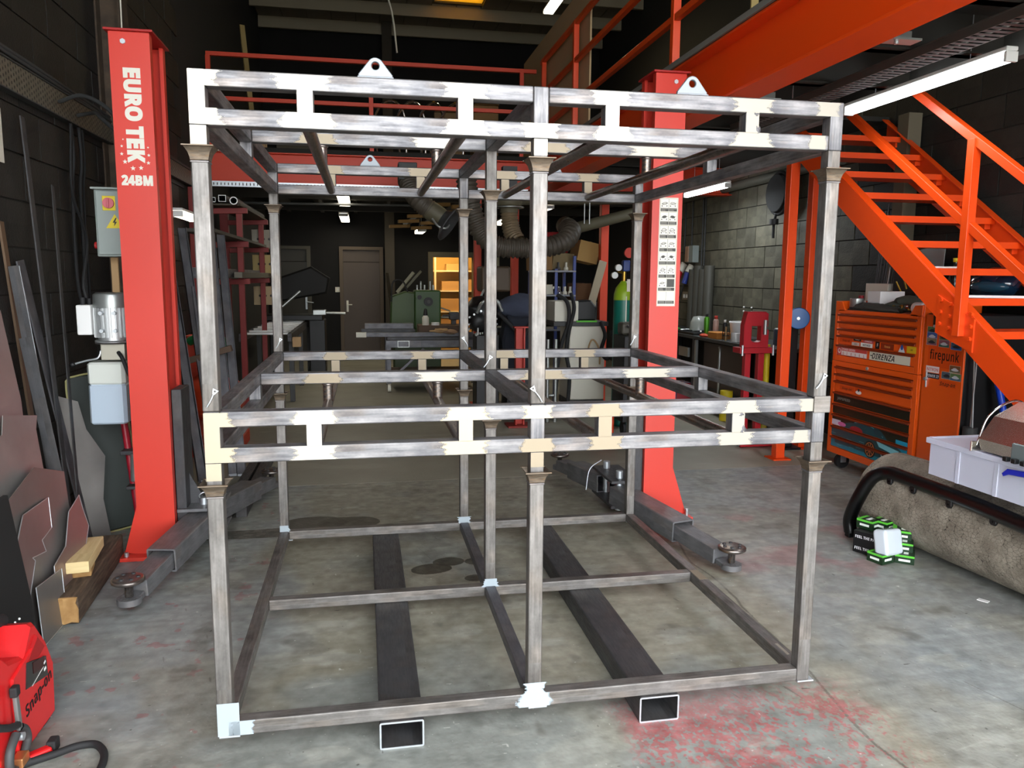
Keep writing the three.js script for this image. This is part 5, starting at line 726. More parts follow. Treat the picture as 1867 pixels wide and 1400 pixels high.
  for (let i = 0; i < 9; i++) single('loose_fitting', 'small shiny metal fitting heaped on the tool chest', 'fitting', xf(lathe([[0.006, 0], [0.016, 0.0], [0.016, 0.02], [0.006, 0.02]], 8), [4.5 + rnd(0, 0.08), 1.36 + rnd(0, 0.03), -2.92 + rnd(0, 0.2)], [rnd(0, 2), 0, rnd(0, 2)]), i % 3 ? M.brass : M.chrome, 'metal fittings on the tool chest');
  const tape = thing('tape_roll', 'white roll with a tan side on the tool chest', 'roll'); mesh(tape, 'roll', rod([4.53, 1.385, -2.66], [4.53, 1.385, -2.56], 0.045, 20), M.white); mesh(tape, 'core', rod([4.53, 1.385, -2.56], [4.53, 1.385, -2.555], 0.032, 16), M.tan);
  const rb = thing('tin', 'round tin with a red top standing behind the silver can', 'tin'); mesh(rb, 'body', rod([4.62, 1.335, -3.45], [4.62, 1.42, -3.45], 0.04, 16), M.whiteWarm); mesh(rb, 'cap', rod([4.62, 1.42, -3.45], [4.62, 1.46, -3.45], 0.022, 14), mat('#a8232c', 0.5));
  const bk = thing('coffee_machine', 'dark machine with brass levers behind the tool chest', 'machine'); mesh(bk, 'body', bb(4.9, 5.15, 1.0, 1.78, -3.45, -3.15, 0.02), M.black); mesh(bk, 'lever', merge(rod([4.89, 1.52, -3.25], [4.86, 1.6, -3.25], 0.008, 8), rod([4.89, 1.5, -3.32], [4.85, 1.58, -3.33], 0.008, 8)), M.brass); mesh(bk, 'glass_globe', ball(0.05, 4.92, 1.83, -3.3, 14), M.chrome); mesh(bk, 'stand', bb(4.92, 5.12, 0, 1.0, -3.43, -3.17), M.greyDark);
  single('plastic_sheet', 'frosted plastic sheet leaning behind the stairs', 'sheet', bar([4.9, 1.2, -3.05], [4.98, 1.85, -3.12], 0.34, 0.006, 0.001, V(1, 0, 0)), mat('#a8aca8', 0.5, 0, { transmission: 0.3 }));
}

// ---------- on and under the stairs ----------
{
  single('paper_stack', 'white paper lying on a stair tread level with the LED batten hanger', 'paper', xf(box(0.28, 0.012, 0.2, 0, 0, 0, 0.003), [4.32, 1.677, -2.2], [0, 0.1, 0.01]), M.white);
  single('paper_stack', 'long sheaf of white paper lying on a lower stair tread', 'paper', xf(box(0.52, 0.016, 0.2, 0, 0, 0, 0.004), [4.47, 1.489, -1.93], [0, -0.05, -0.008]), M.white);
  const us = thing('wall_shelf', 'dark shelf against the wall behind the stairs', 'shelf'); mesh(us, 'board', bb(4.85, 5.2, 1.42, 1.45, -3.0, -1.2, 0.003), M.greyDark); for (const z of [-2.9, -1.4]) mesh(us, 'bracket', bb(4.9, 5.2, 1.36, 1.42, z - 0.02, z + 0.02), mat('#b8400f', 0.5));
  const bt = thing('spray_bottle', 'clear bottle with a yellow cap on the shelf behind the stairs', 'bottle'); mesh(bt, 'body', xf(lathe([[0.001, 0], [0.045, 0], [0.047, 0.14], [0.03, 0.21], [0.013, 0.255], [0.013, 0.28]], 18), [4.93, 1.45, -2.77]), mat('#2c302e', 0.15, 0, { transmission: 0.4 })); mesh(bt, 'cap', xf(lathe([[0.001, 0.03], [0.022, 0.03], [0.02, 0.0], [0.001, 0]], 14), [4.93, 1.73, -2.77]), M.yellow);
  const hl = thing('crash_helmet', 'glossy blue black helmet on the shelf behind the stairs', 'helmet'); mesh(hl, 'shell', xf(blob(0.13, 0.12, 0.2, 0.04, 3, 24), [4.99, 1.57, -2.45]), mat('#0c2438', 0.15, 0, { clearcoat: 1 })); mesh(hl, 'visor', xf(blob(0.09, 0.05, 0.17, 0.02, 3, 18), [4.93, 1.55, -2.43]), mat('#24485a', 0.1));
  for (let i = 0; i < 4; i++) single('small_jar', 'small silver jar on the dark shelf behind the stairs', 'jar', xf(lathe([[0.001, 0], [0.022, 0], [0.022, 0.07], [0.018, 0.085], [0.001, 0.085]], 12), [4.95, 1.45, -1.9 + i * 0.09]), M.lid, 'silver jars on the shelf behind the stairs');
  const tp = thing('tarpaulin_bundle', 'black plastic bundle under the shelf behind the stairs', 'bundle'); mesh(tp, 'bundle', xf(blob(0.13, 0.2, 0.5, 0.25, 9, 24), [5.02, 1.15, -1.75]), M.black); mesh(tp, 'box_under', bb(4.92, 5.18, 0, 0.96, -2.2, -1.3, 0.01), M.blackMatt);
  single('blue_pole', 'bright blue tube leaning under the stairs beside the locker', 'pole', rod([4.72, 0.0, -1.72], [4.6, 1.05, -1.96], 0.022, 16), M.blueBright);
  const um = thing('tripod_case', 'black tubular case with thin rods standing beside the locker', 'case'); mesh(um, 'tube', rod([4.47, 0.1, -1.97], [4.46, 0.62, -1.96], 0.045, 18), M.greyDark); mesh(um, 'rod', rod([4.47, 0.6, -1.97], [4.44, 1.2, -1.93], 0.006, 8), M.lid); mesh(um, 'rod', rod([4.46, 0.6, -1.94], [4.45, 1.3, -1.98], 0.006, 8), M.lid); mesh(um, 'foot', rod([4.47, 0, -1.97], [4.47, 0.1, -1.97], 0.05, 14), M.rubber);
  single('timber_lath', 'pale timber lath lying on the bottom treads under the stairs', 'timber', bar([4.2, 1.12, -1.28], [5.0, 1.13, -1.32], 0.09, 0.02), mat('#8a7a58', 0.8));
}

// ---------- roll, bull bar, crate and cartons, right foreground ----------
{
  const crk = tex(512, 512, (x, y) => {
    const X = x / 22, Y = y / 15, xi = Math.floor(X), yi = Math.floor(Y); let d1 = 9, d2 = 9;
    for (let a = -1; a < 2; a++) for (let b = -1; b < 2; b++) { const cx = (xi + a + 13) % 12.8 | 0, px = xi + a + hash(xi + a, yi + b, 5), py = yi + b + hash(xi + a, yi + b, 6), d = Math.hypot(px - X, py - Y) + 0.12 * (v2(X * 3, Y * 3, 8) - 0.5); if (d < d1) { d2 = d1; d1 = d; } else if (d < d2) d2 = d; }
    const c = mix3([112, 103, 90], [152, 143, 128], clampf(0.5 + (fbm(x / 60, y / 60, 301, 5) - 0.5) * 1.8 + (v2(x / 2, y / 2, 9) - 0.5) * 0.5, 0, 1)), k = sstep(d2 - d1, 0.0, 0.07) * 0.75 + 0.25; const vis = fbm(x / 90, y / 90, 311, 3) > 0.42 ? 1 : 0.45; return mix3(c, [48, 43, 36], (1 - k) * vis * 1.3);
  }, { rep: [1.6, 1.6] });
  const crb = tex(256, 256, (x, y) => 255 * fbm(x / 9, y / 9, 321, 5), { lin: true, rep: [2, 2] });
  const roll = thing('underlay_roll', 'large grey cracked roll of matting lying on the floor by the wall', 'roll');
  const a = V(3.75, 0.265, -1.78), b = V(3.93, 0.265, 0.6), L = a.distanceTo(b), sp = []; for (let i = 0; i <= 60; i++) sp.push(i);
  const outer = (() => { const s = new THREE.Shape(); for (let i = 0; i <= 64; i++) { const t = i / 64 * PI * 2, r = 0.262 + 0.008 * Math.sin(t * 2 + 1), x = Math.cos(t) * r, y = Math.max(-0.262, Math.sin(t) * r * 0.985); i ? s.lineTo(x, y) : s.moveTo(x, y); } return s; })();
  const rg = ext(outer, L, { bevel: 0.02 }); { const p = rg.attributes.position, uv = rg.attributes.uv; for (let i = 0; i < p.count; i++) uv.setXY(i, p.getZ(i), Math.atan2(p.getX(i), p.getY(i)) * 0.265); }
  mesh(roll, 'matting', aim(rg, a, b), new THREE.MeshPhysicalMaterial({ map: crk, roughness: 0.95, bumpMap: crb, bumpScale: 0.004 }));
  const spiral = []; for (let i = 0; i < 60; i++) { const t = i * 0.42, r = 0.03 + i * 0.0036; spiral.push([Math.cos(t) * r, Math.sin(t) * r, -0.001]); } mesh(roll, 'spiral_edge', aim(pipe(spiral, 0.004, 160, 5), a, b), mat('#4d463c', 0.95));
  const bull = thing('bull_bar', 'glossy black tubular bull bar resting against the grey roll', 'bull bar');
  mesh(bull, 'tube', pipe([[3.455, 0.03, -1.72], [3.452, 0.12, -1.73], [3.462, 0.27, -1.67], [3.5, 0.405, -1.61], [3.55, 0.45, -1.54], [3.56, 0.455, -1.4], [3.56, 0.452, -0.9], [3.53, 0.44, -0.3], [3.5, 0.44, 0.3]], 0.04, 120, 16), mat('#060607', 0.3));
  mesh(bull, 'foot', bb(3.43, 3.48, 0, 0.035, -1.745, -1.7, 0.006), M.black);
  for (const z of [-1.5, -1.3, -1.02, -0.72, -0.4]) { const m = mesh(bull, 'mounting_tab', xf(ext((() => { const s = shape([[-0.022, 0.03], [0.022, 0.03], [0.022, -0.01], [0.012, -0.024], [-0.012, -0.024], [-0.022, -0.01]]); s.holes.push(circ(0, -0.005, 0.008)); return s; })(), 0.016, { bevel: 0.003 }), [3.545, 0.415, z], [0, -PI / 2, 0]), M.black); }
  // translucent storage crate
  const cm = new THREE.MeshPhysicalMaterial({ color: '#eef0fb', roughness: 0.4, transmission: 0.45, thickness: 0, ior: 1.45 });
  const cr = thing('storage_crate', 'translucent lilac plastic storage crate sitting on the grey roll', 'crate');
  const cx0 = 3.52, cx1 = 3.98, cz0 = -1.16, cz1 = 0.1, cy = 0.545, ch = 0.2;
  mesh(cr, 'floor_panel', bb(cx0, cx1, cy, cy + 0.004, cz0, cz1), cm);
  for (const [x0, x1, z0, z1] of [[cx0 - 0.01, cx0 - 0.006, cz0, cz1], [cx1 + 0.006, cx1 + 0.01, cz0, cz1], [cx0, cx1, cz0 - 0.01, cz0 - 0.006], [cx0, cx1, cz1 + 0.006, cz1 + 0.01]]) mesh(cr, 'side_panel', bb(x0, x1, cy, cy + ch, z0, z1, 0.001), cm);
  mesh(cr, 'rim', merge(bb(cx0 - 0.025, cx0, cy + ch - 0.03, cy + ch, cz0 - 0.02, cz1 + 0.02, 0.004), bb(cx1, cx1 + 0.025, cy + ch - 0.03, cy + ch, cz0 - 0.02, cz1 + 0.02, 0.004), bb(cx0, cx1, cy + ch - 0.03, cy + ch, cz0 - 0.03, cz0 - 0.005, 0.004), bb(cx0, cx1, cy + ch - 0.03, cy + ch, cz1 + 0.005, cz1 + 0.03, 0.004)), cm);
  mesh(cr, 'lid_panel', bb(cx0 - 0.005, cx1 + 0.005, cy + ch - 0.012, cy + ch - 0.006, cz0, cz1), cm);
  for (const z of [-0.95, -0.7]) mesh(cr, 'rib', bb(cx0 - 0.016, cx0 - 0.01, cy, cy + ch - 0.03, z - 0.012, z + 0.012, 0.002), cm);
  const hd = mesh(cr, 'blue_clip', xf(ext([[0, 0], [0.03, 0.014], [0.2, 0.03], [0.4, 0.03], [0.4, 0.05], [0.18, 0.055], [0.02, 0.04], [-0.01, 0.012]], 0.014, { bevel: 0.004 }), [cx0 - 0.04, cy + ch - 0.075, -0.62], [0, -PI / 2, 0]), mat('#1b2aa8', 0.35));
  single('boxed_part', 'blue grey carton seen through the lilac crate', 'box', bb(3.56, 3.75, cy + 0.006, cy + 0.14, -1.05, -0.86, 0.004), mat('#6f79ac', 0.6)); single('boxed_part', 'pink and blue packet seen through the lilac crate', 'box', bb(3.55, 3.72, cy + 0.006, cy + 0.1, -0.5, -0.2, 0.004), mat('#c98aa4', 0.6)); single('boxed_part', 'dark blue packet in the lilac crate beside the pink one', 'box', bb(3.54, 3.7, cy + 0.006, cy + 0.12, -0.64, -0.54, 0.004), mat('#35507c', 0.6));
  // polished housing on the crate
  const ho = thing('headlamp_housing', 'polished faceted metal housing lying on the plastic crate', 'housing');
  const hp = [[0, 0], [0.3, 0.0], [0.34, 0.05], [0.3, 0.19], [0.2, 0.24], [0.06, 0.17], [-0.02, 0.06]];
  const mir = mat('#d6d2c8', 0.22, 0.95);
  mesh(ho, 'shell', xf(ext(hp, 0.5, { bevel: 0.02 }), [3.5, cy + ch + 0.01, -0.82], [0, 0, 0]), mir); mesh(ho, 'side_flange', xf(ext([[-0.03, 0.0], [0.36, 0], [0.36, 0.03], [-0.03, 0.05]], 0.012, { bevel: 0.003 }), [3.5, cy + ch, -0.84]), mir);
  mesh(ho, 'lens_plate', bb(3.48, 3.52, cy + ch + 0.005, cy + ch + 0.09, -0.6, -0.3, 0.006), mat('#7f8b8c', 0.25, 0.4)); mesh(ho, 'terminal_row', merge(...Array.from({ length: 7 }, (_, i) => bb(3.455, 3.48, cy + ch + 0.0, cy + ch + 0.022, -0.62 + i * 0.05, -0.595 + i * 0.05, 0.003))), M.black); mesh(ho, 'rim_bead', pipe([[3.5, cy + ch + 0.03, -0.83], [3.56, cy + ch + 0.18, -0.83], [3.7, cy + ch + 0.25, -0.83], [3.8, cy + ch + 0.2, -0.83]], 0.006, 30, 6), M.chrome);
  // shrink-wrapped cartons on the floor
  const wrapM = mat('#dfe6ea', 0.18, 0, { transmission: 0.5 });
  const bx = thing('filter_carton', 'black carton printed with white words beside the bull bar foot', 'carton'); mesh(bx, 'carton', xf(box(0.1, 0.13, 0.2, 0, 0.066, 0, 0.004), [3.4, 0, -1.42], [0, 0.5, 0]), M.black);
  const [pg, pmm] = decal(0.19, 0.12, canvasTex(256, 160, (c, w, h) => { c.fillStyle = '#0d0d0f'; c.fillRect(0, 0, w, h); c.fillStyle = '#e9e9ea'; c.font = 'bold 30px sans-serif'; c.fillText('FEEL THE PASSION', 8, 48, w - 16); c.fillText('FEEL THE PASSION', 8, 140, w - 16); })); const pl = mesh(bx, 'printed_face', xf(pg, [-0.0508, 0.066, 0], [0, -PI / 2, 0]), pmm); pl.position.set(3.4, 0, -1.42); pl.rotation.y = 0.5;
  const gm = canvasTex(128, 64, (c, w, h) => { c.fillStyle = '#16301a'; c.fillRect(0, 0, w, h); c.fillStyle = '#5fc23c'; c.fillRect(0, 0, w, 14); c.fillStyle = '#e8efe6'; c.fillRect(26, 28, 76, 16); });
  const gmm = new THREE.MeshPhysicalMaterial({ map: gm, roughness: 0.4 });
  const gbox = (x, y, z, ry, rz, l) => { const t = single('green_carton', l, 'carton', xf(new THREE.BoxGeometry(0.1, 0.055, 0.1), [x, y, z], [0, ry, rz]), gmm, 'green parts cartons by the grey roll'); t.geometry = fix(t.geometry); };
  for (let i = 0; i < 3; i++) gbox(3.42 + i * 0.075, 0.16, -1.5 + i * 0.03, 0.4, 0, 'small green and black carton in the row on top of the wrapped pack');
  for (let i = 0; i < 3; i++) gbox(3.5 + i * 0.018, 0.03 + i * 0.057, -1.28 - i * 0.04, 0.9, 0.12, 'small green and black carton slumped in the stack beside the grey roll');
  gbox(3.36, 0.03, -1.3, 0.3, 0, 'green and black carton at the foot of the wrapped pack');
  single('wrapped_pack', 'white pack in clear shrink wrap leaning on the green cartons', 'pack', xf(box(0.15, 0.15, 0.09, 0, 0, 0, 0.02), [3.41, 0.11, -1.31], [-0.25, 0.3, 0]), mat('#cfd8e0', 0.2, 0, { clearcoat: 0.6 }));
  single('paper_scrap', 'scrap of white paper on the floor beside the grey roll', 'paper', xf(box(0.03, 0.003, 0.05, 0, 0, 0), [3.52, 0.002, -0.72], [0, 0.5, 0]), M.white);
  void wrapM; void hd; void sp;
}

// ---------- bench, press and wall fittings, right of the lift ----------
{
  const be = thing('work_bench', 'long dark workbench along the olive block wall', 'workbench');
  mesh(be, 'top', bb(4.5, 5.19, 0.85, 0.89, -8.6, -4.7, 0.004), M.greyDark); for (const z of [-8.4, -6.6, -5.0]) for (const x of [4.55, 5.1]) mesh(be, 'leg', bb(x - 0.03, x + 0.03, 0, 0.85, z - 0.03, z + 0.03, 0.003), M.dark); mesh(be, 'lower_shelf', bb(4.6, 5.15, 0.25, 0.28, -8.5, -4.8), M.black); mesh(be, 'back_panel', bb(5.12, 5.15, 0.28, 0.85, -8.5, -4.8), M.blackMatt);
  const Y = 0.89, bottle = (l, n, c, prof, x, z, m, cap) => { const t = thing(n, l, c); mesh(t, 'body', xf(lathe(prof, 16), [x, Y, z]), m); if (cap) mesh(t, 'cap', xf(lathe([[0.001, cap[1]], [cap[0], cap[1]], [cap[0], 0], [0.001, 0]], 12), [x, Y + prof[prof.length - 1][1], z]), cap[2]); };
  bottle('tall green spray can on the workbench', 'spray_can', 'can', [[0.001, 0], [0.032, 0], [0.032, 0.22], [0.018, 0.24]], 4.62, -6.45, mat('#4f9a22', 0.3, 0.3), [0.016, 0.035, M.black]);
  bottle('pink and white spray can on the workbench', 'spray_can', 'can', [[0.001, 0], [0.035, 0], [0.035, 0.2], [0.022, 0.22]], 4.66, -6.28, mat('#b79a90', 0.35), [0.02, 0.04, mat('#b5372c', 0.4)]);
  bottle('thin black spray can on the workbench', 'spray_can', 'can', [[0.001, 0], [0.028, 0], [0.028, 0.17], [0.016, 0.19]], 4.7, -6.12, M.black, [0.014, 0.03, M.white]);
  bottle('white mug beside the red press', 'mug', 'mug', [[0.001, 0], [0.05, 0], [0.054, 0.1], [0.05, 0.1], [0.046, 0.01], [0.001, 0.01]], 4.58, -5.6, M.white); bottle('large white plastic bucket on the workbench', 'bucket', 'bucket', [[0.001, 0], [0.11, 0], [0.13, 0.19], [0.138, 0.19], [0.138, 0.21], [0.12, 0.21]], 4.82, -5.95, M.white);
  bottle('blue grey paint tin behind the red press', 'paint_tin', 'tin', [[0.001, 0], [0.08, 0], [0.08, 0.17], [0.076, 0.175], [0.001, 0.175]], 4.85, -5.1, mat('#4a5563', 0.4), [0.07, 0.01, M.lid]); bottle('second blue grey paint tin behind the orange post', 'paint_tin', 'tin', [[0.001, 0], [0.07, 0], [0.07, 0.15], [0.066, 0.155], [0.001, 0.155]], 4.8, -4.9, mat('#6a7684', 0.4), [0.06, 0.01, M.lid]);
  single('clear_tub', 'upturned clear plastic tub at the lift end of the workbench', 'tub', xf(lathe([[0.12, 0], [0.11, 0.1], [0.075, 0.17], [0.001, 0.18]], 18), [4.72, Y + 0.05, -6.9]), mat('#b9bcb4', 0.2, 0, { transmission: 0.5 }));
  const tb = thing('tool_tray', 'tray of small black tools on the workbench', 'tray'); mesh(tb, 'tray', bb(4.52, 4.85, Y, Y + 0.03, -7.2, -6.6, 0.004), M.black); for (let i = 0; i < 8; i++) mesh(tb, 'tool', rod([4.55 + rnd(0, 0.2), Y + 0.04, -7.15 + i * 0.06], [4.62 + rnd(0, 0.2), Y + 0.05, -7.1 + i * 0.06 + rnd(-0.08, 0.08)], 0.011, 7), i % 2 ? M.lid : M.dark);
  single('cloth_bundle', 'green cloth at the far end of the workbench', 'cloth', xf(blob(0.08, 0.04, 0.1, 0.3, 31, 14), [4.6, Y + 0.04, -7.45]), mat('#2c8f3c', 0.9)); single('rag_box', 'orange box of rags on the workbench', 'box', bb(4.52, 4.7, Y, Y + 0.08, -6.2, -5.95, 0.01), mat('#b8742a', 0.7)); single('glove', 'red work glove lying on the workbench edge', 'glove', xf(blob(0.05, 0.02, 0.09, 0.3, 41, 14), [4.55, Y + 0.02, -6.35]), mat('#c0492f', 0.8));
  const wr = thing('wire_holder', 'small black wire holder with a pale stick on the workbench', 'holder'); mesh(wr, 'ring', xf(fix(new THREE.TorusGeometry(0.04, 0.004, 6, 18)), [4.55, Y + 0.06, -5.78], [PI / 2, 0, 0]), M.black); for (let i = 0; i < 4; i++) mesh(wr, 'wire_leg', rod([4.55 + Math.cos(i * PI / 2) * 0.04, Y + 0.0, -5.78 + Math.sin(i * PI / 2) * 0.04], [4.55 + Math.cos(i * PI / 2) * 0.04, Y + 0.14, -5.78 + Math.sin(i * PI / 2) * 0.04], 0.004, 6), M.black); mesh(wr, 'stick', rod([4.55, Y, -5.78], [4.56, Y + 0.16, -5.8], 0.01, 8), M.tan);
  // under the bench
  const ub = thing('under_bench_box', 'brown board panel standing under the workbench', 'panel'); mesh(ub, 'board', bb(4.62, 4.64, 0.0, 0.82, -6.5, -5.4, 0.003), mat('#4c3f37', 0.7)); mesh(ub, 'edge_post', bb(4.52, 4.55, 0, 0.84, -6.56, -6.52, 0.002), M.lid);
  single('hose_coil', 'grey hose drooping under the workbench', 'hose', pipe([[4.56, 0.8, -5.95], [4.52, 0.78, -5.85], [4.51, 0.6, -5.83], [4.52, 0.3, -5.85], [4.54, 0.02, -5.9]], 0.015, 30, 8), M.lid); single('socket_strip', 'pale socket strip under the workbench beside the lift column', 'socket', bb(4.54, 4.57, 0.6, 0.72, -7.1, -6.8, 0.004), M.lid); single('yellow_can', 'yellow can standing under the workbench', 'can', rod([4.5, 0, -5.6], [4.5, 0.34, -5.6], 0.07, 18), M.yellow); single('lever_bar', 'dark red lever bar standing under the workbench by the lift column', 'lever', rod([4.45, 0, -7.4], [4.45, 0.72, -7.45], 0.035, 12), mat('#8c2028', 0.5));
  for (let i = 0; i < 7; i++) single('magazine', 'magazine standing in the row under the workbench', 'magazine', xf(box(0.012, 0.28, 0.2, 0, 0.14, 0), [4.48 + i * 0.002, 0.281 - 0.281, -7.05 + i * 0.045], [0, PI / 2, 0.18]), mat(['#a84a52', '#c9c3cc', '#5a6a94', '#b86a72', '#d2ccd0', '#3c5a8c', '#a83a44'][i], 0.5), 'magazines under the workbench');
  // red hydraulic press / spring compressor
  const pr = thing('shop_press', 'red hydraulic press standing in front of the workbench', 'press'), R = mat('#b01e28', 0.42), x = 4.2, z = -4.5;
  for (const dx of [-0.05, 0.09]) mesh(pr, 'column', bb(x + dx - 0.03, x + dx + 0.03, 0.05, 0.92, z - 0.03, z + 0.03, 0.004), R);
  mesh(pr, 'base_foot', merge(bar([3.98, 0.04, z + 0.25], [4.62, 0.04, z + 0.25], 0.07, 0.07, 0.01), bar([3.98, 0.04, z - 0.2], [4.62, 0.04, z - 0.2], 0.07, 0.07, 0.01), bar([4.22, 0.04, z - 0.2], [4.22, 0.04, z + 0.25], 0.07, 0.06, 0.01)), R); mesh(pr, 'foot_cap', rod([3.975, 0.04, z + 0.25], [3.95, 0.04, z + 0.25], 0.03, 12), M.zinc);
  mesh(pr, 'bed', bb(x - 0.16, x + 0.2, 0.88, 0.935, z - 0.08, z + 0.08, 0.004), R); mesh(pr, 'head_frame', (() => { const s = shape([[-0.11, 0.93], [0.15, 0.93], [0.15, 1.1], [0.12, 1.12], [0.14, 1.14], [0.14, 1.26], [0.11, 1.28], [-0.08, 1.28], [-0.11, 1.15]]); const hl = new THREE.Path(); hl.moveTo(-0.03, 1.0); hl.quadraticCurveTo(0.02, 0.965, 0.07, 1.0); hl.lineTo(0.07, 1.14); hl.lineTo(-0.03, 1.14); s.holes.push(hl); return xf(ext(s, 0.09, { bevel: 0.006 }), [x, 0, z - 0.045]); })(), R);
  mesh(pr, 'ram', rod([x + 0.1, 1.06, z + 0.06], [x + 0.1, 1.2, z + 0.06], 0.018, 12), M.lid); for (const dx of [-0.14, 0.18]) mesh(pr, 'bolt', rod([x + dx, 0.86, z + 0.085], [x + dx, 0.96, z + 0.085], 0.012, 6), M.zinc);
  const gd = thing('polishing_wheel', 'blue disc wheel on a grinder between the orange posts', 'grinder'); mesh(gd, 'disc', xf(lathe([[0.001, 0.02], [0.09, 0.02], [0.098, 0.014], [0.098, -0.014], [0.09, -0.02], [0.001, -0.02]], 32), [4.38, 1.24, -4.0], [PI / 2, 0, 0.35]), M.blue); mesh(gd, 'hub', rod([4.38, 1.24, -4.0], [4.36, 1.24, -3.965], 0.014, 14), M.lid); mesh(gd, 'motor', rod([4.4, 1.24, -4.05], [4.42, 1.24, -4.28], 0.06, 16), M.blue); mesh(gd, 'pedestal', merge(bb(4.36, 4.46, 0.02, 1.18, -4.22, -4.12, 0.006), bb(4.3, 4.52, 0, 0.02, -4.28, -4.06, 0.004)), M.black);
  const gp = thing('grease_gun_pole', 'yellow and black pole standing behind the orange post', 'pole'); mesh(gp, 'lower_tube', rod([4.42, 0, -4.6], [4.42, 0.55, -4.6], 0.035, 14), mat('#8f8020', 0.5)); mesh(gp, 'upper_tube', rod([4.42, 0.55, -4.6], [4.42, 0.95, -4.6], 0.03, 14), M.yellow);
  // wall fittings
  for (const [i, zz] of [-8.55, -8.3, -7.94, -7.86].entries()) single('wall_conduit', ['first', 'second', 'third', 'fourth'][i] + ' conduit on the olive block wall counting from the back', 'conduit', rod([XR - 0.012, i > 1 ? 1.3 : 1.95, zz], [XR - 0.012, 2.95, zz], 0.012, 8), M.greyDark);
  const ib = thing('isolator_box', 'pale two-tone isolator box on the olive block wall', 'box'); mesh(ib, 'box', bb(XR - 0.1, XR - 0.004, 1.82, 2.06, -8.3, -8.05, 0.006), M.grey); mesh(ib, 'cover', bb(XR - 0.115, XR - 0.1, 1.83, 2.05, -8.29, -8.18, 0.004), mat('#a6846c', 0.6));
  const so = thing('industrial_socket', 'white industrial socket with a red plug on the block wall', 'socket'); mesh(so, 'body', rod([XR - 0.02, 1.8, -8.5], [XR - 0.1, 1.7, -8.5], 0.06, 14), M.whiteWarm); mesh(so, 'red_plug', rod([XR - 0.1, 1.7, -8.5], [XR - 0.16, 1.5, -8.52], 0.055, 14), mat('#b3222a', 0.4)); const so2 = thing('industrial_socket', 'white industrial socket with a blue plug on the block wall', 'socket'); mesh(so2, 'body', rod([XR - 0.02, 1.78, -8.25], [XR - 0.08, 1.68, -8.25], 0.045, 14), M.whiteWarm); mesh(so2, 'blue_plug', rod([XR - 0.08, 1.68, -8.25], [XR - 0.12, 1.52, -8.27], 0.04, 14), mat('#2a3c8c', 0.4)); single('plug_cable', 'black cable trailing from the blue plug to the workbench', 'cable', pipe([[XR - 0.12, 1.52, -8.27], [XR - 0.16, 1.3, -8.35], [XR - 0.3, 1.0, -8.5], [XR - 0.4, 0.91, -8.45]], 0.012, 24, 6), M.rubber);
  const ds = thing('double_socket', 'pale double wall socket low on the block wall behind the lift column', 'socket'); mesh(ds, 'plate', bb(XR - 0.02, XR - 0.004, 1.28, 1.4, -8.55, -8.3, 0.004), M.lid); mesh(ds, 'switch', merge(bb(XR - 0.03, XR - 0.02, 1.31, 1.36, -8.5, -8.46), bb(XR - 0.03, XR - 0.02, 1.31, 1.36, -8.4, -8.36)), M.white);
  for (let i = 0; i < 4; i++) single('stored_tube', 'grey tube standing against the olive block wall above the workbench', 'tube', rod([XR - 0.08, Y, -8.05 + i * 0.17], [XR - 0.07, 1.72 + (i % 2) * 0.05, -8.05 + i * 0.17], 0.07, 16), mat('#4a4942', 0.5), 'grey tubes standing on the workbench');
  for (const [i, zz] of [-6.62, -6.42].entries()) single('twin_clip', ['left', 'right'][i] + ' pair of white clips on the block wall above the red press', 'clip', merge(ball(0.012, XR - 0.012, 1.24, zz), ball(0.012, XR - 0.012, 1.19, zz)), M.white);
  const rl = thing('hose_reel', 'black hose reel hung high on the olive block wall', 'hose reel'); mesh(rl, 'drum', xf(lathe([[0.001, 0.06], [0.2, 0.06], [0.21, 0.05], [0.21, -0.05], [0.2, -0.06], [0.001, -0.06]], 30), [XR - 0.13, 2.54, -5.68], [0, 0, PI / 2]), mat('#191a1a', 0.85)); mesh(rl, 'rim', xf(fix(new THREE.TorusGeometry(0.22, 0.028, 10, 36)), [XR - 0.13, 2.54, -5.68], [0, PI / 2, 0]), M.rubber); mesh(rl, 'bracket', bb(XR - 0.07, XR, 2.5, 2.58, -5.74, -5.62), M.dark); mesh(rl, 'hose_end', pipe([[XR - 0.15, 2.32, -5.7], [XR - 0.16, 2.2, -5.72], [XR - 0.16, 2.05, -5.72]], 0.016, 14, 8), M.rubber); mesh(rl, 'hose_stop', rod([XR - 0.16, 2.26, -5.72], [XR - 0.16, 2.2, -5.72], 0.05, 14), M.black);
  single('wall_duct', 'long pale duct pipe along the top of the olive block wall', 'duct', rod([XR - 0.08, 2.74, -8.9], [XR - 0.08, 2.76, -4.6], 0.055, 14), mat('#55544a', 0.6));
  // cables hanging behind the tool chest
  for (let i = 0; i < 9; i++) single('welding_rod', 'thin metal rod standing behind the tool chest', 'rod', rod([5.0 - i * 0.012, 0.02, -3.95 + i * 0.03], [5.1, 2.25 + rnd(-0.2, 0.1), -3.9 + i * 0.035], 0.006, 6), i === 6 ? M.white : M.scale, 'rods standing behind the tool chest');
}

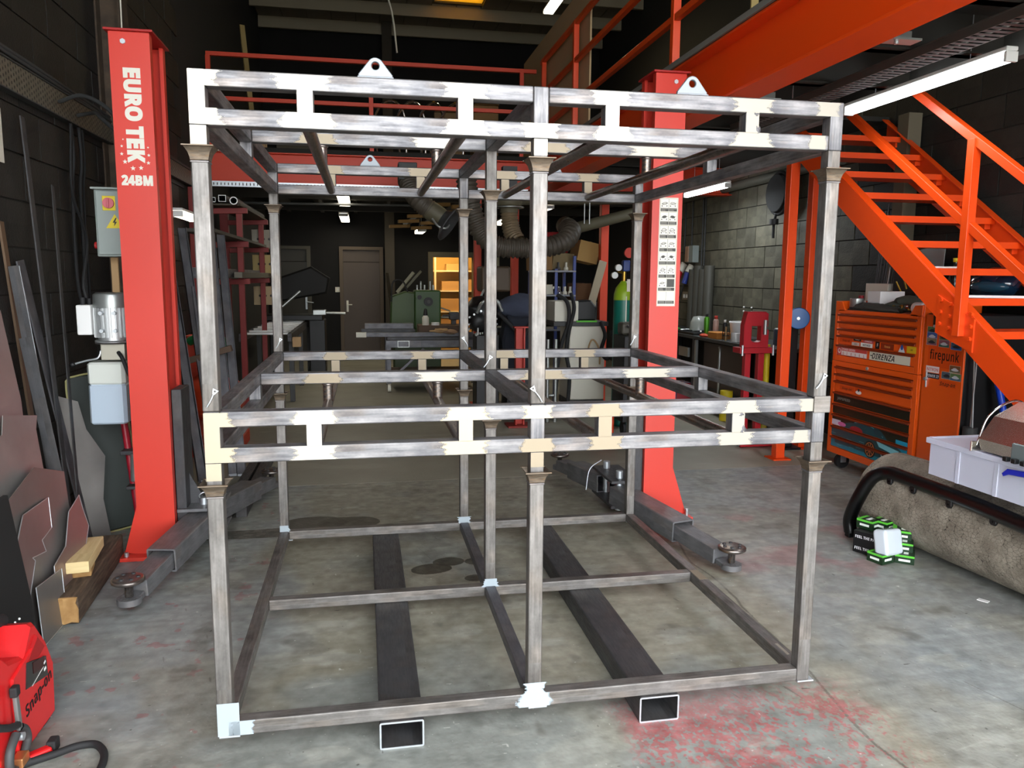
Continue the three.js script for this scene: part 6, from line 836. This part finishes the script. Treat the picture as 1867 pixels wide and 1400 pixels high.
// ---------- far workshop under the mezzanine ----------
{
  const duct = mat('#463f35', 0.55), olive = mat('#57523f', 0.6);
  // fume extraction
  const ex = thing('extraction_hood', 'black conical extraction hood on a ribbed arm behind the stillage', 'extraction arm');
  mesh(ex, 'ribbed_hose', ribbed([[0.98, 2.62, -6.2], [1.02, 2.5, -6.1], [1.1, 2.38, -6.0], [1.2, 2.3, -6.0]], 0.1, undefined, 16, 0.035, 0.08), duct);
  mesh(ex, 'collar', aim(lathe([[0.1, 0], [0.105, 0.05], [0.1, 0.16], [0.09, 0.2]], 20).rotateX(PI / 2), V(1.18, 2.31, -6.0), V(1.5, 2.12, -6.0)), olive);
  mesh(ex, 'hood_cone', aim(lathe([[0.09, 0], [0.12, 0.06], [0.2, 0.1], [0.21, 0.12], [0.19, 0.12], [0.1, 0.06]], 24).rotateX(PI / 2), V(1.33, 2.22, -6.0), V(1.6, 2.02, -5.9)), M.greyDark);
  mesh(ex, 'handle', pipe([[1.22, 2.2, -5.9], [1.28, 2.12, -5.86], [1.36, 2.1, -5.86], [1.4, 2.14, -5.9]], 0.012, 16, 6), M.lid); mesh(ex, 'top_bracket', bb(0.88, 1.08, 2.62, 2.8, -6.3, -6.1, 0.01), M.greyDark);
  const eh = thing('extraction_hose', 'long grey ribbed extraction hose looping below the far mezzanine', 'hose');
  mesh(eh, 'ribbed_hose', ribbed([[1.6, 2.72, -6.1], [1.62, 2.5, -6.05], [1.66, 2.3, -6.0], [1.76, 2.06, -6.0], [1.92, 1.93, -6.0], [2.15, 1.91, -6.0], [2.45, 1.92, -6.0], [2.7, 1.99, -6.05], [2.8, 2.1, -6.15], [2.82, 2.16, -6.35]], 0.105, undefined, 16, 0.05, 0.11), duct);
  mesh(eh, 'end_cuff', rod([2.83, 2.15, -6.38], [2.85, 2.2, -6.6], 0.11, 18), olive);
  const fan = thing('extraction_fan', 'round extraction fan casing hung under the mezzanine with a ribbed drop hose', 'fan');
  mesh(fan, 'casing', xf(lathe([[0.001, 0.1], [0.13, 0.1], [0.16, 0.07], [0.16, -0.02], [0.13, -0.05], [0.1, -0.08], [0.1, -0.12]], 24), [2.1, 2.42, -6.2]), olive); for (const y of [2.36, 2.44]) mesh(fan, 'clamp_band', xf(fix(new THREE.TorusGeometry(0.162, 0.008, 6, 28)), [2.1, y, -6.2], [PI / 2, 0, 0]), M.lid); mesh(fan, 'ribbed_hose', ribbed([[2.1, 2.32, -6.2], [2.11, 2.2, -6.2], [2.14, 2.05, -6.15], [2.18, 1.98, -6.1]], 0.095, undefined, 16, 0.035, 0.08), mat('#6a5a42', 0.6)); mesh(fan, 'hanger', bb(2.02, 2.18, 2.52, 2.8, -6.26, -6.14), M.greyDark);
  single('extract_duct', 'pale straight duct running below the mezzanine to the block wall', 'duct', rod([2.25, 2.47, -6.25], [3.95, 2.55, -6.6], 0.075, 16), olive);
  const dp = thing('sloping_duct', 'olive sloping duct hung from two clamps beside the blue shelving', 'duct'); mesh(dp, 'pipe', rod([2.85, 2.14, -6.4], [3.9, 2.42, -6.6], 0.065, 16), olive); mesh(dp, 'clamp_rod', merge(rod([3.02, 2.2, -6.38], [3.02, 2.8, -6.38], 0.008, 6), rod([3.08, 2.21, -6.38], [3.08, 2.8, -6.38], 0.008, 6)), M.lid);
  const pal = thing('timber_slat_rack', 'rack of pale timber slats hung under the far mezzanine', 'rack'); for (let i = 0; i < 5; i++) for (const k of [0, 1]) mesh(pal, 'slat', xf(box(0.34, 0.05, 0.1, 0, 0, 0, 0.004), [1.62 - i * 0.13 + k * 0.36, 2.66 - i * 0.06 - k * 0.02, -9.4 - i * 0.35], [0, 0.1, 0.05]), mat('#93713f', 0.8)); for (const k of [0, 1]) mesh(pal, 'hanging_rail', bar([1.8 + k * 0.3, 2.78, -9.2], [1.2 + k * 0.3, 2.46, -11.1], 0.06, 0.06), M.greyDark);
  single('light_conduit', 'thin conduit crossing under the far mezzanine', 'conduit', rod([-1.2, 2.55, -8.6], [1.3, 2.57, -8.6], 0.018, 8), M.greyDark);

  // welding table with laid steel
  const wt = thing('welding_table', 'steel welding table on castors behind the stillage', 'table');
  mesh(wt, 'top', bb(0.8, 2.15, 0.72, 0.76, -9.2, -8.35, 0.004), M.dark); mesh(wt, 'front_rail', bb(0.78, 2.15, 0.62, 0.72, -8.36, -8.3, 0.004), M.scale);
  for (const [x, z] of [[0.82, -8.36], [2.1, -8.36], [0.82, -9.15], [2.1, -9.15]]) { const l = mesh(wt, 'leg', bb(x - 0.03, x + 0.03, 0.12, 0.72, z - 0.03, z + 0.03, 0.003), M.scale); mesh(l, 'castor', rod([x - 0.02, 0.06, z], [x + 0.02, 0.06, z], 0.06, 16), M.whiteWarm); }
  mesh(wt, 'brace', merge(bar([1.3, 0.6, -8.33], [0.98, 0.3, -8.33], 0.035), bar([1.85, 0.6, -8.33], [2.05, 0.35, -8.33], 0.035)), M.scale); mesh(wt, 'lower_shelf', bb(0.85, 2.08, 0.22, 0.26, -9.1, -8.4), M.brown);
  for (const [i, [x0, x1, y, z, w, m]] of [[0.4, 2.2, 0.79, -8.45, 0.06, M.scale], [0.42, 2.2, 0.785, -8.6, 0.05, M.dark], [0.5, 1.2, 0.88, -8.95, 0.08, M.scale], [0.45, 1.22, 0.8, -8.95, 0.08, M.dark]].entries()) { const t = thing('stock_bar', ['square bar with a pale end along the front of the welding table', 'dark bar lying behind the pale-ended bar on the welding table', 'grey bar stacked on the thick bar at the back of the welding table', 'thick dark bar lying at the back of the welding table'][i], 'steel bar'); mesh(t, 'bar', bb(x0, x1, y - w / 2, y + w / 2, z - w / 2, z + w / 2, 0.004), m); if (!i) mesh(t, 'pale_end', bb(x0 - 0.02, x0 + 0.12, y - w / 2 - 0.004, y + w / 2 + 0.004, z - w / 2 - 0.004, z + w / 2 + 0.004, 0.004), M.whiteWarm); }
  const hs = thing('hollow_section', 'square tube end showing through the front rail of the welding table', 'steel section'); mesh(hs, 'tube', xf(hollow(0.16, 0.09, 0.61, 0.008, 0.006), [1.02, 0.67, -8.9]), M.black); mesh(hs, 'cut_end', xf(hollow(0.16, 0.09, 0.003, 0.008, 0.006), [1.02, 0.67, -8.29]), M.lid);
  const gl = thing('work_gloves', 'pair of pale crumpled gloves on the welding table edge', 'gloves'); mesh(gl, 'glove', xf(blob(0.13, 0.03, 0.06, 0.4, 51, 16), [1.55, 0.845, -8.42]), M.tan); mesh(gl, 'glove', xf(blob(0.1, 0.03, 0.05, 0.4, 57, 16), [1.68, 0.83, -8.4]), mat('#9c7d62', 0.9));
  single('tool_case', 'flat brown tool case on the back of the welding table', 'case', bb(1.26, 1.98, 0.76, 0.9, -9.1, -8.68, 0.006), M.brown);
  const sb = thing('sauce_bottle', 'white bottle with a black cap on the welding table', 'bottle'); mesh(sb, 'body', xf(lathe([[0.001, 0], [0.05, 0], [0.05, 0.11], [0.03, 0.14]], 14), [1.36, 0.9, -8.75]), M.whiteWarm); mesh(sb, 'cap', xf(lathe([[0.001, 0.1], [0.02, 0.09], [0.034, 0]], 12), [1.36, 1.04, -8.75]), M.black); single('parts_tub', 'small white tub beside the bottle on the welding table', 'tub', rod([1.5, 0.9, -8.75], [1.5, 0.94, -8.75], 0.06, 16), M.white); single('bench_vice', 'dark vice at the right of the welding table', 'vice', merge(bb(1.72, 1.86, 0.97, 1.08, -9.0, -8.85, 0.01), bb(1.75, 1.82, 0.9, 0.98, -8.97, -8.88, 0.006), rod([1.62, 1.03, -8.9], [1.95, 1.03, -8.9], 0.014, 8)), M.dark);

  // green machine tool
  const lt = thing('milling_machine', 'green machine tool with a black dial in front of the lit store room', 'machine tool');
  mesh(lt, 'head', bb(1.28, 1.7, 0.75, 1.38, -10.4, -9.95, 0.03), M.green); mesh(lt, 'side_cover', xf(ext([[0, 0], [0.4, 0], [0.4, 0.56], [0.25, 0.58], [0.02, 0.5]], 0.35, { bevel: 0.02 }), [0.9, 0.78, -10.4]), mat('#3a4e26', 0.5)); mesh(lt, 'base', bb(0.95, 1.7, 0, 0.76, -10.5, -9.95, 0.02), mat('#2c3d20', 0.5));
  const dl = mesh(lt, 'dial', rod([1.5, 1.2, -9.95], [1.5, 1.2, -9.91], 0.07, 22), M.black); mesh(dl, 'dial_hub', rod([1.5, 1.2, -9.91], [1.5, 1.2, -9.88], 0.03, 14), M.greyDark); mesh(lt, 'knob', rod([1.36, 1.27, -9.95], [1.36, 1.27, -9.91], 0.035, 14), M.black);
  mesh(lt, 'guard_arm', bar([1.02, 1.34, -10.1], [1.28, 1.66, -10.05], 0.09, 0.05, 0.006), mat('#7e7c68', 0.6)); mesh(lt, 'guard_arm', bar([1.15, 1.4, -10.1], [1.4, 1.68, -10.1], 0.05, 0.04, 0.006), mat('#5c5a48', 0.6)); mesh(lt, 'lever', merge(rod([1.7, 1.1, -10.0], [1.85, 1.05, -9.95], 0.012, 8), rod([1.7, 0.95, -10.0], [1.84, 0.95, -9.95], 0.012, 8)), M.lid); mesh(lt, 'tool_rack', merge(...[1.34, 1.4, 1.46, 1.55, 1.6].map((x, i) => rod([x, 1.38, -10.2], [x, 1.46 + (i % 2) * 0.06, -10.2], 0.018, 8))), M.lid);
  single('machine_cable', 'black cable arched over the green machine', 'cable', pipe([[0.92, 1.2, -10.0], [0.95, 1.5, -10.0], [1.1, 1.52, -10.0], [1.18, 1.35, -10.0]], 0.014, 24, 6), M.rubber);
  single('leaning_board', 'dark board leaning beside the brown timber post', 'board', bar([1.1, 0, -10.8], [0.88, 1.65, -10.9], 0.12, 0.02), mat('#3a3326', 0.8));

  // shelving, cartons, cylinder and welders to the right
  const sh = thing('blue_shelving', 'blue steel shelving stacked with parts behind the stillage', 'shelving'), bm = mat('#3b4a86', 0.5);
  for (const [x, z] of [[2.62, -7.0], [3.08, -7.0], [2.62, -7.5], [3.08, -7.5]]) mesh(sh, 'upright', bb(x - 0.018, x + 0.018, 0, 1.86, z - 0.018, z + 0.018, 0.002), bm);
  mesh(sh, 'upright', bb(2.83, 2.866, 0, 1.7, -7.02, -6.985, 0.002), bm);
  for (const y of [0.4, 0.95, 1.38, 1.68]) mesh(sh, 'shelf', bb(2.6, 3.1, y - 0.02, y, -7.52, -6.98, 0.003), mat('#8e8f96', 0.5));
  for (const [x0, x1, y0, y1, z, c, l, rz] of [[2.55, 2.8, 1.68, 1.88, -7.2, '#8d6a40', 'cardboard box on the left of the blue shelving top', 0.04], [2.82, 3.1, 1.68, 1.9, -7.3, '#7a6a4a', 'olive cardboard box on the blue shelving top', -0.1], [2.66, 3.05, 1.9, 2.16, -7.4, '#8e1618', 'dark red case on top of the cartons', 0.02], [3.14, 3.42, 1.78, 2.04, -7.25, '#9a7844', 'taped cardboard box tilted beside the red post', -0.2], [3.12, 3.34, 1.3, 1.52, -7.3, '#5e3f24', 'brown box on the low cupboard beside the shelving', 0], [2.66, 2.8, 1.38, 1.5, -7.15, '#b9b4a4', 'pale stack of papers on the middle blue shelf', 0.1]]) { const t = thing('stored_carton', l, 'box'); mesh(t, 'carton', xf(box(x1 - x0, y1 - y0, 0.3, 0, 0, 0, 0.005), [(x0 + x1) / 2, (y0 + y1) / 2 + 0.002, z], [0, 0.1, rz]), mat(c, 0.85)); mesh(t, 'tape', xf(box(0.03, 0.002, 0.3, 0, (y1 - y0) / 2, 0), [(x0 + x1) / 2, (y0 + y1) / 2 + 0.003, z], [0, 0.1, rz]), M.tan); }
  const lb = thing('low_cupboard', 'low pale cupboard beside the blue shelving', 'cupboard'); mesh(lb, 'body', bb(3.12, 3.42, 0, 1.29, -7.5, -7.1, 0.006), M.greyDark); mesh(lb, 'label_front', bb(3.14, 3.4, 1.22, 1.29, -7.1, -7.085, 0.003), M.whiteWarm);
  const shelfBits = ['chrome fitting on the middle blue shelf', 'pale fitting beside the chrome one on the blue shelf', 'white part standing on the middle blue shelf', 'pale rod lying on the middle blue shelf', 'small clamp on the top blue shelf', 'white packet on the top blue shelf'];
  for (let i = 0; i < 6; i++) single('shelf_part', shelfBits[i], 'part', i === 3 ? rod([2.64, 1.42, -7.05], [2.84, 1.47, -7.02], 0.018, 8) : xf(lathe([[0.001, 0], [0.03, 0], [0.03, 0.03], [0.016, 0.05], [0.016, 0.1], [0.001, 0.1]], 10), [i < 3 ? 2.9 + i * 0.07 : 2.88 + (i - 4) * 0.1, i < 3 ? 1.381 : 1.681, -7.03]), i === 0 ? M.chrome : i === 4 ? M.dark : M.whiteWarm);
  single('leaning_board', 'pale board leaning against the red post beside the shelving', 'board', bar([3.2, 0.95, -6.92], [3.44, 1.8, -6.96], 0.1, 0.015, 0.002, V(0, 0, 1)), mat('#9c8f78', 0.7)); single('teal_canister', 'teal canister on the low welding cabinet', 'canister', rod([3.02, 1.13, -6.4], [3.02, 1.3, -6.4], 0.085, 16), mat('#1b6a80', 0.5));
  const cy = thing('gas_cylinder', 'green gas cylinder with a yellow green shoulder beside the red lift column', 'gas cylinder'); mesh(cy, 'body', xf(lathe([[0.001, 0], [0.1, 0], [0.105, 0.03], [0.105, 1.38], [0.102, 1.42]], 26), [3.22, 0, -5.5]), M.teal); mesh(cy, 'shoulder', xf(lathe([[0.106, 1.36], [0.104, 1.42], [0.085, 1.49], [0.045, 1.54], [0.03, 1.56]], 26), [3.22, 0, -5.5]), mat('#8fae1e', 0.4)); const vl = mesh(cy, 'valve', merge(rod([3.22, 1.55, -5.5], [3.22, 1.68, -5.5], 0.022, 12), rod([3.22, 1.65, -5.5], [3.14, 1.66, -5.46], 0.014, 10)), M.brass); mesh(vl, 'regulator_gauge', merge(rod([3.13, 1.7, -5.45], [3.13, 1.7, -5.41], 0.035, 16), rod([3.09, 1.62, -5.45], [3.09, 1.62, -5.41], 0.035, 16)), M.lid); mesh(cy, 'regulator_cover', bb(3.19, 3.27, 1.66, 1.78, -5.52, -5.44, 0.015), mat('#1f3a78', 0.4)); mesh(cy, 'paper_tag', bb(3.22, 3.28, 1.45, 1.58, -5.4, -5.396), M.whiteWarm); mesh(cy, 'label_stripe', bb(3.21, 3.222, 0.9, 1.4, -5.396, -5.393), M.whiteWarm);
  single('red_beacon', 'orange red round tag above the gas cylinder', 'tag', rod([3.3, 1.86, -5.6], [3.3, 1.86, -5.57], 0.055, 18), mat('#c8331c', 0.5));
  const wd = thing('welding_set', 'cream welding machine with a black monitor and hoses behind the stillage', 'welder');
  mesh(wd, 'lower_cabinet', bb(2.78, 3.2, 0.2, 1.05, -6.5, -6.05, 0.015), M.whiteWarm); mesh(wd, 'upper_cabinet', bb(2.6, 2.88, 1.1, 1.33, -6.45, -6.05, 0.012), M.whiteWarm); mesh(wd, 'top_shelf', bb(2.58, 3.22, 1.05, 1.1, -6.52, -6.0, 0.006), M.greyDark); mesh(wd, 'green_trim', bb(2.84, 3.08, 1.095, 1.115, -6.0, -5.985, 0.002), M.greenBright); mesh(wd, 'black_hood', xf(ext([[0, 0], [0.24, 0], [0.24, 0.16], [0.18, 0.23], [0.02, 0.22]], 0.25, { bevel: 0.015 }), [2.86, 1.11, -6.35]), M.black);
  for (const z of [-6.1, -6.45]) for (const x of [2.84, 3.14]) mesh(wd, 'castor', rod([x - 0.02, 0.06, z], [x + 0.02, 0.06, z], 0.06, 14), M.rubber); mesh(wd, 'under_frame', bb(2.78, 3.2, 0.12, 0.2, -6.5, -6.05, 0.004), M.dark);
  for (const [i, pts] of [[[2.62, 1.4, -6.02], [2.72, 1.32, -5.95], [2.74, 1.1, -5.95], [2.66, 0.85, -5.95], [2.62, 0.6, -5.95], [2.6, 0.3, -5.95]], [[2.78, 1.42, -6.02], [2.8, 1.25, -5.95], [2.74, 1.0, -5.93], [2.72, 0.75, -5.95], [2.76, 0.5, -5.95], [2.74, 0.1, -5.95]], [[3.12, 1.1, -5.98], [3.16, 0.95, -5.93], [3.12, 0.78, -5.93], [3.2, 0.68, -5.95], [3.28, 0.8, -5.97], [3.26, 1.0, -6.0]], [[2.96, 0.62, -5.98], [2.98, 0.85, -5.93], [3.03, 0.9, -5.93], [3.1, 0.78, -5.93], [3.12, 0.62, -5.98]]].entries()) single('welding_cable', ['leftmost black cable draped down the welding set', 'second black cable draped down the welding set', 'looped black cable at the cylinder end of the welding set', 'pale looped hose on the cream welding cabinet'][i], 'cable', pipe(pts, i === 3 ? 0.01 : 0.022, 40, 8), i === 3 ? M.tan : M.rubber);
  const lv = thing('tool_trolley', 'dark trolley heaped with black tools in front of the gas cylinder', 'trolley'); mesh(lv, 'body', bb(3.02, 3.42, 0.15, 1.02, -5.2, -4.85, 0.01), M.black); for (let i = 0; i < 12; i++) mesh(lv, 'tool', rod([3.06 + rnd(0, 0.3), 1.03, -5.1 + rnd(0, 0.2)], [3.06 + rnd(0, 0.3), 1.08 + rnd(0, 0.07), -5.1 + rnd(0, 0.2)], 0.012, 7), i % 3 ? M.dark : M.lid); for (const x of [3.08, 3.36]) mesh(lv, 'castor', rod([x - 0.015, 0.07, -5.0], [x + 0.015, 0.07, -5.0], 0.07, 14), M.rubber); mesh(lv, 'grinder', bb(3.04, 3.2, 1.02, 1.15, -5.16, -5.0, 0.03), mat('#4a463c', 0.5));
  const eg = thing('engine_block', 'dark engine block with silver studs beside the tall stillage post', 'engine'); mesh(eg, 'block', xf(blob(0.2, 0.18, 0.2, 0.3, 71, 20), [1.8, 1.16, -6.25]), M.black); for (let i = 0; i < 14; i++) { const t = i * 2.4, r = 0.1 + 0.1 * ((i * 7) % 5) / 5; mesh(eg, 'stud', rod([1.8 + Math.cos(t) * r, 1.1 + Math.sin(t) * r * 0.8, -6.08], [1.8 + Math.cos(t) * r * 1.15, 1.1 + Math.sin(t) * r * 0.9, -6.0], 0.012, 7), i % 2 ? M.lid : M.zinc); } mesh(eg, 'pipe', pipe([[1.72, 1.2, -6.05], [1.78, 1.32, -6.0], [1.92, 1.34, -6.0], [2.0, 1.22, -6.02]], 0.02, 20, 8), M.lid);
  single('orange_can', 'orange fuel can low behind the stillage', 'can', bb(2.78, 2.94, 0, 0.34, -5.0, -4.85, 0.02), mat('#c0390f', 0.45));
  // covered machine and red stand
  const cv = thing('covered_machine', 'machine under a blue grey cloth behind the tall stillage post', 'machine'); mesh(cv, 'cloth_cover', xf(blob(0.27, 0.14, 0.22, 0.16, 61, 26), [2.22, 1.26, -6.15]), M.cloth); mesh(cv, 'cloth_skirt', xf(ext([[-0.24, 0], [0.24, 0.02], [0.26, 0.3], [0.2, 0.62], [-0.2, 0.62], [-0.26, 0.35]], 0.3, { bevel: 0.03 }), [2.26, 0.55, -6.3]), mat('#20242e', 0.95)); mesh(cv, 'stand', bb(2.05, 2.45, 0, 0.58, -6.35, -6.0, 0.01), M.black); mesh(cv, 'hose', pipe([[1.95, 1.2, -6.0], [2.05, 1.1, -5.92], [2.2, 0.95, -5.92], [2.32, 1.1, -5.95]], 0.025, 24, 8), M.rubber);
  const rs = thing('axle_stand', 'red channel stand in front of the covered machine', 'stand'); mesh(rs, 'channel', merge(bb(2.07, 2.17, 0.02, 1.06, -5.66, -5.64), bb(2.07, 2.085, 0.02, 1.06, -5.64, -5.58), bb(2.155, 2.17, 0.02, 1.06, -5.64, -5.58)), mat('#b8301f', 0.5)); mesh(rs, 'top_plate', bb(2.05, 2.24, 1.06, 1.075, -5.67, -5.57, 0.003), mat('#b8301f', 0.5)); mesh(rs, 'foot', bb(1.98, 2.26, 0, 0.02, -5.75, -5.5, 0.003), mat('#8a2418', 0.5));
  const dr = thing('pillar_drill', 'dark pillar drill with pale motor beside the tall stillage post', 'drill'); mesh(dr, 'column', rod([1.98, 0, -6.8], [1.98, 1.75, -6.8], 0.045, 14), M.lid); mesh(dr, 'head', bb(1.85, 2.2, 1.42, 1.72, -7.0, -6.6, 0.03), mat('#4a3a28', 0.6)); mesh(dr, 'motor', rod([2.02, 1.72, -6.85], [2.02, 1.92, -6.85], 0.085, 18), mat('#7c7a5c', 0.6)); mesh(dr, 'table', bb(1.85, 2.2, 0.95, 1.0, -6.95, -6.6, 0.01), M.greyDark); mesh(dr, 'feed_handle', merge(rod([1.88, 1.45, -6.58], [1.8, 1.3, -6.5], 0.012, 8), ball(0.022, 1.8, 1.3, -6.5)), M.lid); mesh(dr, 'base', bb(1.8, 2.2, 0, 0.06, -7.0, -6.55, 0.01), M.dark);
  const br = thing('tool_stand', 'black stand of bolts and fittings beside the covered machine', 'stand'); mesh(br, 'stand', bb(1.72, 1.98, 0, 0.95, -6.4, -6.1, 0.01), M.black); for (let i = 0; i < 7; i++) mesh(br, 'bolt', rod([1.74 + i * 0.035, 0.95, -6.12 - (i % 3) * 0.06], [1.74 + i * 0.035, 1.03 + (i % 3) * 0.05, -6.12 - (i % 3) * 0.06], 0.011, 7), M.lid);
  const tr = thing('hand_truck_bars', 'pair of upright pale bars in front of the welding set', 'bars'); for (const x of [2.47, 2.56]) mesh(tr, 'bar', rod([x, 0, -5.8], [x, 0.92, -5.8], 0.02, 10), M.lid); mesh(tr, 'cross_bar', rod([2.47, 0.3, -5.8], [2.56, 0.3, -5.8], 0.014, 8), M.lid);
  // left-hand dim clutter beyond the door wall
  const fe = thing('fire_extinguisher', 'dark red extinguisher beside the brown timber post', 'extinguisher'); mesh(fe, 'body', xf(lathe([[0.001, 0], [0.06, 0], [0.06, 0.3], [0.03, 0.36], [0.001, 0.38]], 14), [0.98, 0.95, -12.95]), mat('#8a2830', 0.4)); mesh(fe, 'wall_bracket', bb(0.95, 1.02, 1.0, 1.05, -13.08, -12.98), M.dark);
}

// every group stands at its own base
for (const o of scene.children) {
  if (!o.isGroup || o.position.lengthSq() > 0) continue;
  const b = new THREE.Box3().setFromObject(o); if (b.isEmpty()) continue;
  const c = V((b.min.x + b.max.x) / 2, b.min.y, (b.min.z + b.max.z) / 2);
  o.position.copy(c); for (const k of o.children) k.position.sub(c);
}
renderer.render(scene, camera);
